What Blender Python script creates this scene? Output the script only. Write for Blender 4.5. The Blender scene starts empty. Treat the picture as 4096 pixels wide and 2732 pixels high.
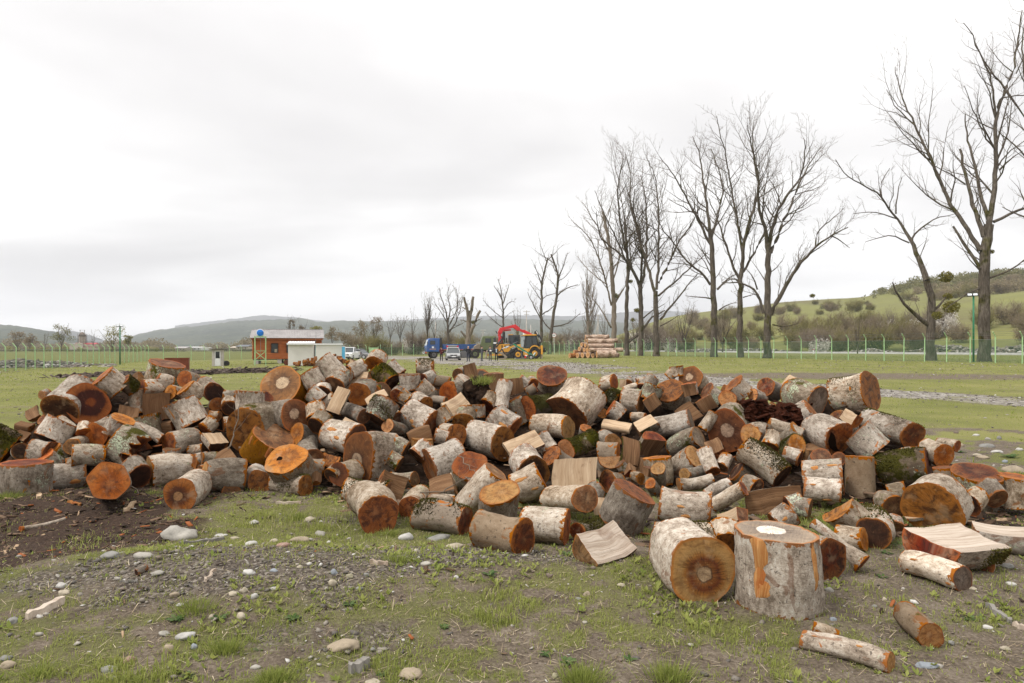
import bpy, bmesh, math, random
import numpy as np
from mathutils import Vector, Matrix, noise as mnoise
R = math.radians
sc = bpy.context.scene
COL = sc.collection
rnd = random.Random(7)
nprs = np.random.RandomState(5)
# ------------------------------------------------------------------ camera, sky, sun, exposure
CH, HZ, FP = 1.65, 1390.0, 4096 * 24 / 36.0
cam_d = bpy.data.cameras.new("camera")
cam_d.lens = 24.0
cam_d.sensor_width = 36.0
cam_d.shift_y = (HZ - 1366.0) / 4096.0
cam_d.clip_start = 0.05
cam_d.clip_end = 30000.0
cam = bpy.data.objects.new("camera", cam_d)
cam.location = (0, 0, CH)
cam.rotation_euler = (R(90), 0, 0)
COL.objects.link(cam)
sc.camera = cam
SUN_EL, SUN_AZ = 54.0, 242.0     # high, to the camera's left, veiled by cloud
world = bpy.data.worlds.new("World")
sc.world = world
world.use_nodes = True
wn, wl = world.node_tree.nodes, world.node_tree.links
wn.clear()
w_out = wn.new("ShaderNodeOutputWorld")
w_sky = wn.new("ShaderNodeTexSky")
w_sky.sky_type = 'NISHITA'
w_sky.sun_disc = False
w_sky.sun_elevation = R(SUN_EL)
w_sky.sun_rotation = R(SUN_AZ)
w_b1 = wn.new("ShaderNodeBackground")
w_b1.inputs[1].default_value = 0.06
wl.new(w_sky.outputs[0], w_b1.inputs[0])
w_tc = wn.new("ShaderNodeTexCoord")
w_sep = wn.new("ShaderNodeSeparateXYZ")
wl.new(w_tc.outputs['Generated'], w_sep.inputs[0])
def wmath(op, a, b=None, clamp=False):
 n = wn.new("ShaderNodeMath"); n.operation = op; n.use_clamp = clamp
 for i, x in enumerate((a, b)):
  if x is None: continue
  if isinstance(x, (int, float)): n.inputs[i].default_value = x
  else: wl.new(x, n.inputs[i])
 return n.outputs[0]
w_z = wmath('MAXIMUM', w_sep.outputs[2], 0.0)
w_den = wmath('ADD', w_z, 0.16)
w_px = wmath('DIVIDE', w_sep.outputs[0], w_den)
w_py = wmath('DIVIDE', w_sep.outputs[1], w_den)
w_cmb = wn.new("ShaderNodeCombineXYZ")
wl.new(w_px, w_cmb.inputs[0]); wl.new(w_py, w_cmb.inputs[1])
w_no = wn.new("ShaderNodeTexNoise")
w_no.inputs['Scale'].default_value = 0.62
w_no.inputs['Detail'].default_value = 5.0
w_no.inputs['Roughness'].default_value = 0.48
w_no.inputs['Distortion'].default_value = 0.25
w_mp = wn.new("ShaderNodeMapping")
w_mp.inputs['Location'].default_value = (9.3, 3.5, 0.0)
w_mp.inputs['Scale'].default_value = (0.85, 1.25, 1.0)
wl.new(w_cmb.outputs[0], w_mp.inputs[0])
wl.new(w_mp.outputs[0], w_no.inputs['Vector'])
w_cr = wn.new("ShaderNodeValToRGB")
w_cr.color_ramp.interpolation = 'B_SPLINE'
e = w_cr.color_ramp.elements
e[0].position = 0.30; e[0].color = (0.350, 0.341, 0.338, 1)
e[1].position = 0.60; e[1].color = (0.62, 0.612, 0.60, 1)
w_m = w_cr.color_ramp.elements.new(0.46); w_m.color = (0.455, 0.445, 0.438, 1)
wl.new(w_no.outputs[0], w_cr.inputs[0])
# an overcast sky brightens steadily from the horizon to the zenith
w_hz = wn.new("ShaderNodeMapRange")
w_hz.inputs[1].default_value = 0.0; w_hz.inputs[2].default_value = 1.0
w_hz.inputs[3].default_value = 0.88; w_hz.inputs[4].default_value = 1.72
wl.new(w_z, w_hz.inputs[0])
w_mul = wn.new("ShaderNodeMixRGB"); w_mul.blend_type = 'MULTIPLY'; w_mul.inputs[0].default_value = 1.0
wl.new(w_cr.outputs[0], w_mul.inputs[1]); wl.new(w_hz.outputs[0], w_mul.inputs[2])
w_b2 = wn.new("ShaderNodeBackground")
w_b2.inputs[1].default_value = 1.0
wl.new(w_mul.outputs[0], w_b2.inputs[0])
w_mix = wn.new("ShaderNodeMixShader")
w_mix.inputs[0].default_value = 0.95
wl.new(w_b1.outputs[0], w_mix.inputs[1]); wl.new(w_b2.outputs[0], w_mix.inputs[2])
wl.new(w_mix.outputs[0], w_out.inputs[0])
sun_d = bpy.data.lights.new("sun", 'SUN')
sun_d.energy = 1.5
sun_d.angle = R(14)
sun_d.color = (1.0, 0.965, 0.91)
sun = bpy.data.objects.new("sun", sun_d)
_az = R(SUN_AZ)
_to = Vector((math.sin(_az) * math.cos(R(SUN_EL)), math.cos(_az) * math.cos(R(SUN_EL)), math.sin(R(SUN_EL))))
sun.rotation_euler = _to.to_track_quat('Z', 'Y').to_euler()
COL.objects.link(sun)
sc.view_settings.view_transform = 'Standard'
sc.view_settings.look = 'None'
sc.view_settings.exposure = 1.12
sc.view_settings.gamma = 1.0
sc.view_settings.use_curve_mapping = False
sc.render.engine = 'CYCLES'
sc.cycles.max_bounces = 6
sc.cycles.diffuse_bounces = 3
sc.cycles.glossy_bounces = 2
sc.cycles.transparent_max_bounces = 12
sc.cycles.volume_bounces = 0
sc.cycles.use_denoising = True
# ------------------------------------------------------------------ helpers
def smooth(a, b, x):
 t = np.clip((np.asarray(x, float) - a) / (b - a), 0, 1)
 return t * t * (3 - 2 * t)
def fbm(x, y, s=1.0, seed=0, octs=3):
 """cheap value noise for numpy arrays, about -1..1"""
 x = np.asarray(x, float) * s; y = np.asarray(y, float) * s
 out = np.zeros(np.broadcast(x, y).shape); amp = 1.0; tot = 0
 for o in range(octs):
  xi = np.floor(x).astype(np.int64); yi = np.floor(y).astype(np.int64)
  fx = x - xi; fy = y - yi
  fx = fx * fx * (3 - 2 * fx); fy = fy * fy * (3 - 2 * fy)
  def h(a, b):
   n = (a * 374761393 + b * 668265263 + (seed + o * 17) * 982451653) & 0x7fffffff
   n = ((n ^ (n >> 13)) * 1274126177) & 0x7fffffff
   return ((n ^ (n >> 16)) & 0xffff) / 32767.5 - 1.0
  v = (h(xi, yi) * (1 - fx) + h(xi + 1, yi) * fx) * (1 - fy) + (h(xi, yi + 1) * (1 - fx) + h(xi + 1, yi + 1) * fx) * fy
  out = out + v * amp; tot += amp
  amp *= 0.5; x = x * 2.03 + 11.3; y = y * 2.03 + 5.7
 return out / tot
MOUNDS = [(-1.55, 4.75, 1.5, 0.75, 0.16), (-2.9, 4.9, 1.0, 0.55, 0.08), (-0.1, 5.05, 0.75, 0.35, 0.05), (-4.6, 7.0, 1.9, 0.9, 0.10)]
def GND(x, y):
 """height of the ground"""
 x = np.asarray(x, float); y = np.asarray(y, float)
 w = smooth(12, 55, y)
 z = w * (0.36 * smooth(-10, 16, x) - 0.52 * smooth(4, 52, -x))
 z = z - 2.2 * smooth(170, 900, y) * smooth(60, -60, x)
 near = 1 - smooth(10, 40, y)
 for mx, my, sx, sy, h in MOUNDS:
  z = z + h * np.exp(-((x - mx) / sx) ** 2 - ((y - my) / sy) ** 2)
 z = z + near * 0.018 * fbm(x, y, 1.1, 3) + 0.02 * smooth(10, 40, y) * fbm(x, y, 0.15, 9)
 return z
def P(u, v, d):
 return Vector(((u - 2048.0) * d / FP, d, CH - (v - HZ) * d / FP))
def at(u, d, dz=0.0):
 x = (u - 2048.0) * d / FP
 return Vector((x, d, float(GND(x, d)) + dz))
def ground_px(u, v):
 """the ground point seen at pixel u, v"""
 d = CH * FP / max(v - HZ, 1.0)
 for _ in range(8):
  x = (u - 2048.0) * d / FP
  d = 0.5 * d + 0.5 * (CH - float(GND(x, d))) * FP / (v - HZ)
 return at(u, d)
def tag(o, label=None, cat=None, group=None, kind=None):
 if label: o['label'] = label
 if cat: o['category'] = cat
 if group: o['group'] = group
 if kind: o['kind'] = kind
 return o
def empty(name, loc=(0, 0, 0), rz=0.0, label=None, cat=None, group=None, kind=None):
 o = bpy.data.objects.new(name, None)
 o.empty_display_size = 0.2
 o.location = loc; o.rotation_euler = (0, 0, rz)
 COL.objects.link(o)
 return tag(o, label, cat, group, kind)
def link(name, me, parent=None):
 o = bpy.data.objects.new(name, me)
 COL.objects.link(o)
 if parent is not None: o.parent = parent
 return o
def copy_tree(o, parent=None):
 c = o.copy(); COL.objects.link(c)
 if parent is not None: c.parent = parent
 for ch in o.children: copy_tree(ch, c)
 return c
def np_mesh(name, verts, faces, mats, smooth_=False, loops=None, uv=None, midx=None):
 """verts (n,3), faces list or (m,k) array"""
 me = bpy.data.meshes.new(name)
 verts = np.asarray(verts, np.float32)
 if isinstance(faces, np.ndarray):
  m, k = faces.shape
  me.vertices.add(len(verts)); me.vertices.foreach_set('co', verts.ravel())
  me.loops.add(m * k); me.loops.foreach_set('vertex_index', faces.astype(np.int32).ravel())
  me.polygons.add(m)
  me.polygons.foreach_set('loop_start', np.arange(0, m * k, k, dtype=np.int32))
  me.polygons.foreach_set('loop_total', np.full(m, k, np.int32))
  me.update(calc_edges=True)
 else:
  me.from_pydata(verts.tolist(), [], faces)
 if not isinstance(mats, (list, tuple)): mats = [mats]
 for mt in mats: me.materials.append(mt)
 if midx is not None: me.polygons.foreach_set('material_index', np.asarray(midx, np.int32))
 if smooth_: me.polygons.foreach_set('use_smooth', np.ones(len(me.polygons), bool))
 if uv is not None:
  lay = me.uv_layers.new(name='uv')
  li = np.empty(len(me.loops), np.int32); me.loops.foreach_get('vertex_index', li)
  lay.data.foreach_set('uv', np.asarray(uv, np.float32)[li].ravel())
 me.validate(clean_customdata=False)
 return me
class MB:
 """collects shapes, then links them as ONE mesh object"""
 def __init__(s): s.v = []; s.f = []; s.m = []
 def add(s, vs, fs, mi=0):
  b = len(s.v); s.v += [tuple(x) for x in vs]
  for q in fs: s.f.append([b + i for i in q]); s.m.append(mi)
  return s
 def box(s, c, size, rot=None, mi=0, taper=1.0):
  x, y, z = [q / 2 for q in size]
  vs = [Vector((sx * x * (taper if sz > 0 else 1), sy * y * (taper if sz > 0 else 1), sz * z)) for sz in (-1, 1) for sy in (-1, 1) for sx in (-1, 1)]
  if rot is not None: vs = [rot @ q for q in vs]
  c = Vector(c)
  return s.add([q + c for q in vs], [(0, 2, 3, 1), (4, 5, 7, 6), (0, 1, 5, 4), (2, 6, 7, 3), (0, 4, 6, 2), (1, 3, 7, 5)], mi)
 def beam(s, a, b, w, h=None, mi=0):
  a, b = Vector(a), Vector(b); h = h or w
  q = (b - a).to_track_quat('Z', 'Y').to_matrix()
  return s.box((a + b) / 2, (w, h, (b - a).length), q, mi)
 def tube(s, pts, rad, n=8, mi=0, caps=True):
  pts = [Vector(p) for p in pts]
  if isinstance(rad, (int, float)): rad = [rad] * len(pts)
  vs, fs = [], []
  ref = Vector((0.13, 0.31, 0.94)).normalized()
  for i, p in enumerate(pts):
   t = (pts[min(i + 1, len(pts) - 1)] - pts[max(i - 1, 0)])
   t = t.normalized() if t.length > 1e-9 else Vector((0, 0, 1))
   rf = ref if abs(t.dot(ref)) < 0.95 else Vector((1, 0, 0))
   e1 = t.cross(rf).normalized(); e2 = t.cross(e1)
   for k in range(n):
    a = 2 * math.pi * k / n
    vs.append(p + (e1 * math.cos(a) + e2 * math.sin(a)) * rad[i])
  for i in range(len(pts) - 1):
   for k in range(n):
    k2 = (k + 1) % n
    fs.append((i * n + k, i * n + k2, (i + 1) * n + k2, (i + 1) * n + k))
  if caps:
   fs.append(tuple(range(n))[::-1]); fs.append(tuple(range((len(pts) - 1) * n, len(pts) * n)))
  return s.add(vs, fs, mi)
 def cyl(s, a, b, r, n=16, mi=0, r2=None):
  return s.tube([a, b], [r, r if r2 is None else r2], n, mi)
 def prism(s, prof, y0, y1, mi=0, inset=0.0):
  """profile in (x, z), extruded along y"""
  n = len(prof)
  vs = [(x, y0, z) for x, z in prof] + [(x, y1, z) for x, z in prof]
  fs = [tuple(range(n)), tuple(range(n, 2 * n))[::-1]]
  for i in range(n):
   j = (i + 1) % n
   fs.append((i, i + n, j + n, j))
  return s.add(vs, fs, mi)
 def ball(s, c, r, n=10, m=6, mi=0, sq=(1, 1, 1)):
  c = Vector(c); vs = [c + Vector((0, 0, r * sq[2]))]; fs = []
  for j in range(1, m):
   t = math.pi * j / m
   for k in range(n):
    a = 2 * math.pi * k / n
    vs.append(c + Vector((math.sin(t) * math.cos(a) * r * sq[0], math.sin(t) * math.sin(a) * r * sq[1], math.cos(t) * r * sq[2])))
  vs.append(c - Vector((0, 0, r * sq[2])))
  for k in range(n): fs.append((0, 1 + k, 1 + (k + 1) % n))
  for j in range(m - 2):
   for k in range(n):
    a = 1 + j * n + k; b = 1 + j * n + (k + 1) % n
    fs.append((a, a + n, b + n, b))
  l = len(vs) - 1
  for k in range(n): fs.append((l, 1 + (m - 2) * n + (k + 1) % n, 1 + (m - 2) * n + k))
  return s.add(vs, fs, mi)
 def mesh(s, name, mats, sm=False):
  me = np_mesh(name, np.array(s.v) if s.v else np.zeros((0, 3)), s.f, mats, sm, midx=s.m)
  bm = bmesh.new(); bm.from_mesh(me); bmesh.ops.recalc_face_normals(bm, faces=bm.faces); bm.to_mesh(me); bm.free()
  return me
 def build(s, name, mats, parent=None, sm=False, bevel=0.0):
  o = link(name, s.mesh(name, mats, sm), parent)
  if bevel:
   md = o.modifiers.new('bevel', 'BEVEL'); md.width = bevel; md.segments = 2; md.limit_method = 'ANGLE'
  return o
# ------------------------------------------------------------------ materials
class NT:
 def __init__(s, name, rough=0.9, spec=0.25):
  s.mat = bpy.data.materials.new(name); s.mat.use_nodes = True
  s.t = s.mat.node_tree; s.n = s.t.nodes; s.l = s.t.links
  s.b = s.n['Principled BSDF']; s.out = s.n['Material Output']
  s.b.inputs['Roughness'].default_value = rough
  s.b.inputs['Specular IOR Level'].default_value = spec
 def node(s, typ, **kw):
  n = s.n.new(typ)
  for k, v in kw.items(): setattr(n, k, v)
  return n
 def put(s, sock, v):
  if isinstance(v, bpy.types.NodeSocket): s.l.new(v, sock)
  elif isinstance(v, (tuple, list)) and sock.type == 'RGBA' and len(v) == 3: sock.default_value = (*v, 1)
  else: sock.default_value = v
 def math(s, op, a, b=None, c=None, clamp=False):
  n = s.node('ShaderNodeMath', operation=op, use_clamp=clamp)
  for i, x in enumerate((a, b, c)):
   if x is not None: s.put(n.inputs[i], x)
  return n.outputs[0]
 def vmath(s, op, a, b=None):
  n = s.node('ShaderNodeVectorMath', operation=op)
  s.put(n.inputs[0], a)
  if b is not None: s.put(n.inputs[1], b)
  return n.outputs[0]
 def mapr(s, x, a, b, c=0.0, d=1.0):
  n = s.node('ShaderNodeMapRange'); n.interpolation_type = 'SMOOTHSTEP'
  s.put(n.inputs[0], x)
  for i, q in enumerate((a, b, c, d)): s.put(n.inputs[i + 1], q)
  return n.outputs[0]
 def mix(s, f, a, b, mode='MIX'):
  n = s.node('ShaderNodeMixRGB', blend_type=mode)
  s.put(n.inputs[0], f); s.put(n.inputs[1], a); s.put(n.inputs[2], b)
  return n.outputs[0]
 def noise(s, vec, scale, detail=3.0, rough=0.55, dist=0.0, col=False):
  n = s.node('ShaderNodeTexNoise')
  if vec is not None: s.put(n.inputs['Vector'], vec)
  s.put(n.inputs['Scale'], scale); n.inputs['Detail'].default_value = detail
  n.inputs['Roughness'].default_value = rough; n.inputs['Distortion'].default_value = dist
  return n.outputs[1 if col else 0]
 def voro(s, vec, scale, feat='F1', out=0, rand=1.0):
  n = s.node('ShaderNodeTexVoronoi', feature=feat)
  if vec is not None: s.put(n.inputs['Vector'], vec)
  s.put(n.inputs['Scale'], scale); n.inputs['Randomness'].default_value = rand
  return n.outputs[out]
 def ramp(s, x, stops, interp='LINEAR'):
  n = s.node('ShaderNodeValToRGB'); n.color_ramp.interpolation = interp
  el = n.color_ramp.elements
  while len(el) < len(stops): el.new(0.5)
  for i, (p, c) in enumerate(stops):
   el[i].position = p; el[i].color = (*c, 1) if len(c) == 3 else c
  s.put(n.inputs[0], x)
  return n.outputs[0]
 def obj(s): return s.node('ShaderNodeTexCoord').outputs['Object']
 def uv(s): return s.node('ShaderNodeTexCoord').outputs['UV']
 def rand(s): return s.node('ShaderNodeObjectInfo').outputs['Random']
 def geo(s, k): return s.node('ShaderNodeNewGeometry').outputs[k]
 def attr(s, name, out=0): return s.node('ShaderNodeAttribute', attribute_name=name).outputs[out]
 def scale(s, vec, sv, loc=(0, 0, 0)):
  n = s.node('ShaderNodeMapping'); s.put(n.inputs[0], vec)
  s.put(n.inputs['Location'], loc); s.put(n.inputs['Scale'], sv)
  return n.outputs[0]
 def sep(s, v):
  n = s.node('ShaderNodeSeparateXYZ'); s.put(n.inputs[0], v); return n.outputs
 def comb(s, x=0.0, y=0.0, z=0.0):
  n = s.node('ShaderNodeCombineXYZ')
  for i, q in enumerate((x, y, z)): s.put(n.inputs[i], q)
  return n.outputs[0]
 def bump(s, h, strength=0.4, dist=0.02):
  n = s.node('ShaderNodeBump'); n.inputs['Strength'].default_value = strength; n.inputs['Distance'].default_value = dist
  s.put(n.inputs['Height'], h); s.l.new(n.outputs[0], s.b.inputs['Normal']); return n
 def col(s, c): s.put(s.b.inputs['Base Color'], c); return s
 def shift(s, vec, k=37.0):
  """per-object offset of a texture vector"""
  r = s.rand()
  return s.vmath('ADD', vec, s.comb(s.math('MULTIPLY', r, k), s.math('MULTIPLY', r, k * 1.7), s.math('MULTIPLY', r, k * 0.6)))
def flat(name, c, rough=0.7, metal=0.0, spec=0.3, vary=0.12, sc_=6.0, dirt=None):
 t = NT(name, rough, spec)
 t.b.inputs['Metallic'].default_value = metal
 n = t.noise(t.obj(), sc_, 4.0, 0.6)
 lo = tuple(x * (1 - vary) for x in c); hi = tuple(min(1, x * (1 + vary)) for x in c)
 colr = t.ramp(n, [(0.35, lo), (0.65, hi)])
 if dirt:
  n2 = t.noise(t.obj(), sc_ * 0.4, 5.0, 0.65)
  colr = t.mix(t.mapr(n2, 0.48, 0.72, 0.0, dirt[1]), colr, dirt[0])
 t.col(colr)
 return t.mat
# ------------------------------------------------------------------ ground
PATH = np.array([(24, 13.0), (18, 17), (14.6, 20.5), (12.4, 25), (8.8, 32), (4.6, 48), (-1, 68), (-9, 92), (-20, 125), (-31, 152)], float)
def path_dist(x, y):
 d = np.full(np.shape(x), 1e9)
 for (ax, ay), (bx, by) in zip(PATH[:-1], PATH[1:]):
  vx, vy = bx - ax, by - ay
  t = np.clip(((x - ax) * vx + (y - ay) * vy) / (vx * vx + vy * vy), 0, 1)
  d = np.minimum(d, np.hypot(x - ax - t * vx, y - ay - t * vy))
 return d
def blob(x, y, cx, cy, sx, sy, rot=0.0):
 c, s = math.cos(R(rot)), math.sin(R(rot))
 dx, dy = x - cx, y - cy
 return np.exp(-((dx * c + dy * s) / sx) ** 2 - ((-dx * s + dy * c) / sy) ** 2)
def masks(x, y):
 """grass, gravel, dark soil, pale track amounts, 0..1"""
 n1 = fbm(x, y, 0.9, 21, 4); n2 = fbm(x, y, 3.1, 22, 3); n3 = fbm(x, y, 0.16, 23, 4); n4 = fbm(x, y, 8.5, 24, 2) * (1 - smooth(9, 20, y))
 hw = 1.3 + 0.055 * np.clip(y, 0, 95)
 pd = path_dist(x, y)
 path = 1 - smooth(0.55, 1.25, pd / hw + 0.5 * n3 + 0.3 * n1)
 # grass tongues between the wheel ruts
 path = path * (1 - 0.6 * smooth(0.1, 0.45, n3 + 0.3 * n1) * smooth(15, 25, y))
 gravel = np.clip(1.15 * blob(x, y, -1.65, 4.75, 1.75, 0.62, 8) + 0.8 * blob(x, y, -0.3, 5.2, 0.9, 0.32, 5)
                     + 0.75 * blob(x, y, -1.7, 6.5, 0.7, 0.3) + 0.9 * blob(x, y, 5.4, 7.6, 1.1, 1.7, -20)
                     + 0.5 * blob(x, y, -1.0, 3.75, 1.6, 0.35) + 0.55 * blob(x, y, 4.3, 5.0, 0.8, 0.7), 0, 1)
 gravel = 0.85 * smooth(0.25, 0.85, gravel + 0.38 * n1 + 0.30 * n2)
 soil = np.clip(1.3 * blob(x, y, -5.15, 6.5, 1.6, 0.85, 10) + 0.9 * blob(x, y, -3.6, 5.6, 0.9, 0.5, 20) + 1.0 * blob(x, y, -4.5, 5.2, 1.1, 0.8, 0)
                   + 0.7 * blob(x, y, -1.0, 9.0, 6.0, 2.2), 0, 1)
 soil = smooth(0.32, 0.68, soil + 0.25 * n1 + 0.15 * n2)
 bare = np.clip(0.9 * blob(x, y, 2.5, 4.5, 1.5, 0.6, 12) + 0.8 * blob(x, y, 3.2, 5.2, 1.4, 0.7)
                   + 0.35 * blob(x, y, 0.8, 4.6, 1.2, 0.5) + 1.3 * blob(x, y, 17, 35, 14, 3.6, -6) + 0.6 * blob(x, y, 8, 22, 5, 1.2, -20) + 0.6 * blob(x, y, -11, 21, 4, 1.2, 0) + 0.6 * blob(x, y, -7, 26, 5, 1.5, 0)
                   + 0.45 * blob(x, y, -18, 30, 12, 3, 0), 0, 1)
 bare = 0.85 * smooth(0.25, 0.95, bare + 0.3 * n1 + 0.25 * n2 + 0.3 * n4)
 patch = smooth(-0.42, 0.38, n1 + 0.55 * n2 + 0.6 * n4 + 0.14)
 g = patch * (1 - 0.92 * gravel) * (1 - 0.95 * soil) * (1 - 0.8 * bare) * (1 - 0.93 * path)
 g = np.where(y > 14, np.maximum(g, (0.74 + 0.3 * n3 + 0.25 * n1) * (1 - 0.95 * path) * (1 - 0.92 * bare)), g)
 return np.clip(g, 0, 1), gravel, soil, path
ys = [-40, -25, -14, -8, -4, -1.5, 0, 1.0, 1.8]
yv = 2.3
while yv < 3200:
 ys.append(yv)
 yv += 0.045 if yv < 10 else max(0.06, 0.018 * yv) if yv < 160 else 0.07 * yv
ys = np.array(ys)
NS = 300
ss = np.linspace(-1, 1, NS)
YY, SS = np.meshgrid(ys, ss, indexing='ij')
XX = SS * (np.maximum(YY, 0) * 1.15 + 4.5 + np.where(YY < 0, -YY, 0))
ZZ = GND(XX, YY)
mg, mgr, mso, mpa = masks(XX, YY)
nearw = 1 - smooth(9, 16, YY)
ZZ = ZZ + nearw * (mso * 0.045 * np.abs(fbm(XX, YY, 5.0, 31, 3)) + mgr * 0.02 * fbm(XX, YY, 6.0, 33, 3) + 0.012 * fbm(XX, YY, 9.0, 34, 2))
nr, nc = XX.shape
idx = np.arange(nr * nc).reshape(nr, nc)
quads = np.stack([idx[:-1, :-1], idx[:-1, 1:], idx[1:, 1:], idx[1:, :-1]], -1).reshape(-1, 4)
t = NT("ground_soil_and_turf", 0.95, 0.15)
oc = t.obj()
big = t.noise(oc, 0.35, 5.0, 0.6)
mid = t.noise(oc, 4.0, 5.0, 0.65)
fine = t.noise(oc, 45.0, 4.0, 0.7)
vfine = t.noise(oc, 160.0, 3.0, 0.7)
at1 = t.node('ShaderNodeAttribute', attribute_name='cover')
s3 = t.node('ShaderNodeSeparateColor'); t.l.new(at1.outputs[0], s3.inputs[0])
a_g, a_gr, a_so = s3.outputs
a_pa = t.attr('track', 2)
dirt = t.ramp(t.math('ADD', t.math('MULTIPLY', fine, 0.6), t.math('MULTIPLY', mid, 0.4)),
              [(0.34, (0.048, 0.036, 0.026)), (0.5, (0.115, 0.090, 0.066)), (0.66, (0.215, 0.178, 0.138))])
soil = t.ramp(fine, [(0.3, (0.018, 0.011, 0.008)), (0.55, (0.048, 0.030, 0.021)), (0.75, (0.095, 0.062, 0.042))])
grav_v = t.voro(oc, 55.0, 'F1', 1)
sepc = t.node('ShaderNodeSeparateColor'); t.l.new(grav_v, sepc.inputs[0])
grav = t.ramp(t.math('ADD', t.math('MULTIPLY', sepc.outputs[0], 0.65), t.math('MULTIPLY', fine, 0.35)),
              [(0.25, (0.050, 0.040, 0.032)), (0.52, (0.095, 0.077, 0.060)), (0.74, (0.150, 0.127, 0.103)), (0.95, (0.33, 0.295, 0.255))])
gwide = t.voro(t.scale(oc, (1, 0.6, 1)), 9.0, 'F1', 1)
sepw = t.node('ShaderNodeSeparateColor'); t.l.new(gwide, sepw.inputs[0])
trk = t.ramp(t.math('ADD', t.math('MULTIPLY', sepw.outputs[0], 0.6), t.math('MULTIPLY', mid, 0.4)),
             [(0.3, (0.12, 0.105, 0.09)), (0.55, (0.20, 0.182, 0.16)), (0.85, (0.36, 0.335, 0.30))])
grs = t.ramp(t.math('ADD', t.math('MULTIPLY', fine, 0.45), t.math('MULTIPLY', big, 0.55)),
             [(0.30, (0.080, 0.082, 0.027)), (0.46, (0.130, 0.134, 0.038)), (0.58, (0.182, 0.174, 0.058)), (0.72, (0.245, 0.205, 0.102))])
edge = t.math('MULTIPLY', t.math('SUBTRACT', fine, 0.5), 0.9)
f_g = t.mapr(t.math('ADD', a_g, edge), 0.25, 0.75)
f_gr = t.mapr(t.math('ADD', a_gr, edge), 0.3, 0.7)
f_so = t.mapr(t.math('ADD', a_so, edge), 0.3, 0.7)
f_pa = t.mapr(t.math('ADD', a_pa, t.math('MULTIPLY', edge, 0.8)), 0.3, 0.7)
c = t.mix(f_gr, dirt, grav); c = t.mix(f_so, c, soil); c = t.mix(f_pa, c, trk); nearf = t.mapr(t.sep(oc)[1], 4.0, 14.0, 0.72, 1.0)
c = t.mix(t.math('MULTIPLY', f_g, nearf), c, t.mix(t.mapr(t.sep(oc)[1], 4.0, 12.0, 0.45, 0.0), grs, (0.055, 0.060, 0.020)))
t.col(c)
t.bump(t.math('ADD', t.math('MULTIPLY', fine, 0.7), t.math('MULTIPLY', vfine, 0.3)), 0.7, 0.03)
M_GROUND = t.mat
me = np_mesh("ground", np.stack([XX, YY, ZZ], -1).reshape(-1, 3), quads, M_GROUND, True)
ca = me.color_attributes.new('cover', 'FLOAT_COLOR', 'POINT')
ca.data.foreach_set('color', np.stack([mg, mgr, mso, np.ones_like(mg)], -1).astype(np.float32).ravel())
fa = me.attributes.new('track', 'FLOAT', 'POINT')
fa.data.foreach_set('value', mpa.astype(np.float32).ravel())
tag(link("ground", me), kind='structure', label="flat field of turf, bare soil and gravel under the log pile")
# ------------------------------------------------------------------ the far hills
def ridge(name, us, vs, dist, foot, mat, label, bumps=14.0, nu=170, nd=26, seed=1, vfoot=1396):
 us = np.array(us, float); vs = np.array(vs, float)
 ug = np.linspace(us[0], us[-1], nu); vg = np.interp(ug, us, vs)
 k = np.linspace(0, 1.25, nd)
 K, U = np.meshgrid(k, ug, indexing='ij'); V = np.interp(U, us, vs)
 D = foot + (dist - foot) * K
 X = (U - 2048) * D / FP
 crest = CH - (V - HZ) * dist / FP
 base = CH - (vfoot - HZ) * foot / FP
 prof = np.where(K <= 1, np.clip(K, 0, 1) ** 0.85, 1 - (K - 1) * 1.6)
 Z = base + (crest - base) * prof
 Z += (fbm(X, D, 1 / 420.0, seed, 3) * 0.07 * (crest - base) * np.sin(np.clip(K, 0, 1) * math.pi)) + bumps * 0.5 * fbm(X, D, 1 / 26.0, seed + 5, 2) * np.clip(K * 4, 0, 1)
 ii = np.arange(nd * nu).reshape(nd, nu)
 q = np.stack([ii[:-1, :-1], ii[:-1, 1:], ii[1:, 1:], ii[1:, :-1]], -1).reshape(-1, 4)
 me = np_mesh(name, np.stack([X, D, Z], -1).reshape(-1, 3), q, mat, True)
 return tag(link(name, me), kind='structure', label=label)
def forest_mat(name, stops, sc1=0.004, sc2=0.05):
 t = NT(name, 1.0, 0.05)
 oc = t.obj()
 a = t.noise(oc, sc1, 5.0, 0.6); b = t.voro(oc, sc2, 'F1', 0)
 f = t.math('ADD', t.math('MULTIPLY', a, 0.75), t.math('MULTIPLY', b, 0.3))
 t.col(t.ramp(f, stops)); t.bump(b, 0.9, 8.0)
 return t.mat
M_FOREST = forest_mat("spring_forest", [(0.35, (0.026, 0.034, 0.024)), (0.52, (0.044, 0.056, 0.034)), (0.62, (0.068, 0.076, 0.046)), (0.8, (0.072, 0.066, 0.050))])
M_FOREST2 = forest_mat("brown_forest", [(0.35, (0.028, 0.030, 0.028)), (0.55, (0.046, 0.050, 0.042)), (0.8, (0.062, 0.056, 0.050))])
ridge("hill", [-900, -300, 0, 100, 210, 280, 400, 520], [1262, 1282, 1298, 1308, 1325, 1347, 1372, 1398], 2300, 1300, M_FOREST, "long green wooded hill sloping down at the far left", 9, seed=3)
ridge("hill", [180, 270, 330, 380, 440, 520], [1330, 1321, 1330, 1347, 1368, 1398], 4300, 3300, M_FOREST2, "small blue hill behind the green one on the far left", 9, nu=60, seed=5)
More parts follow.
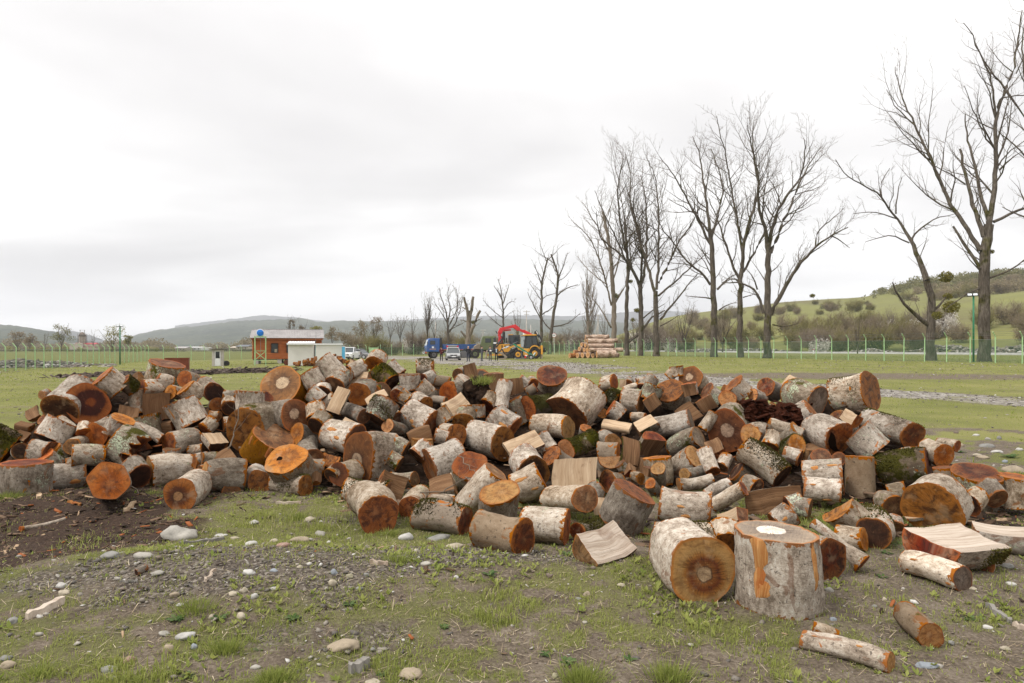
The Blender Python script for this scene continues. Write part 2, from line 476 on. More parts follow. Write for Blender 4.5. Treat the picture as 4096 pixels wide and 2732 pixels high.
ridge("hill", [440, 490, 560, 620, 690, 800, 950, 1050, 1200, 1270, 1400, 1580, 1700, 1900, 2100, 2320, 2500, 2700],
      [1392, 1362, 1335, 1322, 1312, 1302, 1282, 1280, 1272, 1286, 1281, 1286, 1283, 1278, 1276, 1280, 1290, 1300], 3300, 1900, M_FOREST, "broad wooded ridge under low cloud across the middle", 10, nu=260, nd=34, seed=8)
ridge("mountain", [700, 900, 1050, 1180, 1300, 1500, 1700, 1900, 2100, 2320, 2480, 2573, 2640, 2700, 2760, 2900, 3300],
      [1300, 1276, 1258, 1266, 1284, 1284, 1272, 1262, 1258, 1262, 1247, 1240, 1240, 1241, 1247, 1262, 1300], 5600, 4300, M_FOREST2, "pale blue mountain ridge fading into cloud behind the bare trees", 10, nu=220, nd=22, seed=12)
# the near hill on the right, beyond the road
def hill_h(x, y):
 """height above the plain of the near hillside; x, y arrays"""
 x = np.asarray(x, float); y = np.asarray(y, float)
 u = 2048 + FP * x / np.maximum(y, 1)
 vc = np.interp(u, [2300, 2480, 2640, 2740, 2842, 2978, 3148, 3200, 3383, 3467, 3531, 3733, 3916, 4096, 4600, 5200],
                   [1396, 1330, 1270, 1250, 1236, 1220, 1201, 1195, 1184, 1176, 1160, 1128, 1112, 1090, 1040, 1000])
 crest = (HZ - vc) * 560.0 / FP
 y0 = np.interp(u, [2420, 2730, 3200, 4096, 5200], [285, 228, 180, 141, 105])
 k = np.clip((y - y0) / (560 - y0), 0, 1.6)
 prof = np.where(k <= 1, np.clip(k, 0, 1) ** 1.05, 1 - 0.35 * (k - 1))
 # a flatter bench half way up
 prof = prof + 0.045 * np.sin(np.clip(k, 0, 1) * math.pi * 2.0)
 return crest * prof * (1 + 0.0) + 1.2 * fbm(x, y, 1 / 45.0, 41, 3) * smooth(0.02, 0.3, k)
hu = np.linspace(2300, 5200, 150); hk = np.linspace(0, 1, 70)
HK, HU = np.meshgrid(hk, hu, indexing='ij')
HY = 118 + 742 * HK ** 1.3
HX = (HU - 2048) * HY / FP
HZ_ = GND(HX, np.minimum(HY, 160)) - 0.35 + hill_h(HX, HY)
ii = np.arange(HX.size).reshape(HX.shape)
q = np.stack([ii[:-1, :-1], ii[:-1, 1:], ii[1:, 1:], ii[1:, :-1]], -1).reshape(-1, 4)
t = NT("hill_pasture", 1.0, 0.05)
oc = t.obj()
n1 = t.noise(oc, 0.016, 4.0, 0.55); n2 = t.noise(oc, 0.22, 5.0, 0.6)
c = t.ramp(t.math('ADD', t.math('MULTIPLY', n1, 0.6), t.math('MULTIPLY', n2, 0.4)),
           [(0.30, (0.115, 0.098, 0.054)), (0.45, (0.142, 0.138, 0.056)), (0.58, (0.160, 0.162, 0.054)), (0.75, (0.205, 0.180, 0.088))])
t.col(c); t.bump(n2, 0.5, 0.4)
M_PASTURE = t.mat
tag(link("hillside", np_mesh("hillside", np.stack([HX, HY, HZ_], -1).reshape(-1, 3), q, M_PASTURE, True)), kind='structure',
 label="green pasture hillside rising beyond the road on the right")
def hill_at(u, d):
 x = (u - 2048) * d / FP
 return Vector((x, d, float(GND(x, min(d, 160))) - 0.35 + float(hill_h(np.array([x]), np.array([d]))[0])))
# the country road beyond the right fence
M_ROAD = flat("road_asphalt", (0.30, 0.285, 0.265), 0.9, vary=0.15, sc_=1.5)
rp = [(130, 43), (105, 90), (89, 119), (67, 158), (52, 205), (36, 262), (22, 330)]
vs, fs = [], []
for i, (x, y) in enumerate(rp):
 a = Vector(rp[max(0, i - 1)]); b = Vector(rp[min(len(rp) - 1, i + 1)])
 tn = (b - a).normalized(); nn = Vector((-tn.y, tn.x))
 for s_, z_ in ((-4.6, -0.3), (-3.2, 0.34), (3.2, 0.36), (4.6, -0.3)):
  p = Vector((x, y)) + nn * s_
  vs.append((p.x, p.y, float(GND(p.x, min(p.y, 165))) + z_))
 if i:
  for k in range(3): fs.append((4 * i - 4 + k, 4 * i - 3 + k, 4 * i + 1 + k, 4 * i + k))
tag(link("road", np_mesh("road", vs, fs, M_ROAD)), kind='structure', label="narrow pale country road running beyond the right fence")
# ------------------------------------------------------------------ turf blades, pebbles, chips (nobody could count them)
def grass_mat(name, a, b, dry):
 t = NT(name, 0.7, 0.25)
 s_ = t.sep(t.uv())
 base = t.ramp(s_[0], [(0.0, a), (0.55, b), (0.8, b), (0.88, dry), (1.0, dry)])
 t.col(base)
 tl = t.node('ShaderNodeBsdfTranslucent'); t.put(tl.inputs[0], base); ms = t.node('ShaderNodeMixShader'); ms.inputs[0].default_value = 0.45
 t.l.new(t.b.outputs[0], ms.inputs[1]); t.l.new(tl.outputs[0], ms.inputs[2]); t.l.new(ms.outputs[0], t.out.inputs[0])
 return t.mat
M_BLADE = grass_mat("grass_blade", (0.155, 0.200, 0.036), (0.285, 0.305, 0.080), (0.44, 0.37, 0.21))
def blades(n, y0, y1, hmin, hmax, wid, segs, seed, lo=0.0, name="grass", ybias=1.0, label=None, wfac=0.0):
 rs = np.random.RandomState(seed)
 out_x, out_y = [], []
 got = 0
 while got < n:
  yy = y0 + (y1 - y0) * rs.rand(n) ** ybias
  xx = (rs.rand(n) * 2 - 1) * (yy * 0.86 + 0.9)
  g, _, _, _ = masks(xx, yy)
  cl = smooth(-0.30, 0.50, fbm(xx, yy, 4.5, 77, 2) + 0.6 * fbm(xx, yy, 15.0, 78, 2))
  keep = rs.rand(n) < (lo + (1 - lo) * g * (0.25 + 0.75 * cl))
  out_x.append(xx[keep]); out_y.append(yy[keep]); got += keep.sum()
 x = np.concatenate(out_x)[:n]; y = np.concatenate(out_y)[:n]
 tall = smooth(0.15, 0.55, fbm(x, y, 1.7, 81, 3))
 h = (hmin + (hmax - hmin) * rs.rand(n) ** 1.6) * (0.65 + 0.8 * tall)
 w = wid * (0.6 + 0.8 * rs.rand(n)) * (1 + wfac * (y - y0) / (y1 - y0))
 th = rs.rand(n) * 2 * math.pi; ln = rs.rand(n) * 0.9 + 0.15
 z = GND(x, y) - 0.012
 side = np.stack([np.cos(th + 1.57), np.sin(th + 1.57), np.zeros(n)], -1) * w[:, None]
 fwd = np.stack([np.cos(th), np.sin(th), np.zeros(n)], -1)
 p0 = np.stack([x, y, z], -1); up = np.array([0, 0, 1.0])
 r_ = rs.rand(n)
 tint = np.clip(0.55 * r_ + 0.35 * (0.5 + 0.5 * fbm(x, y, 0.8, 91, 3)) + 0.12 * rs.rand(n), 0, 1)
 if segs == 2:
  p1 = p0 + up * (h * 0.6)[:, None] + fwd * (h * ln * 0.22)[:, None]
  p2 = p0 + up * (h * (1 - 0.35 * ln))[:, None] + fwd * (h * ln * 0.75)[:, None]
  V = np.stack([p0 - side, p0 + side, p1 - side * 0.75, p1 + side * 0.75, p2], 1).reshape(-1, 3)
  b = np.arange(n)[:, None] * 5
  F = np.concatenate([b + np.array([[0, 1, 3]]), b + np.array([[0, 3, 2]]), b + np.array([[2, 3, 4]])], 0)
  UVs = np.repeat(tint, 5); k = 5
 else:
  p2 = p0 + up * (h * (1 - 0.3 * ln))[:, None] + fwd * (h * ln * 0.6)[:, None]
  V = np.stack([p0 - side, p0 + side, p2], 1).reshape(-1, 3)
  b = np.arange(n)[:, None] * 3
  F = b + np.array([[0, 1, 2]])
  UVs = np.repeat(tint, 3)
 me = np_mesh(name, V, F, M_BLADE, False, uv=np.stack([UVs, UVs], -1))
 return tag(link(name, me), kind='stuff', label=label)
blades(240000, 2.5, 9.0, 0.014, 0.078, 0.0025, 2, 1, 0.05, ybias=0.9, label="short spring grass in the foreground")
blades(90000, 8.5, 34.0, 0.02, 0.075, 0.008, 1, 2, 0.04, ybias=1.1, label="short grass behind the log pile", wfac=2.0)
blades(50000, 34.0, 105.0, 0.04, 0.14, 0.03, 1, 3, 0.03, label="grass of the far field", wfac=2.0)
ICO_V = None
def ico():
 global ICO_V, ICO_F
 bm = bmesh.new(); bmesh.ops.create_icosphere(bm, subdivisions=1, radius=1.0)
 ICO_V = np.array([v.co[:] for v in bm.verts]); ICO_F = np.array([[v.index for v in f.verts] for f in bm.faces]); bm.free()
ico()
def stones_mesh(name, x, y, r, mat, seed, flatn=(0.25, 0.7), sink=0.25, long_=(0.6, 1.5), z=None):
 rs = np.random.RandomState(seed); n = len(x)
 k = len(ICO_V)
 sc3 = np.stack([r * rs.uniform(*long_, n), r * rs.uniform(0.7, 1.0, n), r * rs.uniform(*flatn, n)], -1)
 V = ICO_V[None] * (1 + 0.22 * rs.randn(n, k, 1).clip(-1.5, 1.5)) * sc3[:, None, :]
 th = rs.rand(n) * 6.283; c, s_ = np.cos(th), np.sin(th)
 tx = rs.randn(n) * 0.25;
 X = V[..., 0] * c[:, None] - V[..., 1] * s_[:, None]; Y = V[..., 0] * s_[:, None] + V[..., 1] * c[:, None]
 Z = V[..., 2] + X * tx[:, None]
 zz = GND(x, y) if z is None else z
 V = np.stack([X + x[:, None], Y + y[:, None], Z + (zz + sc3[:, 2] * (0.7 - sink))[:, None]], -1).reshape(-1, 3)
 F = (np.arange(n)[:, None, None] * k + ICO_F[None]).reshape(-1, 3)
 uv = np.repeat(rs.rand(n), k)
 return np_mesh(name, V, F, mat, False, uv=np.stack([uv, uv], -1))
t = NT("pebble", 0.8, 0.3)
s_ = t.sep(t.uv())
c = t.ramp(s_[0], [(0.0, (0.085, 0.075, 0.066)), (0.28, (0.15, 0.13, 0.11)), (0.5, (0.21, 0.185, 0.155)), (0.66, (0.145, 0.110, 0.085)), (0.80, (0.30, 0.275, 0.24)), (0.93, (0.48, 0.46, 0.43))], 'CONSTANT')
nz = t.noise(t.obj(), 40.0, 4.0, 0.6)
t.col(t.mix(t.mapr(nz, 0.4, 0.7, 0, 0.5), c, (0.13, 0.11, 0.09)))
M_PEBBLE = t.mat
def scatter(n, y0, y1, fn, seed, ybias=1.0):
 rs = np.random.RandomState(seed); X, Y = [], []; got = 0
 while got < n:
  yy = y0 + (y1 - y0) * rs.rand(n * 2) ** ybias; xx = (rs.rand(n * 2) * 2 - 1) * (yy * 0.86 + 0.8)
  k = rs.rand(n * 2) < fn(xx, yy)
  X.append(xx[k]); Y.append(yy[k]); got += k.sum()
 return np.concatenate(X)[:n], np.concatenate(Y)[:n]
gx, gy = scatter(3300, 2.5, 9.5, lambda x, y: np.clip(masks(x, y)[1] * 0.8 + 0.10, 0, 1), 5)
rr = 0.004 + 0.022 * np.random.RandomState(6).rand(len(gx)) ** 3.2
tag(link("gravel", stones_mesh("gravel", gx, gy, rr, M_PEBBLE, 7)), kind='stuff', label="pebbles and stone flakes on the bare foreground ground")
gx, gy = scatter(7000, 9.5, 70.0, lambda x, y: np.clip(masks(x, y)[3] * 1.0 + 0.05 + 0.25 * smooth(0.2, 0.6, fbm(x, y, 0.3, 55, 3)), 0, 1), 8, 1.3)
rr = (0.012 + 0.035 * np.random.RandomState(9).rand(len(gx)) ** 2.5) * (0.6 + gy / 45)
tag(link("gravel", stones_mesh("gravel", gx, gy, rr, M_PEBBLE, 10)), kind='stuff', label="pale stones of the gravel track behind the pile")
# dead straw and seedlings mixed through the turf
rs = np.random.RandomState(61)
sx_, sy_ = scatter(15000, 2.5, 9.5, lambda x, y: np.clip(0.25 + 0.6 * smooth(-.2, .5, fbm(x, y, 2.2, 63, 3)), 0, 1), 62, 0.9)
n = len(sx_); a = rs.rand(n) * 6.283; L_ = 0.02 + 0.07 * rs.rand(n) ** 1.5; w_s = 0.0012 + 0.0012 * rs.rand(n); zz = GND(sx_, sy_) + 0.006
d_ = np.stack([np.cos(a), np.sin(a), rs.randn(n) * .22 + .08], -1) * L_[:, None]; q_s = np.stack([-np.sin(a), np.cos(a), np.zeros(n)], -1) * w_s[:, None]
p_s = np.stack([sx_, sy_, zz], -1)
V = np.stack([p_s - q_s, p_s + q_s, p_s + d_ + q_s * .4, p_s + d_ - q_s * .4], 1).reshape(-1, 3)
t = NT("dry_straw", 0.85, 0.15); s_ = t.sep(t.uv()); t.col(t.ramp(s_[0], [(0, (0.13, 0.09, 0.055)), (.5, (0.30, 0.235, 0.15)), (1, (0.46, 0.39, 0.275))]))
uvv = np.repeat(rs.rand(n), 4)
tag(link("dry_straw", np_mesh("dry_straw", V, np.arange(n * 4).reshape(-1, 4), t.mat, False, uv=np.stack([uvv, uvv], -1))), kind='stuff', label="dead straw scattered over the foreground")
n = 3800; cx_, cy_ = scatter(n, 2.5, 9.0, lambda x, y: np.clip(smooth(-.05, .45, fbm(x, y, 1.9, 64, 4)) * (1 - .8 * masks(x, y)[2]), 0, 1), 65, 0.9)
k = 4; P0 = np.repeat(np.stack([cx_, cy_, GND(cx_, cy_)], -1), k, 0); a = rs.rand(n * k) * 6.283; L_ = np.repeat(0.012 + 0.026 * rs.rand(n), k) * rs.uniform(.7, 1.2, n * k)
d_ = np.stack([np.cos(a), np.sin(a), rs.uniform(.3, 1.3, n * k)], -1) * L_[:, None]; q_s = np.stack([-np.sin(a), np.cos(a), np.zeros(n * k)], -1) * (L_ * .30)[:, None]
V = np.stack([P0, P0 + d_ * .55 - q_s, P0 + d_, P0 + d_ * .55 + q_s], 1).reshape(-1, 3); uvv = np.repeat(np.repeat(rs.rand(n), k) * .8, 4)
tag(link("seedlings", np_mesh("seedlings", V, np.arange(n * k * 4).reshape(-1, 4), M_BLADE, False, uv=np.stack([uvv, uvv], -1))), kind='stuff', label="small broad-leaved seedlings in the foreground turf")
fx, fy = scatter(5000, 2.5, 9.0, lambda x, y: np.clip(.12 + .8 * masks(x, y)[1] + .25 * smooth(.1, .5, fbm(x, y, 1.4, 67, 3)), 0, 1), 66)
rr = 0.003 + 0.009 * np.random.RandomState(68).rand(len(fx)) ** 2
tag(link("grit", stones_mesh("grit", fx, fy, rr, M_PEBBLE, 69, flatn=(.15, .45), long_=(.8, 2.0))), kind='stuff', label="grit and small stone flakes on the foreground ground")
# wood chips and bark scraps
t = NT("wood_chip", 0.9, 0.15)
s_ = t.sep(t.uv())
t.col(t.ramp(s_[0], [(0.0, (0.030, 0.020, 0.014)), (0.4, (0.075, 0.045, 0.028)), (0.62, (0.13, 0.085, 0.055)), (0.84, (0.32, 0.22, 0.14)), (0.93, (0.23, 0.075, 0.026)), (1.0, (0.27, 0.09, 0.03))], 'CONSTANT'))
M_CHIP = t.mat
def chips_mesh(name, x, y, ln, mat, seed, lift=0.0, z=None):
 rs = np.random.RandomState(seed); n = len(x)
 bx = np.array([[-1, -1, 0], [1, -1, 0], [1, 1, 0], [-1, 1, 0], [-0.8, -0.7, 1], [0.9, -0.5, 1], [0.7, 0.8, 1], [-1, 0.5, 1]], float)
 BF = np.array([[0, 3, 2, 1], [4, 5, 6, 7], [0, 1, 5, 4], [1, 2, 6, 5], [2, 3, 7, 6], [3, 0, 4, 7]])
 sc3 = np.stack([ln * 0.5, ln * rs.uniform(0.06, 0.28, n), ln * rs.uniform(0.04, 0.13, n)], -1)
 V = bx[None] * (1 + 0.15 * rs.randn(n, 8, 1)) * sc3[:, None, :]
 th = rs.rand(n) * 6.283; c, s_ = np.cos(th), np.sin(th); tl = rs.randn(n) * 0.22
 X0 = V[..., 0]; Z0 = V[..., 2] + X0 * tl[:, None]
 X = X0 * c[:, None] - V[..., 1] * s_[:, None]; Y = X0 * s_[:, None] + V[..., 1] * c[:, None]
 zz = (GND(x, y) if z is None else z) + lift
 V = np.stack([X + x[:, None], Y + y[:, None], Z0 + zz[:, None]], -1).reshape(-1, 3)
 F = (np.arange(n)[:, None, None] * 8 + BF[None]).reshape(-1, 4)
 uv = np.repeat(rs.rand(n), 8)
 return np_mesh(name, V, F, mat, False, uv=np.stack([uv, uv], -1))
cx, cy = scatter(5200, 2.6, 11.0, lambda x, y: np.clip(masks(x, y)[2] * 1.0 + 0.10 * masks(x, y)[1] + 0.012, 0, 1), 11)
ln = 0.014 + 0.09 * np.random.RandomState(12).rand(len(cx)) ** 2.6
ln = ln * np.clip((cy - 2.0) / 4.5, 0.28, 1.0)
tag(link("wood_chips", chips_mesh("wood_chips", cx, cy, ln, M_CHIP, 13, 0.012)), kind='stuff', label="bark scraps and wood chips strewn over the dark soil")
# rows of rotted bark across the field behind the left end of the pile
rs = np.random.RandomState(14)
n = 2600; tt = rs.rand(n)
bx_ = np.interp(tt, [0, 0.35, 0.7, 1], [-27.5, -23, -19.5, -16.5]) + rs.randn(n) * 0.5
by_ = np.interp(tt, [0, 0.35, 0.7, 1], [43, 44.5, 49, 50]) + rs.randn(n) * 1.3
bz_ = GND(bx_, by_) + np.abs(rs.randn(n)) * 0.09
M_MULCH = flat("rotted_bark", (0.060, 0.042, 0.032), 0.95, vary=0.5, sc_=3.0, dirt=((0.20, 0.17, 0.14), 0.6))
tag(link("rotted_bark", chips_mesh("rotted_bark", bx_, by_, 0.2 + 0.5 * rs.rand(n) ** 2, M_MULCH, 15, 0.0, bz_)), kind='stuff', label="dark row of rotted bark lying across the left field")
# ------------------------------------------------------------------ the log pile
def bark_mat(name, stops, spots, lichen, lich_amt, moss_amt, streak=1.0, rim=(0.22, 0.085, 0.030), rim_w=1.0):
 t = NT(name, 0.92, 0.12)
 oc = t.shift(t.obj()); uvs = t.sep(t.uv())
 big = t.noise(oc, 3.2, 4.0, 0.6, 0.4); mid = t.noise(t.scale(oc, (1, 1, 0.6)), 26.0, 5.0, 0.72, 0.3); fine = t.noise(oc, 110.0, 4.0, 0.75)
 f = t.math('ADD', t.math('ADD', t.math('MULTIPLY', big, 0.38), t.math('MULTIPLY', mid, 0.42)), t.math('MULTIPLY', fine, 0.20))
 c = t.ramp(f, stops)
 # horizontal lenticels and cracks run round the trunk
 ring = t.noise(t.scale(oc, (5, 5, 60)), 1.0, 3.0, 0.6)
 c = t.mix(t.math('MULTIPLY', t.mapr(ring, 0.60, 0.72), 0.40 * streak), c, spots)
 # dark flecks
 fl = t.noise(oc, 42.0, 2.0, 0.5, 0.6)
 c = t.mix(t.math('MULTIPLY', t.mapr(fl, 0.63, 0.69), 0.75), c, spots)
 # scaly patches, reddish brown where the outer bark has rubbed off
 red = t.noise(t.scale(oc, (1, 1, 0.7)), 6.5, 3.0, 0.55, 1.2)
 c = t.mix(t.math('MULTIPLY', t.mapr(red, 0.625, 0.67), 0.6), c, (0.165, 0.085, 0.052))
 red2 = t.noise(t.scale(oc, (1, 1, 0.8), (7, 3, 5)), 9.0, 2.0, 0.5, 0.8)
 c = t.mix(t.math('MULTIPLY', t.mapr(red2, 0.695, 0.72), 0.85), c, (0.30, 0.105, 0.030))
 # crusty lichen
 li = t.noise(t.scale(oc, (1, 1, 1), (3, 9, 1)), 5.0, 5.0, 0.7, 0.5); lf = t.noise(oc, 55.0, 3.0, 0.6)
 lm = t.mapr(t.math('ADD', li, t.math('MULTIPLY', t.math('SUBTRACT', lf, 0.5), 0.5)), 0.72 - lich_amt, 0.78 - lich_amt)
 c = t.mix(t.math('MULTIPLY', lm, 0.85), c, t.ramp(lf, [(0.35, (0.040, 0.045, 0.030)), (0.6, lichen)]))
 if moss_amt > 0:
  mo = t.noise(t.scale(oc, (1, 1, 1), (13, 2, 6)), 3.4, 5.0, 0.65)
  mm = t.mapr(mo, 0.62 - moss_amt, 0.70 - moss_amt)
  c = t.mix(mm, c, t.ramp(fine, [(0.35, (0.020, 0.020, 0.008)), (0.6, (0.060, 0.055, 0.016)), (0.75, (0.105, 0.10, 0.026))]))
 # the saw tears the bark along the cut edge
 en = t.noise(oc, 22.0, 3.0, 0.6)
 c = t.mix(t.math('MULTIPLY', t.mapr(t.math('SUBTRACT', uvs[1], t.math('MULTIPLY', t.math('SUBTRACT', en, 0.46), 0.16 * rim_w)), 0.012, 0.004), 0.9), c, rim)
 r = t.rand()
 hsv = t.node('ShaderNodeHueSaturation'); t.put(hsv.inputs['Color'], c)
 t.put(hsv.inputs['Value'], t.math('ADD', 0.76, t.math('MULTIPLY', r, 0.40)))
 t.put(hsv.inputs['Saturation'], t.math('ADD', 1.0, t.math('MULTIPLY', t.math('FRACT', t.math('MULTIPLY', r, 7.3)), 0.5)))
 t.col(hsv.outputs[0])
 h = t.math('ADD', t.math('MULTIPLY', mid, 0.55), t.math('ADD', t.math('MULTIPLY', fine, 0.35), t.math('MULTIPLY', ring, 0.25)))
 t.bump(h, 0.55, 0.02)
 return t.mat
_PALE = [(0.35, (0.070, 0.053, 0.040)), (0.43, (0.165, 0.132, 0.104)), (0.495, (0.300, 0.253, 0.207)), (0.56, (0.425, 0.376, 0.322)), (0.65, (0.575, 0.530, 0.475))]
_GREY = [(0.35, (0.052, 0.039, 0.029)), (0.44, (0.120, 0.096, 0.075)), (0.52, (0.215, 0.182, 0.148)), (0.59, (0.325, 0.287, 0.242)), (0.70, (0.46, 0.42, 0.37))]
_BRWN = [(0.30, (0.09, 0.07, 0.052)), (0.45, (0.17, 0.135, 0.105)), (0.6, (0.24, 0.20, 0.16)), (0.8, (0.32, 0.285, 0.24))]
_DARK = [(0.30, (0.035, 0.026, 0.02)), (0.5, (0.09, 0.07, 0.052)), (0.65, (0.19, 0.155, 0.12)), (0.8, (0.36, 0.32, 0.27))]
_DEBK = [(0.30, (0.085, 0.042, 0.018)), (0.5, (0.18, 0.10, 0.048)), (0.7, (0.29, 0.18, 0.095))]
_ORNG = [(0.30, (0.14, 0.07, 0.03)), (0.5, (0.30, 0.16, 0.07)), (0.7, (0.42, 0.27, 0.14))]
SPOT = (0.055, 0.045, 0.037)
BARK = {'w': bark_mat("pale_beech_bark", _PALE, SPOT, (0.33, 0.36, 0.27), 0.06, 0.0),
  'W': bark_mat("whitish_beech_bark", [(p, tuple(min(.66, q * 1.22) for q in c)) for p, c in _PALE], SPOT, (0.36, 0.38, 0.29), 0.05, 0.0),
  'g': bark_mat("grey_beech_bark", _GREY, SPOT, (0.31, 0.34, 0.26), 0.08, 0.02),
  'b': bark_mat("brown_smooth_bark", _BRWN, SPOT, (0.25, 0.26, 0.20), 0.0, 0.02, 0.6),
  'm': bark_mat("mossy_bark", _DARK, SPOT, (0.36, 0.38, 0.29), 0.10, 0.16),
  'l': bark_mat("lichen_bark", _GREY, (0.04, 0.035, 0.028), (0.40, 0.43, 0.33), 0.17, 0.05),
  's': bark_mat("peeled_brown_wood", _DEBK, (0.03, 0.018, 0.01), (0.2, 0.2, 0.15), -0.1, 0.0, 0.3),
  'n': bark_mat("gnarled_dark_bark", _DARK, (0.015, 0.01, 0.008), (0.28, 0.27, 0.2), 0.06, 0.03),
  'o': bark_mat("torn_orange_bark", _ORNG, (0.05, 0.025, 0.012), (0.2, 0.2, 0.15), -0.1, 0.0, 0.5)}
def face_mat(name, stops, blot, blot_amt, kerf=0.35, fan=False, rim=(0.26, 0.10, 0.032), warp=0.30, gs=0.06):
 """sawn end: stained heart in rings round the pith, saw marks across"""
 t = NT(name, 0.72, 0.22)
 r = t.rand()
 uv = t.uv()
 off = t.comb(t.math('MULTIPLY', t.math('SUBTRACT', r, 0.5), 0.35), t.math('MULTIPLY', t.math('SUBTRACT', t.math('FRACT', t.math('MULTIPLY', r, 5.7)), 0.5), 0.35), 0.0)
 uvo = t.vmath('SUBTRACT', uv, off)
 seedv = t.comb(t.math('MULTIPLY', r, 91.0), t.math('MULTIPLY', r, 57.0), 0.0)
 sv = t.vmath('ADD', uv, seedv)
 wn_ = t.noise(sv, 1.7, 4.0, 0.6)
 wf = t.noise(sv, 6.0, 4.0, 0.65)
 ln = t.node('ShaderNodeVectorMath', operation='LENGTH'); t.put(ln.inputs[0], uvo)
 rad = t.math('ADD', ln.outputs['Value'], t.math('MULTIPLY', t.math('SUBTRACT', wn_, 0.5), warp * 2.2))
 rad = t.math('ADD', rad, t.math('MULTIPLY', t.math('SUBTRACT', wf, 0.5), warp * 0.55))
 c = t.ramp(rad, stops)
 ang = t.node('ShaderNodeMath', operation='ARCTAN2')
 s_ = t.sep(uvo); t.put(ang.inputs[0], s_[1]); t.put(ang.inputs[1], s_[0])
 spoke = t.noise(t.vmath('ADD', t.comb(t.math('MULTIPLY', t.math('COSINE', ang.outputs[0]), 5.0), t.math('MULTIPLY', t.math('SINE', ang.outputs[0]), 5.0), t.math('MULTIPLY', ln.outputs['Value'], 0.7)), seedv), 2.2, 3.0, 0.6)
 c = t.mix(t.math('MULTIPLY', t.mapr(spoke, 0.42, 0.70), 0.55 if fan else 0.28), c, blot)
 # wet stains
 st = t.noise(sv, 2.6, 5.0, 0.62, 0.7)
 c = t.mix(t.math('MULTIPLY', t.mapr(st, 0.52 - blot_amt * 0.12, 0.64), min(1.0, blot_amt * 1.15)), c, blot)
 st2 = t.noise(t.scale(sv, (1, 1, 1), (4.4, 8.1, 0)), 4.2, 4.0, 0.6)
 c = t.mix(t.math('MULTIPLY', t.mapr(st2, 0.62, 0.72), 0.5), c, (0.34, 0.20, 0.095))
 # saw marks, one direction per log
 ca, sa = t.math('COSINE', t.math('MULTIPLY', r, 40.0)), t.math('SINE', t.math('MULTIPLY', r, 40.0))
 su = t.sep(uv)
 across = t.math('ADD', t.math('MULTIPLY', su[0], ca), t.math('MULTIPLY', su[1], sa))
 along = t.math('SUBTRACT', t.math('MULTIPLY', su[1], ca), t.math('MULTIPLY', su[0], sa))
 kv = t.comb(t.math('MULTIPLY', across, 24.0), t.math('MULTIPLY', along, 1.3), t.math('MULTIPLY', r, 33.0))
 kf = t.noise(kv, 1.0, 3.0, 0.65)
 c = t.mix(t.math('MULTIPLY', t.mapr(kf, 0.45, 0.75), kerf), c, t.mix(0.55, c, (0.020, 0.011, 0.006)))
 c = t.mix(t.math('MULTIPLY', t.mapr(kf, 0.46, 0.30), kerf * 0.5), c, t.mix(0.35, c, (0.50, 0.34, 0.19)))
 # growth rings
 rg = t.math('SINE', t.math('MULTIPLY', t.math('ADD', ln.outputs['Value'], t.math('MULTIPLY', wn_, 0.12)), 95.0))
 c = t.mix(t.math('MULTIPLY', t.mapr(rg, 0.3, 1.0), 0.08), c, (0.05, 0.022, 0.009))
 # drying cracks
 ck = t.noise(t.comb(t.math('MULTIPLY', ang.outputs[0], 2.6), t.math('MULTIPLY', ln.outputs['Value'], 0.6), t.math('MULTIPLY', r, 77.0)), 2.0, 2.0, 0.5)
 ckm = t.math('MULTIPLY', t.mapr(t.math('ABSOLUTE', t.math('SUBTRACT', ck, 0.5)), 0.022, 0.005), t.mapr(ln.outputs['Value'], 0.95, 0.4))
 c = t.mix(t.math('MULTIPLY', ckm, 0.7), c, (0.018, 0.010, 0.006))
 # raw rim of sapwood
 re = t.math('ADD', t.sep(t.attr('edge', 1))[0], t.math('MULTIPLY', t.math('SUBTRACT', wf, 0.5), 0.10))
 c = t.mix(t.math('MULTIPLY', t.mapr(re, 0.90, 0.965), 0.8), c, rim)
 g_ = t.noise(sv, 20.0, 4.0, 0.7)
 c = t.mix(t.math('MULTIPLY', t.mapr(g_, 0.50, 0.75), 0.35), c, (0.045, 0.026, 0.015))
 wz = t.noise(t.scale(sv, (1, 1, 1), (2.2, 6.1, 0)), 1.3, 4.0, 0.6)
 c = t.mix(t.math('MULTIPLY', t.mapr(wz, 0.52, 0.68), t.mapr(t.math('FRACT', t.math('MULTIPLY', r, 23.7)), 0.35, 0.9, 0.0, 0.55)), c, (0.27, 0.185, 0.115))
 hsv = t.node('ShaderNodeHueSaturation'); t.put(hsv.inputs['Color'], c)
 t.put(hsv.inputs['Saturation'], 1.08)
 t.put(hsv.inputs['Value'], t.math('ADD', 0.64, t.math('MULTIPLY', t.math('FRACT', t.math('MULTIPLY', r, 3.9)), 0.62)))
 t.put(hsv.inputs['Hue'], t.math('ADD', 0.484, t.math('MULTIPLY', t.math('FRACT', t.math('MULTIPLY', r, 11.9)), 0.020)))
 t.col(hsv.outputs[0])
 t.bump(t.math('ADD', t.math('MULTIPLY', kf, 0.7), t.math('MULTIPLY', g_, 0.4)), 0.35, 0.008)
 return t.mat
DK = (0.040, 0.015, 0.007)
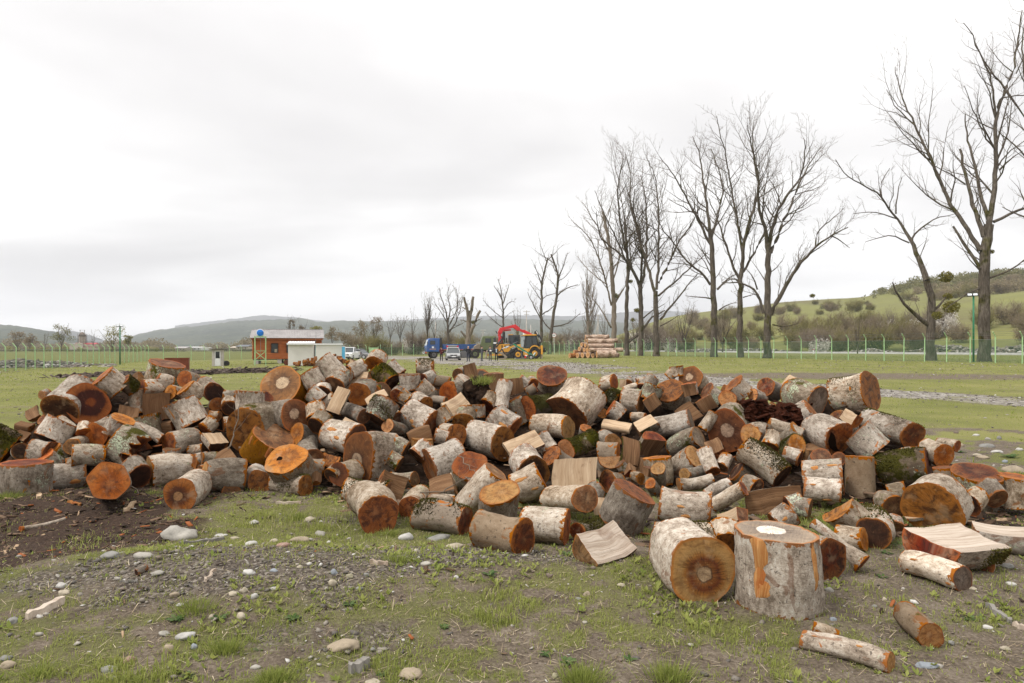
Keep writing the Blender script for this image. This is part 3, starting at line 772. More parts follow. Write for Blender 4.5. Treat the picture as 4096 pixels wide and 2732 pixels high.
FACE = {'O': face_mat("orange_cut", [(0.0, (0.30, 0.13, 0.045)), (0.3, (0.19, 0.065, 0.018)), (0.62, (0.30, 0.105, 0.026)), (0.95, (0.36, 0.15, 0.045))], DK, 0.45),
  'A': face_mat("mottled_orange_cut", [(0.0, (0.28, 0.14, 0.06)), (0.25, (0.24, 0.10, 0.034)), (0.6, (0.24, 0.092, 0.026)), (0.95, (0.30, 0.125, 0.040))], DK, 0.75, 0.5),
  'R': face_mat("rust_red_cut", [(0.0, (0.17, 0.075, 0.034)), (0.35, (0.10, 0.028, 0.011)), (0.7, (0.16, 0.050, 0.016)), (0.95, (0.24, 0.090, 0.030))], (0.026, 0.009, 0.005), 0.7),
  'B': face_mat("dark_red_cut", [(0.0, (0.085, 0.022, 0.010)), (0.3, (0.13, 0.032, 0.010)), (0.65, (0.17, 0.060, 0.020)), (0.95, (0.22, 0.095, 0.035))], (0.020, 0.007, 0.004), 0.8),
  'D': face_mat("brown_cut", [(0.0, (0.26, 0.165, 0.092)), (0.28, (0.17, 0.095, 0.046)), (0.6, (0.125, 0.060, 0.027)), (0.95, (0.19, 0.095, 0.040))], (0.030, 0.016, 0.009), 0.6),
  'Y': face_mat("tan_cut", [(0.0, (0.34, 0.20, 0.095)), (0.4, (0.30, 0.155, 0.062)), (0.75, (0.36, 0.20, 0.085)), (0.95, (0.40, 0.24, 0.115))], (0.085, 0.038, 0.016), 0.5, 0.3),
  'T': face_mat("bright_tan_cut", [(0.0, (0.46, 0.28, 0.13)), (0.35, (0.38, 0.20, 0.075)), (0.75, (0.44, 0.26, 0.105)), (0.95, (0.40, 0.20, 0.070))], (0.13, 0.055, 0.020), 0.55, 0.3),
  'C': face_mat("pale_core_cut", [(0.0, (0.40, 0.30, 0.205)), (0.30, (0.37, 0.27, 0.18)), (0.335, (0.085, 0.040, 0.019)), (0.65, (0.155, 0.070, 0.028)), (0.95, (0.18, 0.078, 0.030))], (0.050, 0.022, 0.011), 0.5, 0.3, warp=0.12),
  'K': face_mat("black_stained_cut", [(0.0, (0.060, 0.028, 0.015)), (0.5, (0.034, 0.014, 0.008)), (0.85, (0.060, 0.024, 0.011)), (0.97, (0.20, 0.085, 0.032))], (0.012, 0.006, 0.004), 0.6),  # near-black: stain plus painted shade for ends turned from the light
  'Q': face_mat("black_ring_cut", [(0.0, (0.22, 0.085, 0.028)), (0.17, (0.19, 0.070, 0.022)), (0.26, (0.052, 0.018, 0.010)), (0.60, (0.036, 0.012, 0.007)), (0.72, (0.22, 0.088, 0.028)), (0.95, (0.33, 0.145, 0.048))], DK, 0.25, 0.3, warp=0.16),
  'F': face_mat("fan_streaked_cut", [(0.0, (0.34, 0.20, 0.10)), (0.24, (0.33, 0.19, 0.09)), (0.29, (0.055, 0.022, 0.010)), (0.55, (0.12, 0.042, 0.014)), (0.75, (0.27, 0.105, 0.030)), (0.95, (0.32, 0.135, 0.045))], (0.035, 0.014, 0.008), 0.3, 0.25, fan=True, warp=0.05),
  'G': face_mat("ring_stained_cut", [(0.0, (0.33, 0.235, 0.150)), (0.19, (0.31, 0.215, 0.135)), (0.225, (0.055, 0.030, 0.017)), (0.27, (0.155, 0.058, 0.020)), (0.44, (0.085, 0.022, 0.009)), (0.58, (0.20, 0.085, 0.028)), (0.72, (0.265, 0.155, 0.067)), (0.95, (0.30, 0.165, 0.068))], (0.07, 0.026, 0.011), 0.45, 0.3, warp=0.11),
  'U': face_mat("grey_weathered_cut", [(0.0, (0.28, 0.23, 0.18)), (0.5, (0.20, 0.155, 0.115)), (0.95, (0.15, 0.105, 0.070))], (0.05, 0.035, 0.024), 0.6, 0.5),
  'V': face_mat("white_oval_cut", [(0.0, (0.60, 0.53, 0.455)), (0.36, (0.60, 0.53, 0.455)), (0.385, (0.16, 0.125, 0.098)), (0.7, (0.19, 0.15, 0.115)), (0.95, (0.25, 0.195, 0.145))], (0.075, 0.055, 0.043), 0.3, 0.4, warp=0.07),
  'E': face_mat("littered_cut", [(0.0, (0.060, 0.043, 0.032)), (0.7, (0.055, 0.038, 0.027)), (0.8, (0.24, 0.10, 0.035)), (0.95, (0.30, 0.13, 0.045))], (0.03, 0.02, 0.014), 0.6, 0.2)}
def split_mat(name, stops, dark=(0.07, 0.035, 0.016), stain=0.5):
 t = NT(name, 0.85, 0.15)
 uv = t.uv(); r = t.rand()
 sv = t.vmath('ADD', uv, t.comb(t.math('MULTIPLY', r, 31.0), t.math('MULTIPLY', r, 17.0), 0.0))
 wv = t.noise(sv, 3.0, 2.0, 0.5)
 w2 = t.vmath('ADD', sv, t.comb(t.math('MULTIPLY', wv, 0.09), 0.0, 0.0))
 gr = t.noise(t.scale(w2, (70, 2.2, 1)), 1.0, 5.0, 0.7)
 g2 = t.noise(t.scale(w2, (14, 1.0, 1)), 1.0, 4.0, 0.6)
 c = t.ramp(t.math('ADD', t.math('MULTIPLY', gr, 0.55), t.math('MULTIPLY', g2, 0.45)), stops)
 st = t.noise(sv, 5.0, 4.0, 0.6, 0.5)
 c = t.mix(t.math('MULTIPLY', t.mapr(st, 0.52, 0.70), stain), c, dark)
 t.col(c); t.bump(t.math('ADD', gr, g2), 0.6, 0.012)
 return t.mat
SPLIT = {'p': split_mat("pale_split_wood", [(0.3, (0.20, 0.125, 0.07)), (0.45, (0.36, 0.25, 0.155)), (0.58, (0.47, 0.35, 0.235)), (0.75, (0.55, 0.43, 0.31))], (0.14, 0.075, 0.04), 0.45),
         'b': split_mat("brown_split_wood", [(0.3, (0.055, 0.026, 0.013)), (0.48, (0.135, 0.070, 0.034)), (0.62, (0.22, 0.125, 0.064)), (0.8, (0.33, 0.21, 0.12))]),
         'x': split_mat("grain_bleached_wood", [(0.3, (0.17, 0.12, 0.085)), (0.43, (0.33, 0.26, 0.20)), (0.56, (0.47, 0.395, 0.325)), (0.8, (0.56, 0.49, 0.42))], (0.17, 0.10, 0.065), 0.55)}
M_BARE = split_mat("bare_orange_wood", [(0.3, (0.16, 0.050, 0.014)), (0.46, (0.29, 0.115, 0.032)), (0.57, (0.40, 0.205, 0.075)), (0.75, (0.46, 0.29, 0.13))], (0.28, 0.060, 0.012), 0.6)
t = NT("moss", 1.0, 0.05); s_ = t.sep(t.uv())
t.col(t.ramp(s_[0], [(0.0, (0.022, 0.021, 0.008)), (0.45, (0.052, 0.047, 0.013)), (0.8, (0.085, 0.076, 0.019)), (1.0, (0.115, 0.075, 0.022))]))
M_MOSS = t.mat
M_HOLE = flat("hollow_rot", (0.010, 0.006, 0.004), 1.0, spec=0.0)  # flat patch on the cut face, a hollow's shade put into its colour
TILE = {'A1': (0, 1200, 2.939), 'A2': (800, 1200, 2.939), 'A3': (1600, 1200, 2.939), 'A4': (2400, 1200, 2.939),
  'B1': (0, 1640, 2.867), 'B2': (800, 1640, 2.867), 'B3': (1600, 1640, 2.867), 'B4': (2400, 1640, 2.867),
  'C': (3200, 1480, 2.624), 'D': (3076, 2000, 2.305), 'E': (0, 0, 0.574), 'N': (0, 0, 1.0)}
# survey of the heap's outer surface: for each bearing the front foot, the crest and how far away each is
_BU = [-400, 0, 300, 700, 900, 1250, 1400, 1600, 2000, 2250, 2500, 2750, 3100, 3350, 3500, 3700, 4000, 4500]
_V0 = [1990, 1995, 2005, 2040, 2010, 1990, 2100, 2130, 2230, 2230, 2270, 2300, 2260, 2240, 2230, 2200, 2180, 2180]
_CU = [-400, 0, 100, 200, 400, 600, 750, 900, 1050, 1180, 1300, 1500, 1700, 1900, 2200, 2500, 2700, 2850, 3000, 3200, 3400, 3550, 3650, 3800, 4000, 4500]
_V1 = [1800, 1790, 1650, 1530, 1470, 1440, 1520, 1520, 1480, 1450, 1430, 1430, 1440, 1450, 1455, 1500, 1455, 1480, 1510, 1500, 1490, 1560, 1640, 1760, 1830, 1850]
_D1 = [8.6, 8.5, 8.5, 8.6, 9.0, 9.6, 9.6, 9.4, 9.2, 9.5, 9.8, 10.2, 10.7, 11.0, 11.2, 11.0, 10.8, 10.4, 10.0, 9.6, 9.3, 8.9, 8.5, 7.6, 7.0, 6.5]
def heap_depth(u, v):
 v0 = np.interp(u, _BU, _V0); v1 = np.interp(u, _CU, _V1); d1 = np.interp(u, _CU, _D1)
 d0 = CH * FP / (v0 - HZ)
 return d0 + (d1 - d0) * np.clip((v0 - v) / (v0 - v1), -0.25, 1.15)
def cross_section(shape, n, seed, ang, stretch, poly):
 """closed outline of unit radius as (x, y) with a tag per edge: 0 bark, 1 split"""
 rs = random.Random(seed)
 am = [(k, rs.uniform(0.25, 1) * a, rs.uniform(0, 6.28)) for k, a in ((2, 0.075), (3, 0.045), (4, 0.03), (5, 0.022), (7, 0.012))]
 def rad(th):
  r = 1 + sum(a * math.cos(k * th + p) for k, a, p in am)
  if poly:
   q = (th - am[0][2]) % (math.pi / 3) - math.pi / 6
   r = 0.35 * r + 0.65 * math.cos(math.pi / 6) / math.cos(q) * 1.06
  return r
 pt = lambda th, k=1.0: (rad(th) * math.cos(th) * k, rad(th) * math.sin(th) * k)
 pts, tg = [], []
 if shape == 'R':
  for i in range(n):
   pts.append(pt(2 * math.pi * i / n)); tg.append(0)
 elif shape == 'H':
  off = rs.uniform(-0.05, 0.22); phi = math.acos(off)
  m = int(n * (math.pi - phi) / math.pi) + 2
  for i in range(m + 1):
   th = ang + phi + (2 * math.pi - 2 * phi) * i / m
   pts.append(pt(th)); tg.append(0)
  tg[-1] = 1
  a, b = pts[-1], pts[0]
  for i in range(1, 8):
   k = i / 8; w = rs.uniform(-0.045, 0.045) - 0.05 * math.sin(k * math.pi)
   pts.append((a[0] + (b[0] - a[0]) * k + math.cos(ang) * w, a[1] + (b[1] - a[1]) * k + math.sin(ang) * w)); tg.append(1)
 elif shape == 'Q':
  ap = (math.cos(ang) * 0.62, math.sin(ang) * 0.62)
  m = n // 2
  for i in range(m + 1):
   th = ang + math.pi - 1.25 + 2.5 * i / m
   pts.append(pt(th)); tg.append(0)
  tg[-1] = 1
  for a, b in ((pts[-1], ap), (ap, pts[0])):
   for i in range(0 if a is ap else 1, 5):
    k = i / 5; w = rs.uniform(-0.03, 0.03) if i else 0
    pts.append((a[0] + (b[0] - a[0]) * k + w, a[1] + (b[1] - a[1]) * k + w)); tg.append(1)
 else:
  h = rs.uniform(0.26, 0.36); c, s = math.cos(ang), math.sin(ang)
  loc = [(h + rs.uniform(-.05, .05), -1 + 2 * i / 8) for i in range(9)] + [(-h * 0.2, 1.07)] + [(-h + rs.uniform(-.05, .05), 1 - 2 * i / 8) for i in range(9)] + [(0, -1.04)]
  pts = [(x * c - y * s, x * s + y * c) for x, y in loc]
  tg = [1] * 8 + [0, 0] + [1] * 8 + [1, 1]
 if stretch:
  ca, sa, k = stretch
  out = []
  for x, y in pts:
   p = x * ca + y * sa; q = -x * sa + y * ca
   p *= 1 + k
   out.append((p * ca - q * sa, p * sa + q * ca))
  pts = out
 return pts, tg
def compact(V, F, UV):
 F = np.asarray(F); used = np.unique(F); mp = np.full(len(V), -1); mp[used] = np.arange(len(used))
 return V[used], mp[F], UV[used]
def facing(A, nvec):
 """turn (right, up, toward the viewer) given at point A into a world vector"""
 w = (A - Vector((0, 0, CH))).normalized()
 rt = w.cross(Vector((0, 0, 1))).normalized(); up = rt.cross(w)
 return rt * nvec[0] + up * nvec[1] - w * nvec[2]
def make_log(A, B, r, rB, shape, bark, face, seed, nvec=(0, 0.3, 1), stretch=None, opts='', parent=None, name='log', split='b', big=False):
 A, B = Vector(A), Vector(B)
 ax = (B - A); L = ax.length; ax.normalize()
 C = (A + B) / 2
 rt = facing(C, (1, 0, 0)); e1 = (rt - ax * rt.dot(ax))
 if e1.length < 0.2:
  rt = facing(C, (0, 1, 0)); e1 = rt - ax * rt.dot(ax)
 e1.normalize(); e2 = ax.cross(e1)
 M = Matrix(((e1.x, e2.x, ax.x, C.x), (e1.y, e2.y, ax.y, C.y), (e1.z, e2.z, ax.z, C.z), (0, 0, 0, 1)))
 nw = facing(C, nvec); ang = math.atan2(nw.dot(e2), nw.dot(e1))
 st = None
 if stretch:
  sw = facing(C, (stretch[0], stretch[1], 0)); q = math.hypot(sw.dot(e1), sw.dot(e2)) or 1
  st = (sw.dot(e1) / q, sw.dot(e2) / q, stretch[2])
 n = 40 if big else 26
 pts, tg = cross_section(shape, n, seed, ang, st, 'y' in opts)
 rs = random.Random(seed + 1)
 K = len(pts); nz = int(min(14, max(5, L / r * 3.5))) * (2 if big and L < 1 else 1)
 px = np.array(pts)
 tl = .03 if 'v' in opts else .13
 tA = (rs.uniform(-tl, tl), rs.uniform(-tl, tl)); tB = (rs.uniform(-tl, tl), rs.uniform(-tl, tl))
 bend = (rs.uniform(-.06, .06) * L, rs.uniform(-.06, .06) * L)
 V = [];
 so = Vector((seed * 3.17 % 91, seed * 1.31 % 57, seed * 0.77 % 33))
 tgn = np.array(tg)
 isbark = (tgn == 0) | (np.roll(tgn, 1) == 0)
 for j in range(nz + 1):
  k = j / nz; z = (k - 0.5) * L
  rr = r + (rB - r) * k
  if 'p' in opts: rr = r * (1 - 0.55 * min(1, k * 2.6)) if k < 0.385 else r * 0.45 + (rB - r * 0.45) * (k - 0.385) / 0.615
  bx = bend[0] * 4 * k * (1 - k); by = bend[1] * 4 * k * (1 - k)
  for i in range(K):
   x, y = px[i]
   q = Vector((x * rr, y * rr, z))
   nz1 = mnoise.noise(q * (1.1 / r) * 0.9 + so) * 0.07 + mnoise.noise(q * 14 + so) * 0.022
   if not isbark[i]: nz1 *= 0.7
   s_ = 1 + nz1
   zz = z
   wA, wB = (1 - k) ** 4, k ** 4
   zz += (tA[0] * x + tA[1] * y) * r * wA + (tB[0] * x + tB[1] * y) * r * wB
   if wA + wB > .5: zz += r * (0.035 * mnoise.noise(Vector((x * 7, y * 7, seed + k * 9))) + 0.02 * mnoise.noise(Vector((x * 19, y * 19, seed + k * 5))))
   if 'j' in opts: zz -= abs(mnoise.noise(Vector((x * 2.6, y * 2.6, seed)))) * 0.9 * r * wA * -1 - 0.25 * r * wA * math.sin(9 * math.atan2(y, x))
   V.append((x * rr * s_ + bx, y * rr * s_ + by, zz))
 V = np.array(V)
 per = np.concatenate([[0], np.cumsum(np.hypot(*(np.roll(px, -1, 0) - px).T))])[:K] * r
 UV = np.stack([np.tile(per, nz + 1), np.repeat(np.minimum(np.arange(nz + 1), nz - np.arange(nz + 1)) / nz * L, K)], -1)
 UVs = np.stack([np.tile(per, nz + 1), np.repeat(np.arange(nz + 1) / nz * L, K)], -1)
 fb, fsp = [], []
 for j in range(nz):
  for i in range(K):
   i2 = (i + 1) % K
   (fb if tg[i] == 0 else fsp).append((j * K + i, j * K + i2, (j + 1) * K + i2, (j + 1) * K + i))
 if parent is None:
  root = empty(name); root.matrix_world = M
  Mi = Matrix.Identity(4)
 else:
  root = parent; Mi = parent.matrix_world.inverted() @ M
 def child(nm, me):
  o = link(nm, me, root); o.matrix_local = Mi; return o
 if fb:
  v_, f_, u_ = compact(V, fb, UV)
  child('bark' if parent is None else 'branch_bark', np_mesh('bark', v_, f_, BARK[bark], True, uv=u_))
 if fsp:
  v_, f_, u_ = compact(V, fsp, UVs)
  child('split_face', np_mesh('split_face', v_, f_, SPLIT[split], False, uv=u_))
 fac = FACE.get(face) or SPLIT['p']
 for end in (0, 1):
  ring = V[:K] if end == 0 else V[-K:]
  cen = ring.mean(0); vs = []; uv = []; ed = []
  fr = (1.0, 0.94, 0.72, 0.42, 0.16)
  rad0 = np.hypot(px[:, 0], px[:, 1]).max()
  for f in fr:
   p = cen + (ring - cen) * f
   zn = np.array([mnoise.noise(Vector((q[0] * 9, q[1] * 9, seed))) for q in p]) * 0.05 * r * (1 - f * 0.6) * (3.2 if 'j' in opts else 1)
   p = p.copy(); p[:, 2] += zn * (1 if f < 1 else 0)
   vs.append(p); uv.append(px * f / (1.0 if shape == 'R' else rad0 * 0.9)); ed.append(np.full(K, f))
  vs.append(cen[None]); uv.append(np.zeros((1, 2)) + px.mean(0)); ed.append(np.zeros(1))
  vs = np.concatenate(vs); uv = np.concatenate(uv); ed = np.concatenate(ed)
  fs = []
  for q in range(len(fr) - 1):
   for i in range(K):
    i2 = (i + 1) % K
    a = (q * K + i, (q + 1) * K + i, (q + 1) * K + i2, q * K + i2)
    fs.append(a if end else a[::-1])
  o_ = (len(fr) - 1) * K; cc = len(vs) - 1
  for i in range(K):
   i2 = (i + 1) % K
   fs.append((o_ + i, cc, o_ + i2) if end else (o_ + i2, cc, o_ + i))
  me = np_mesh('cut_end', vs, fs, fac if end == 0 else FACE['D' if face in 'KCQ' else face if face in FACE else 'D'], True, uv=uv)
  at_ = me.attributes.new('edge', 'FLOAT', 'POINT'); at_.data.foreach_set('value', ed.astype(np.float32))
  child('cut_end', me)
 camv = (Vector((0, 0, CH)) - C).normalized()
 def surf(i, j, fi, fj, lift):
  a = V[j * K + i] * (1 - fi) + V[j * K + (i + 1) % K] * fi
  b = V[(j + 1) * K + i] * (1 - fi) + V[(j + 1) * K + (i + 1) % K] * fi
  p = a * (1 - fj) + b * fj
  h = math.hypot(p[0], p[1]) or 1
  return Vector((p[0] + p[0] / h * lift, p[1] + p[1] / h * lift, p[2]))
 def at_theta(th, z, lift):
  """point on the bark at angle th, height z"""
  k = min(max(z / L + 0.5, 0.0), 0.9999) * nz; j = int(k)
  i = int((th % (2 * math.pi)) / (2 * math.pi) * K) if shape == 'R' else 0
  return surf(i, j, (th % (2 * math.pi)) / (2 * math.pi) * K - i, k - j, lift)
 if shape == 'R' and (face == 'V' or any(q in opts for q in 'oL')):
  np_ = 3 if 'V' not in opts else 0
  spots = []
  tries = 0
  cam_l = M.inverted().to_3x3() @ camv
  tc = math.atan2(cam_l.y, cam_l.x)
  if 'V' in opts or face == 'V':
   spots = [(tc + 0.45, 0.17, 0.055, 0.13), (tc + 0.48, -0.02, 0.048, 0.10), (tc - 0.86, 0.10, 0.02, 0.13), (tc + 0.36, -0.075, 0.05, 0.06)]
   # local z runs downward for the upright stump
   spots = [(a, -b * L / 0.52, c, d) for a, b, c, d in spots]
  else:
   for _ in range(2):
    spots.append((tc + rs.uniform(-1.0, 1.0), rs.uniform(-.4, .4) * L, rs.uniform(.06, .17) * r, rs.uniform(.16, .45) * r))
  for th0, z0, wth, hz in spots:
   m = 14; vs = [at_theta(th0, z0, 0.006)]
   for ringk in (0.6, 1.0):
    for i in range(m):
     a = 2 * math.pi * i / m; k = ringk * rs.uniform(0.72, 1.22)
     vs.append(at_theta(th0 + math.cos(a) * wth / r * k, z0 + math.sin(a) * hz * k, 0.006 if ringk < 1 else 0.001))
   fs = [(0, 1 + i, 1 + (i + 1) % m) for i in range(m)] + [(1 + i, 1 + m + i, 1 + m + (i + 1) % m, 1 + (i + 1) % m) for i in range(m)]
   va = np.array([v[:] for v in vs])
   child('bare_patch', np_mesh('bare_patch', va, fs, M_BARE, True, uv=np.stack([va[:, 0] + va[:, 1], va[:, 2]], -1)))
 moss = 3600 if 'M' in opts else 2600 if bark == 'm' else 1100 if 'm' in opts else 0
 if moss and parent is None:
  R3 = M.to_3x3(); rsn = np.random.RandomState(seed)
  fa = np.array(fb); c4 = V[fa]
  nrm = np.cross(c4[:, 2] - c4[:, 0], c4[:, 3] - c4[:, 1]); area = np.linalg.norm(nrm, axis=1); nrm /= area[:, None] + 1e-9
  R3n = np.array(R3); nw_ = nrm @ R3n.T; cw = c4.mean(1) @ R3n.T
  nse = np.array([mnoise.noise(Vector(q) * 5.0 + so) for q in cw])
  wgt = area * np.clip(nw_[:, 2] * .8 - 0.1 + 1.9 * nse + (0.45 if bark == 'm' else 0), 0, 1) ** 2
  if 'M' in opts: wgt = area * np.clip(nw_[:, 2] + 0.2 + 0.9 * nse, 0, 1) ** 2
  if wgt.sum() > 1e-9:
   pick = rsn.choice(len(fa), moss, p=wgt / wgt.sum())
   ab = rsn.rand(moss, 2)
   q = c4[pick]
   p = (q[:, 0] * ((1 - ab[:, :1]) * (1 - ab[:, 1:])) + q[:, 1] * (ab[:, :1] * (1 - ab[:, 1:])) + q[:, 2] * (ab[:, :1] * ab[:, 1:]) + q[:, 3] * ((1 - ab[:, :1]) * ab[:, 1:]))
   nn = nrm[pick]; h = rsn.uniform(0.004, 0.016, (moss, 1)); d1 = rsn.randn(moss, 3) * 0.006
   tri = np.stack([p + d1 - nn * 0.003, p - d1 - nn * 0.003, p + nn * h + rsn.randn(moss, 3) * 0.004], 1).reshape(-1, 3)
   tv = np.repeat(np.clip(0.4 * rsn.rand(moss) + 0.6 * (nse[pick] * 0.8 + 0.5), 0, 1), 3)
   child('moss', np_mesh('moss', tri, np.arange(moss * 3).reshape(-1, 3), M_MOSS, False, uv=np.stack([tv, tv], -1)))
 if 'h' in opts:
  m = 9; a0 = V[:K].mean(0)
  va = [(a0[0] - 0.30 * r + 0.14 * r * math.cos(6.28 * i / m) * rs.uniform(.8, 1.2), a0[1] - 0.05 * r + 0.15 * r * math.sin(6.28 * i / m) * rs.uniform(.8, 1.2), a0[2] - 0.035 * r) for i in range(m)]
  child('rot_hole', np_mesh('rot_hole', va, [tuple(range(m))[::-1]], M_HOLE))
 if 'd' in opts:
  a0 = V[:K].mean(0)
  va = [(a0[0] + r * x, a0[1] + r * y, a0[2] - 0.03 * r) for x, y in ((-.02, .8), (-.2, .5), (-.25, .1), (-.35, -.3), (-.62, -.55), (-.82, .0), (-.7, .45), (-.35, .75))]
  child('rot_hole', np_mesh('rot_hole', va, [tuple(range(8))], M_HOLE))
 return root
def end_ratio(A, ax):
 """how flat the sawn end at A, square to ax, looks: minor over major axis of its picture"""
 e1 = ax.orthogonal().normalized(); e2 = ax.cross(e1); q = []
 for e_ in (e1, e2): q.append(((e_.x - e_.y * A.x / A.y), (e_.z - e_.y * (A.z - CH) / A.y)))
 (a, c), (b, d) = q
 s1 = a * a + b * b + c * c + d * d; s2 = math.sqrt(max(0, s1 * s1 - 4 * (a * d - b * c) ** 2))
 return math.sqrt(max(0, (s1 - s2) / (s1 + s2))), math.sqrt((s1 + s2) / 2)
def best_depth(A, fB, dA, k):
 w = (A - Vector((0, 0, CH))).normalized(); best = (9, dA)
 for i in range(161):
  d = dA * (0.55 + 0.0125 * i * (1 if i < 80 else 1.3)); ax = fB(d) - A
  if ax.length < 1e-4: continue
  ax.normalize(); q = end_ratio(A, ax)[0]
  if ax.dot(w) < 0: q = -q
  if abs(q - k) < best[0]: best = (abs(q - k), d)
 return best[1]
def solve_axis(A, ua, va, ub, vb, dA, k, r):
 B = P(ub, vb, best_depth(A, lambda d: P(ub, vb, d), dA, k))
 L = (B - A).length
 Lc = min(max(L, 1.5 * r), 5.5 * r)
 return A + (B - A).normalized() * Lc
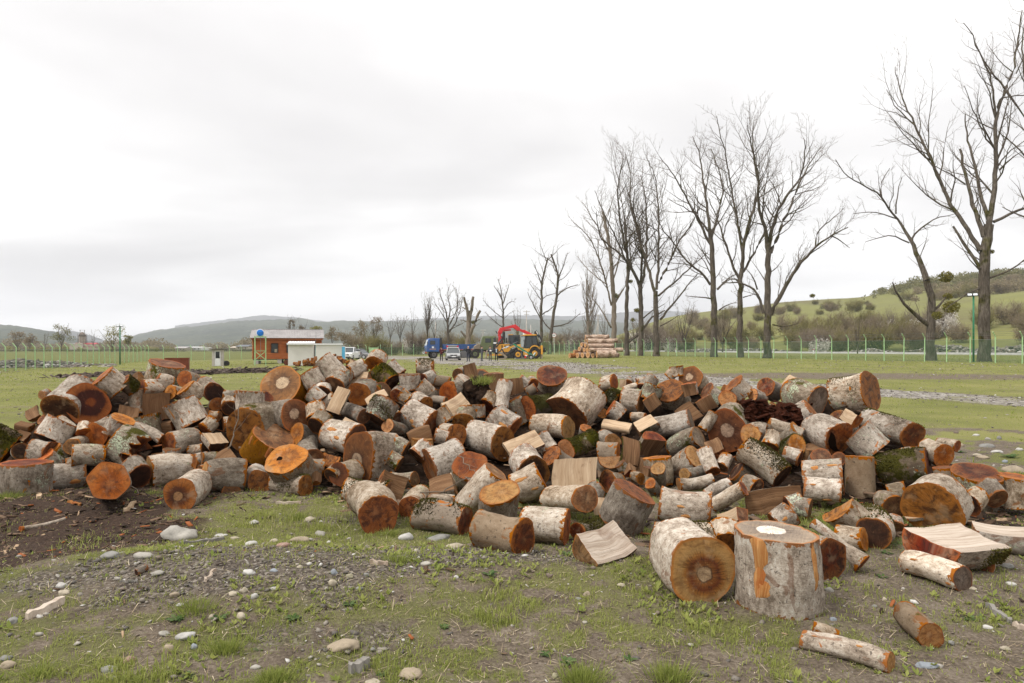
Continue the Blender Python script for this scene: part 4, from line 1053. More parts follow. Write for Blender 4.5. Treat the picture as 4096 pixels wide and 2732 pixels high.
LOGS = """
A1 1025 1222 1290 1170 225 .85 R g Q | big round log with a near-black ring on its orange cut face
A1 705 1300 960 1040 205 .7 R w K | thick pale log whose broad cut face is almost black, left crest
A1 1420 1070 1190 900 150 -.15 R w O o | pale log sloping down to the right behind the log with a black ring
A1 1620 1040 1632 1330 92 .15 R w O | slim grey upright billet on the left crest
A1 1850 1095 1862 1400 138 .12 H b D n0,.1,1 | square weathered block with cross-grain marks, left crest
A1 2270 1470 2090 1190 175 .02 R w R o | pale log with a long rust-red tear in its bark, left crest
A1 2020 1000 1830 950 95 -.2 R w O
A1 1965 745 1890 980 180 .03 R l D | tall grey stump with dark lichen, topmost at the left crest
A1 2165 925 2290 950 88 .85 R g O | small log with round orange-brown end right of the lichen stump
A1 1668 1035 1900 1035 85 .5 R w O
A1 2000 1085 2160 1115 78 .8 R w O
A1 2330 1150 2170 1030 120 -.2 R w O o
A1 1570 1045 1440 950 88 -.2 R m R
B1 560 350 720 130 165 -.1 R w K | pale leaning log propping the log with the almost black face
B1 960 270 985 170 80 .2 R w O
B1 1100 290 1240 220 140 .8 R w O | hollow orange-brown end under the log with a black ring
B1 826 420 970 380 88 .93 R g D | small round end with dark centre, low in the left cluster
B1 1180 520 820 520 112 -.1 R l D
B1 1290 270 1420 100 130 -.2 R w O | pale log standing above the splintered one, left cluster
B1 1600 500 1320 350 195 .4 R l R j | big lichen-covered log with a torn, splintered end
B1 1600 770 1540 690 140 .7 R g K
B1 1712 735 2190 715 188 .3 R w Y g | pale grey log lying sideways with a tan oval end, front row left
B1 298 600 300 985 250 .22 R g R v | dark-topped stump standing at the left end of the front row
B1 415 820 985 825 168 .08 R w Y go | pale sideways log flaked with orange bark, beside the standing stump
B1 1250 812 1300 730 205 .9 R g O y | angular split block whose broad rusty cut face stands upright in the front row
B1 2065 1027 2280 880 183 .95 R w F g | round front log with dark streaks fanning round a pale core
B1 130 470 -110 360 205 .12 R m R | mossy-banded log cut off by the left edge of the picture
B1 230 470 380 400 85 .7 R w K
B1 585 490 390 465 132 .6 R w D | log with a dark brown crescent-shaped end, low on the left
B1 600 450 740 560 92 .2 R l O
B1 760 660 950 610 92 .1 R g D
B1 30 810 -150 800 120 .2 R w O
B1 1935 395 2240 330 125 .6 R g R | grey log with a small dark red end facing left, left cluster
B1 1970 440 1985 545 95 .1 R g D
B1 1655 75 1690 275 180 .15 R l O
B1 1850 335 1550 180 60 .3 R w O
B1 2230 590 2380 555 82 .5 R w O
B1 2310 720 2420 690 78 .5 R g D
A2 950 990 1130 1190 235 .6 R s C | largest brown round on the left crest, bark gone, tan core facing up
A2 1130 1365 830 1390 190 .72 R g C | log with a pale oval core in a dark brown face, left of centre
A2 600 1340 592 1070 148 .05 R w D | pale upright log with a mossy right edge, left of centre
A2 460 1130 285 1130 76 .15 R g O
A2 170 1090 60 1000 110 .8 R g K
A2 195 1225 110 1160 76 .95 R g O | small round orange end low behind the left cluster
A2 350 1275 372 1200 95 .5 R w K
A2 1380 1010 1285 850 122 .3 R w K | pale log with a dark mouth-like lower end on the crest
A2 1600 930 1440 770 168 .12 R w K | tall pale lichen-speckled log on the crest in front of the white sheds
A2 1570 1020 1620 960 120 .8 R g D
A2 1660 950 1700 900 90 .6 R g K
A2 1962 945 1740 960 100 .5 H g D n-.1,.4,.9 | pale split half log with straight grain, below the crest
A2 1565 1325 1700 1045 78 .2 S g S n-.2,.3,.9 | long pale split slab leaning beside an orange log end
A2 1868 1110 1950 1060 142 .85 R g O | bright orange three-sided log end behind the leaning slab
A2 1590 1140 1415 1255 76 .4 R w Y | slim pale billet with tan end resting on the leaning slab
A2 1440 1090 1452 1040 86 .6 R w K
A2 1430 1180 1290 1070 92 -.1 R w O o
A2 1930 1370 1640 1270 86 .75 R g D | slim dark-grey log with a rough tan end
A2 1370 1400 1360 1260 118 .35 R w K
B2 1790 345 1470 270 172 .55 R w K o | large pale log with orange bark wounds and a near-black end
B2 1810 560 2110 560 240 .72 R w C x.35,.9,.3 | forked log with two pale cores in its long brown face
B2 1590 740 1760 700 130 .8 R g C
B2 980 555 1090 720 222 .58 R g O h | bright orange round with a black hole in its face
B2 520 240 640 190 240 .85 R g A | very broad flat orange-brown face standing on edge, left of centre
B2 850 290 680 560 222 .42 R s D o | brown cracked round facing up, with a scorched red patch below
B2 1310 560 1220 330 114 .9 R g D | dark round end with a small pale core beside the holed orange round
B2 1330 190 1400 100 112 .6 R g K
B2 220 390 130 270 120 .6 H w K n.2,.9,.3
B2 50 225 150 120 78 .1 R w O
B2 225 70 110 60 56 .5 R w Y
B2 180 600 380 490 95 .12 H g D n-.3,.5,.8
B2 190 560 10 570 76 .05 R g D
B2 50 800 500 790 190 .12 R g Y gs | bulky front log with a knot on top and a thick branch stub
B2 685 830 640 690 133 .85 R w A g | round log with mottled orange end between two grey front logs
B2 1212 880 870 800 122 .75 R w A gm | bumpy pale log with a mossy shoulder lying on the grass
B2 1330 830 1330 720 56 .3 Q g O n0,.3,1
B2 2180 930 1650 890 128 .4 R w D gm | pale log with a dark mossy flank at the front of the fork
B2 2050 1200 1900 1000 228 .9 R w A g | broad rusty five-sided log end resting on the grass
B2 2030 262 2030 340 100 .3 R o O | thin tan-topped disc lying flat, uppermost of two discs
B2 2170 335 2170 410 78 .2 R o O | smaller tan disc wedged below the upper disc
B2 2150 180 2340 245 72 .85 R g Y | small log with a tan squarish end right of the flat discs
B2 1800 190 1640 110 70 .1 H g D n0,.8,.5
B3 170 790 -90 790 76 .6 R g D
A2 2055 760 2090 690 112 .4 R w O o | pale dome-shaped log end on the crest left of the blue truck
A2 1758 855 1940 765 85 .25 R w K | pale log with a yellow branch scar on the crest
A2 1780 790 1800 740 52 .3 Q g R n0,.3,1
A2 2240 985 2070 830 118 .35 R m K | mossy log with a dark end on the crest, left of centre
A2 2340 890 2220 770 112 .1 R w O o
A2 2170 1110 2060 1190 152 .6 R g D
A2 2060 1060 2080 1030 58 .7 R g O
A2 1960 1215 2190 1095 52 .15 S g S n0,.6,.7
A2 2080 1420 2190 1210 165 .15 R l D m | bulky grey log with moss along its top, left of centre
A2 2310 1120 2340 1080 72 .7 R g R
A3 120 1060 110 870 116 .12 R w D | pale barrel-shaped log on the crest under the blue truck
A3 390 815 190 805 98 .15 R w O m | pale log lying level on the crest with a mossy underside
A3 280 940 390 895 72 .7 R w R
A3 590 970 400 950 62 .1 R b D
A3 677 880 745 858 72 .85 R g D | small dark round end on the crest below the silver car
A3 812 1040 695 935 88 .5 R w R | grey-white log sloping right to a dark end, centre crest
A3 868 940 820 750 88 .1 Q g R n.4,.2,.9 | pointed pale splinter standing up on the crest below the people
A3 965 880 962 1000 97 .5 R g E | stump with soil and litter heaped on its top, centre crest
A3 1110 1065 1105 870 112 .1 H g R n.1,.3,1 | brown split face beside the litter-topped stump
A3 385 1480 120 1335 172 .5 R w R o | big pale log with an orange wound and a red-brown sawn end
A3 565 1090 690 1055 122 .85 R g O | orange heart-shaped log end, centre left
A3 545 1190 215 1160 46 .3 R b D | thin brown pole lying across the pile, centre left
A3 285 1255 195 1195 118 .72 R w A | orange crescent-shaped end above the big wounded log
A3 530 1330 780 1180 112 .08 S g S n0,.25,1 | square tan split block with vertical saw marks, centre
A3 545 1440 470 1330 112 .1 R w O o
A3 740 1450 765 1390 126 .6 R g A | flat tan-orange round end under the square split block
B3 655 285 560 270 125 .8 R w A | orange round end left of the large pale centre log
B3 400 290 545 330 82 .1 R w O
B3 250 325 250 400 120 .4 R o Y
B3 1187 395 870 305 190 .72 R w A | large pale log with a tan-brown end facing right, centre of the pile
B3 335 660 660 545 218 .42 R w A | log with a tall narrow tan oval end, centre left
B3 190 530 300 410 110 .3 R w R
B3 810 635 790 810 193 .8 R g O | round with a bright rust-orange face crossed by a bare twig
B3 1100 705 760 1090 155 .4 R w D | leaning log with a split brown top, left of the tan-topped stump
B3 740 860 860 800 110 .6 R g A
B3 1140 937 1140 1180 228 .52 R g T | upright stump with a bright tan top, front centre
B3 752 1270 215 1220 170 .45 R b R gm | brown-grey log with moss on its back and a round scar, front row
B3 112 1110 290 900 138 .85 R w A g | log with a dark-speckled orange end at the grass edge
B3 630 1040 320 1040 60 .1 R w O
E 1202 1250 1100 1218 43 .55 R b R g | smooth brown-grey log with a rust-red end, foremost at the centre
B3 1915 1350 1430 1215 215 .3 R w A g | thick grey-white log with a narrow brown end, front row centre
B3 2125 1020 1690 1010 150 .85 R w D | log with a round wrinkled brown end facing right, front centre
B3 1630 780 1320 905 185 .1 R w O o | leaning bark-faced block with one thin orange edge
B3 1535 720 1420 560 190 .8 R w K | arched pale log with a black shadowed end, centre
B3 1235 480 1600 320 110 .1 S g S n-.2,.35,.9 | pale rectangular board-like split piece, centre
B3 2000 930 2010 560 235 .08 H g S n0,.1,1 | broad pale split face stuck with dark soil, centre
B3 1905 450 2220 310 105 .7 R m Y | mossy log with a broken dark end below the big tilted log
B3 1932 210 1560 180 137 .5 R w Y | pale log with a tan end tucked under the big tilted log
A3 1955 1350 2200 1060 255 .35 R W D | largest pale tilted log with a narrow brown end, centre crest
A3 1778 878 1762 1070 170 .78 R g R | round with a dark red face tipped up on the crest below the log stack
A3 1500 1265 1770 1230 128 .5 R m A | short log with an orange end and dark moss, beside the big tilted log
A3 1300 1170 1440 1430 130 .2 R g O | grey log leaning left with a thin orange top edge, centre
A3 1180 1265 1245 960 95 .35 R w K
A3 1350 1110 1330 920 112 .1 H g D n.3,.3,.9
A3 1020 1250 1095 1130 100 .6 R w R
A3 1340 1510 1110 1360 152 .12 R w O o
A3 900 1380 890 1230 96 .05 R g D
A3 895 1150 910 1030 56 .1 H g D n.2,.2,1
A3 1570 990 1540 950 62 .7 R g R
A3 20 900 -40 870 62 .6 R g K
A3 330 1120 210 1000 105 -.05 R w D
A3 100 1170 20 1105 76 .1 R w O o
A3 1500 1010 1400 930 62 .1 R w O
A4 815 1055 905 1240 166 .76 R g A | round with a tan-orange face and small knot, right of centre crest
A4 1060 915 1150 985 135 .93 R w C y | angular six-sided rusty face topping the crest, right of centre
A4 905 900 895 790 76 -.05 R w O
A4 800 915 832 880 62 .5 R w Y
A4 520 1050 620 920 84 .4 R g K
A4 565 1180 640 1010 110 -.05 R l D
A4 490 1200 310 1185 142 .12 R w Y e | log with an eye-shaped scar in pale bark, right of centre
A4 240 1190 70 1130 102 .15 R m K
A4 170 965 40 995 86 .4 R w O
A4 262 1030 272 935 36 .2 S g S n0,.2,1
A4 330 990 345 960 52 .7 R g R
A4 430 960 530 948 46 .3 R w O
A4 270 1065 450 1000 36 .3 R w O
A4 1500 1170 1415 1245 101 .95 R g T | round yellow-tan log end with clean sawn face, right crest
A4 1798 1115 1930 1165 65 .8 R w T | small yellow-tan log end above the rotten red wood
A4 1700 1120 1590 1000 122 -.05 R w O o
A4 1945 1020 2070 1085 108 .85 R g B | round with a dark red heart on the right crest
C 185 340 -70 250 172 .65 R l U | wide log with a grey-stained dark end facing right, right crest
A4 2210 1050 2320 920 92 .2 H w R n.1,.8,.5
C 745 215 370 285 203 .45 R w A m | large mossy-bottomed log with a rusty end, highest at the right crest
C 1183 692 720 530 140 .82 R w R m | long pale log with a dark rusty end pointing down the right slope
C 1510 900 1330 830 116 .92 R w O | rusty keyhole-shaped log end at the right slope
C 1655 800 1440 770 56 .25 R w O
C 1352 1010 840 1070 180 .2 R m R | very mossy dark log with a narrow brown end, right side
C 618 905 632 1345 140 .1 R b O | tall plain grey-brown upright log, right side
C 800 850 600 640 165 -.1 R l O | pale dome-backed log spotted with lichen, right slope
C 600 520 510 465 92 .4 Q w O n.5,.3,.8
C 410 720 150 610 162 .78 R w A d | broken round with a black cracked hollow in its face, right side
B4 1460 240 1535 175 228 .9 R g C | huge smooth brown face with a pale swirled core, right of centre
B4 1722 282 1890 270 113 .88 R w T | tan round end just right of the huge brown face
B4 2085 765 1640 450 152 .25 R w K M | mossy-backed log with a pale lichen edge sloping right
B4 2320 280 1900 150 66 .2 R w D | pale straight pole above the moss-backed sloping log
B4 2260 390 2150 460 106 .82 R m O | orange end with a ragged lower edge among dark roots
B4 420 210 630 105 112 .12 H g Y n-.1,.9,.45 | tan split block with a pale upper face, right of centre
B4 350 215 30 160 86 .1 S g S n0,.9,.4 | long pale split slab with a dark underside
A4 240 1360 150 1290 96 -.05 R w O
B4 520 90 360 80 56 .2 R w O
B4 1045 115 640 205 132 .35 R w U | pale log with a grey split end pointing up right
B4 1180 225 1310 30 72 -.05 R w O
B4 640 350 540 520 152 .5 H g R n.5,-.3,.6 | dark-barked log with a triangular rusty cut top
B4 1130 310 840 450 118 .6 R l U
B4 650 540 660 850 152 .06 R g O
B4 667 670 682 850 78 .85 R g Y | small upright log with an orange-tan top, right of centre
B4 575 840 640 940 63 .6 R g O
B4 1090 530 880 700 132 .6 R w Y
B4 1300 710 1195 465 81 .45 R w R | slim pale log pointing upward between short sticks
B4 967 735 1200 690 66 .8 R g Y | small log with a tan end lying on the pale curved stick
B4 900 850 1380 780 72 .3 R w Y | pale gently curved stick with an orange end
B4 1390 655 1450 535 72 .35 R w D
B4 1560 700 1720 810 118 .4 R n K | gnarled dark knotty piece right of the short sticks
B4 1210 990 1490 835 66 .05 R w O
B4 1650 895 1310 1100 86 .4 R w R | smooth pale pole with a rusty end, leaning up right
B4 1275 1110 690 1060 190 .1 R w O goL | grey-white log with a lichen spot and two orange scrapes
B4 1610 1170 1390 1260 112 .7 Q g D n-.3,.8,.5 | triangular split wedge with a sharp ridge
B4 1680 1090 2320 1000 125 .1 H g D n0,-.15,1 | long half log with a dark weathered split side
B4 400 930 230 1290 262 .36 R g A | big leaning log with a long tan oval top, right of centre
B4 55 1200 40 1010 112 .1 H w D n.1,.3,1
B3 2035 1395 2420 1380 112 .7 R m R g
N 2345 2206 2500 2180 78 .72 H g D gn.1,.35,.95 | split half log with a wavy pale grain face, foremost right of centre
B4 150 380 60 330 102 .9 H g Y n0,-1,.1
B4 120 550 100 630 130 .6 H g Y n0,1,.1
B4 330 620 350 330 92 .1 H m D n.3,0,.9
B4 280 690 230 620 60 .1 R g D
B4 350 720 340 640 72 .3 Q g R n0,.2,1
B4 80 820 190 850 120 .8 R g B
B4 470 790 390 760 66 .6 R w O
B4 550 760 560 700 62 .3 Q g R n0,.2,1
C 450 1130 50 1160 182 .1 R w O o | whitish block with an orange freshly cut right edge
C 230 910 200 990 106 .7 R g D
C 410 930 425 990 66 .9 R g D
C 430 1270 40 1245 112 .15 R w O o
C 390 1440 480 1510 188 .65 H w A n-.55,.8,0 | wide orange-red shell-shaped cut face, right front
D 965 300 950 50 150 .85 R w K gm | log with a squarish near-black end, right front
C 995 1440 870 1365 112 .95 R g D | smooth dark brown round end, right front
C 1375 1460 1510 1340 272 .75 R w A | broad arched log with a burnt-orange face, right front
C 1510 1020 1525 1255 102 .1 R b D
C 1860 1075 1830 1340 222 .28 R l R | upright stump with a dark brown top near the right edge
C 1780 1420 1860 1325 112 .5 R w K
C 2240 1110 2240 1440 148 .15 R w O | pale upright block cut by the right edge
D 1890 250 2420 310 185 .1 H w Y n.1,1,.2 | long half log with a flat pale top at the right edge
D 1490 370 1980 250 262 .7 H w B gmn.2,.95,.22 | huge half log with a broad pale split top and dark red end
D 1790 712 1170 620 126 .6 R W U go | pale split log with orange scars lying on bare ground, right front
D 1495 1240 1230 1000 122 .95 R b T g | short brown log alone on the ground at lower right
D 1127 1485 300 1265 98 .9 R w T gof | long slim pale log with a forked stub, nearest the camera
N 3100 2124 3103 2392 156 .2 R W V v | largest upright stump with a white oval on its top and peeled bark
N 2811 2276 2694 2166 135 .93 R W G g | largest round front log with ring-stained brown face
N 2612 2165 2850 2158 80 .08 R W O mg | pale block with a mossy corner behind the largest round log
N 2910 2185 2890 2110 60 .7 R w A
D 560 540 430 480 212 .7 R g B gy | angular dark-brown sawn end right of the largest upright stump
D 862 590 390 195 92 .12 R w O p | long tapering pale pole leaning right of the largest stump
D 880 360 610 330 102 .2 R w O o
D 1170 260 1150 200 72 .4 R w D
D 60 230 165 150 112 -.1 R w O o
D 1260 170 1690 110 42 .1 S g S n0,.9,.3
D 380 90 235 65 92 .3 R l D
A1 490 1120 570 1090 50 .4 R g Y | small lone billet on the grass at the far left
B2 1500 760 1560 700 90 .5 R g K
B2 2290 620 2180 560 95 .1 R l D
B3 60 470 -40 420 110 .1 R l K
B3 1500 980 1560 900 110 .2 R g D
B4 1800 900 1700 860 110 .3 R g K
B4 2150 1130 2320 1080 120 .1 R l K
A4 1250 1060 1340 1140 110 .3 R l D
A4 1210 1160 1300 1290 100 .1 H g R n-.4,.4,.8
"""
import re
STUBS = {"bulky front log with a knot": ('B2', 362, 965, 210, 880, 110, 0.9, 'g', 'D'),
         "long slim pale log with a forked": ('D', 405, 1165, 640, 1262, 50, 0.25, 'w', 'D'),
         "huge half log with a broad": ('D', 1940, 592, 2080, 500, 118, 0.85, 'w', 'R')}
log_recs = []
def pxy(tile, x, y):
 ox, oy, s = TILE[tile]; return ox + x / s, oy + y / s
for li, line in enumerate(LOGS.strip().splitlines()):
 spec, _, lab = line.partition('|')
 q = spec.split(); tile = q[0]; s = TILE[tile][2]
 ua, va = pxy(tile, float(q[1]), float(q[2])); ub, vb = pxy(tile, float(q[3]), float(q[4]))
 rp_, k, shape, bark, face = float(q[5]) / s, float(q[6]), q[7], q[8], q[9]
 o = q[10] if len(q) > 10 else ''
 nvec, stretch = (0.1, 0.5, 0.9), None
 mm = re.search(r'n(-?[\d.]+),(-?[\d.]+),(-?[\d.]+)', o)
 if mm: nvec = tuple(float(x) for x in mm.groups())
 mx = re.search(r'x(-?[\d.]+),(-?[\d.]+),(-?[\d.]+)', o)
 if mx: stretch = tuple(float(x) for x in mx.groups())
 o = re.sub(r'[nx]-?[\d.]+,-?[\d.]+,-?[\d.]+', '', o)
 tap = rnd.uniform(0.92, 1.06) if 'v' not in o else 1.02
 if 'v' in o:
  dB = CH * FP / (vb + 0.2 * rp_ * (0.9 if k > .15 else 0.4) - HZ)
  B = P(ub, vb, dB); A = P(ua, va, dB * 1.0); r = rp_ * dB / FP
  B.z = float(GND(B.x, B.y)) - 0.01
 elif 'g' in o:
  dA = CH * FP / ((va - HZ) + rp_ * 0.97)
  A = P(ua, va, dA); r = rp_ * dA / FP
  rB = r * tap
  if 'f' in o or k > .84: dB = (CH - rB * 0.97) * FP / max(vb - HZ, 60)
  else: dB = best_depth(A, lambda d: Vector(((ub - 2048) * d / FP, d, A.z)), dA, k)
  B = Vector(((ub - 2048) * dB / FP, dB, A.z + (rB - r)))
  if 'f' not in o and (B - A).length > 4.5 * r: B = A + (B - A).normalized() * 4.5 * r
  if (B - A).length < 1.7 * r: B = A + (B - A).normalized() * 1.7 * r
  gz = float(GND((A.x + B.x) / 2, (A.y + B.y) / 2)) - 0.015
  A.z += gz; B.z += gz
 else:
  dA = float(heap_depth(ua, va))
  r = rp_ * dA / FP * 1.07
  dA += 0.75 * r * math.sqrt(max(0, 1 - k * k)) if shape == 'R' else 0.3 * r
  A = P(ua, va, dA)
  B = solve_axis(A, ua, va, ub, vb, dA, k, r)
  low = min(A.z, B.z) - r * 0.93 * math.sqrt(max(0, 1 - ((B - A).normalized().z) ** 2)) - float(GND(A.x, A.y))
  if low < -0.02:   # its foot is on the ground, so it must stand nearer than first guessed
   kq = CH / (CH - low); cpos = Vector((0, 0, CH))
   A = cpos + (A - cpos) * kq; B = cpos + (B - cpos) * kq; r *= kq
 log_recs.append(dict(A=A, B=B, r=r, rB=r * tap, shape=shape, bark=bark, face=face, o=o, n=nvec, st=stretch, lab=lab.strip(), u=(ua + ub) / 2, v=(va + vb) / 2, rp=rp_, k=k, seed=li * 13 + 5, px=((ua, va), (ub, vb))))
 if 'p' in o: log_recs[-1]['rB'] = r * 0.5
# further pieces lying deeper, in the gaps the surveyed ones leave
frs = random.Random(21); made = 0; tries = 0
def gap(u, v):
 best = 1e9
 for q in log_recs:
  (au, av), (bu_, bv) = q['px']; vx, vy = bu_ - au, bv - av
  tt = max(0, min(1, ((u - au) * vx + (v - av) * vy) / (vx * vx + vy * vy + 1e-6)))
  best = min(best, math.hypot(u - au - tt * vx, v - av - tt * vy) - q['rp'])
 return best
while made < 50 and tries < 60000:
 tries += 1
 u = frs.uniform(80, 4040); v1_, v0_ = np.interp(u, _CU, _V1), np.interp(u, _BU, _V0)
 v = v1_ + 60 + (v0_ - v1_ - 190) * frs.random(); gp_ = gap(u, v)
 if gp_ < 9 - tries / 2500 or (u > 3300 and v < v1_ + 150): continue
 dA = float(heap_depth(u, v)) + 0.20; rp_ = frs.uniform(26, 52) * 7.5 / dA; r = rp_ * dA / FP
 a_ = frs.uniform(0, 6.28); k = frs.choice((.1, .35, .6, .8, -.15)); sh = frs.choice('RRRHQ')
 A = P(u, v, dA); du, dv = math.cos(a_) * rp_ * 2.2, math.sin(a_) * rp_ * 1.6
 B = solve_axis(A, u, v, u + du, v + dv, dA, k, r)
 low = min(A.z, B.z) - r - float(GND(A.x, A.y))
 if low < -0.03: A.z -= low; B.z -= low
 log_recs.append(dict(A=A, B=B, r=r, rB=r, shape=sh, bark=frs.choice('wwggbl'), face=frs.choice('OARDYORA'), o='', n=(frs.uniform(-.5, .5), frs.uniform(0, .8), .7), st=None, lab='', u=u, v=v, rp=rp_, k=k, seed=5000 + made * 7, px=((u, v), (u + du, v + dv)))); made += 1
def name_of(lab): return lab.split(',')[0]
heroes = [(r_['u'], r_['v'], name_of(r_['lab'])) for r_ in log_recs if r_['lab'] and len(name_of(r_['lab']).split()) <= 9]
used_labels = set(r_['lab'] for r_ in log_recs if r_['lab'])
KINDW = {'R': 'log', 'H': 'split half log', 'Q': 'split wedge', 'S': 'split slab'}
BARKW = {'w': 'pale', 'W': 'pale', 'g': 'grey', 'b': 'brown', 'm': 'mossy', 'l': 'lichened', 's': 'peeled', 'n': 'gnarled', 'o': 'tan'}
for r_ in log_recs:
 if r_['lab']: continue
 size = 'thin' if r_['r'] < 0.10 else 'small' if r_['r'] < 0.17 else 'middling' if r_['r'] < 0.24 else 'thick'
 cand = sorted(heroes, key=lambda h: (h[0] - r_['u']) ** 2 + 1.5 * (h[1] - r_['v']) ** 2)
 for hu_, hv_, hn in cand[:12]:
  du, dv = r_['u'] - hu_, r_['v'] - hv_
  rel = ('right of' if du > 0 else 'left of') if abs(du) > abs(dv) else ('below' if dv > 0 else 'above')
  lab = f"{size} {BARKW[r_['bark']]} {KINDW[r_['shape']]} {rel} the {hn}"
  if len(lab.split()) <= 16 and lab not in used_labels: break
 used_labels.add(lab); r_['lab'] = lab
for r_ in log_recs:
 pale = r_['face'] in 'STY' or r_['n'][1] > 0.5
 sp = 'x' if ('flat pale top' in r_['lab'] or 'broad pale split top' in r_['lab'] or 'wavy pale' in r_['lab']) else 'p' if (r_['shape'] == 'S' or pale or 'pale split' in r_['lab']) else 'b'
 dark = r_['seed'] >= 5000 or any(w in r_['lab'] for w in ('dark weathered', 'triangular rusty', 'brown split'))
 root = make_log(r_['A'], r_['B'], r_['r'], r_['rB'], r_['shape'], r_['bark'], r_['face'], r_['seed'], r_['n'], r_['st'], r_['o'], split='b' if dark else sp, big=r_['rp'] > 60)
 gl = r_['A'].y < 7.0 and ('g' in r_['o'] or 'v' in r_['o'])
 tag(root, r_['lab'], 'log', 'sawn logs heaped in the big pile')
 for key, sv in STUBS.items():
  if r_['lab'].startswith(key):
   ua, va = pxy(sv[0], sv[1], sv[2]); ub, vb = pxy(sv[0], sv[3], sv[4]); rp_ = sv[5] / TILE[sv[0]][2]
   dA = min(r_['A'].y, r_['B'].y) - 0.02 if sv[0] == 'B2' else r_['B'].y - 0.02 if 'forked' in key else r_['A'].y - 0.05
   A = P(ua, va, dA); rr_ = rp_ * dA / FP
   B = solve_axis(A, ua, va, ub, vb, dA, sv[6], rr_)
   make_log(A, B, rr_, rr_ * 1.05, 'R', sv[7], sv[8], r_['seed'] + 3, parent=root)
# the body of the heap: litter core, its near-black colour paints gap shade
ug = np.linspace(-250, 3900, 120); tg_ = np.linspace(0, 1, 26)
TT, UU = np.meshgrid(tg_, ug, indexing='ij')
v0 = np.interp(UU, _BU, _V0); v1 = np.interp(UU, _CU, _V1)
VV = v0 + (v1 + 75 - v0) * TT
DD = heap_depth(UU, VV) + 0.52 + 0.10 * fbm(UU, VV, 0.02, 61, 2)
XX_ = (UU - 2048) * DD / FP; Z_ = CH - (VV - HZ) * DD / FP
Z_ = Z_ - 0.10 + 0.06 * fbm(XX_, DD, 4.0, 62, 3)
gz = GND(XX_, DD)
Z_[0] = gz[0] - 0.1
Z_ = np.maximum(Z_, gz - 0.05)
rows = [np.stack([XX_, DD, Z_], -1)]
last = rows[0][-1].copy()
for k in (0.35, 0.7, 1.0):
 p = last.copy(); p[:, 1] += 2.2 * k; p[:, 0] *= p[:, 1] / last[:, 1]
 p[:, 2] = last[:, 2] * (1 - k) + (GND(p[:, 0], p[:, 1]) - 0.05) * k
 rows.append(p[None])
VB = np.concatenate(rows, 0); nr_, nc_ = VB.shape[:2]
ii = np.arange(nr_ * nc_).reshape(nr_, nc_)
q = np.stack([ii[:-1, :-1], ii[:-1, 1:], ii[1:, 1:], ii[1:, :-1]], -1).reshape(-1, 4)
M_CORE = flat("heap_litter", (0.022, 0.014, 0.010), 1.0, spec=0.02, vary=0.5, sc_=22.0, dirt=((0.055, 0.030, 0.017), 0.5))  # darkened to paint the shade in the log gaps; also the clump's soil
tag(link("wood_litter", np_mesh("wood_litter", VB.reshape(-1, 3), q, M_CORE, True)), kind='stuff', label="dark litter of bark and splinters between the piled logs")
rs = np.random.RandomState(44)
n = 2600
iu = rs.uniform(0, 4096, n); it = rs.uniform(0.0, 0.95, n)
iv = np.interp(iu, _BU, _V0) + (np.interp(iu, _CU, _V1) + 60 - np.interp(iu, _BU, _V0)) * it
idp = heap_depth(iu, iv) + 0.42
ix = (iu - 2048) * idp / FP; iz = CH - (iv - HZ) * idp / FP - 0.05
tag(link("splinters", chips_mesh("splinters", ix, idp, 0.05 + 0.16 * rs.rand(n) ** 2, M_CHIP, 45, 0.0, np.maximum(iz, 0.0))), kind='stuff', label="splinters and bark strips caught between the piled logs")
# ------------------------------------------------------------------ fences, lamp poles, huts
M_POST = flat("light_green_paint", (0.33, 0.50, 0.25), 0.55, vary=0.10, sc_=3.0, dirt=((0.20, 0.24, 0.15), 0.5))
M_DKGREEN = flat("dark_green_paint", (0.015, 0.135, 0.060), 0.45, vary=0.08)
M_WIRE = flat("galvanised_wire", (0.22, 0.24, 0.23), 0.5, 0.6)
t = NT("green_chain_link", 0.8, 0.1)
tr = t.node('ShaderNodeBsdfTransparent'); mx = t.node('ShaderNodeMixShader')
t.col((0.060, 0.130, 0.075))
mx.inputs[0].default_value = 0.30
t.l.new(tr.outputs[0], mx.inputs[1]); t.l.new(t.b.outputs[0], mx.inputs[2]); t.l.new(mx.outputs[0], t.out.inputs[0])
M_NET = t.mat
POST_MESH = {}
def post_mesh(side):
 if side not in POST_MESH:
  m = MB()
  m.tube([(0, 0, -0.3), (0, 0, 2.2)], 0.046, 8)
  m.tube([(0, 0, 2.185), (0.32 * side, 0, 2.58)], 0.041, 8)
  m.tube([(0, 0, 1.98), (0, 0, 2.03)], 0.053, 8); m.tube([(0, 0, 0.6), (0, 0, 0.65)], 0.053, 8)
  POST_MESH[side] = m.mesh("fence_post", M_POST, False)
 return POST_MESH[side]
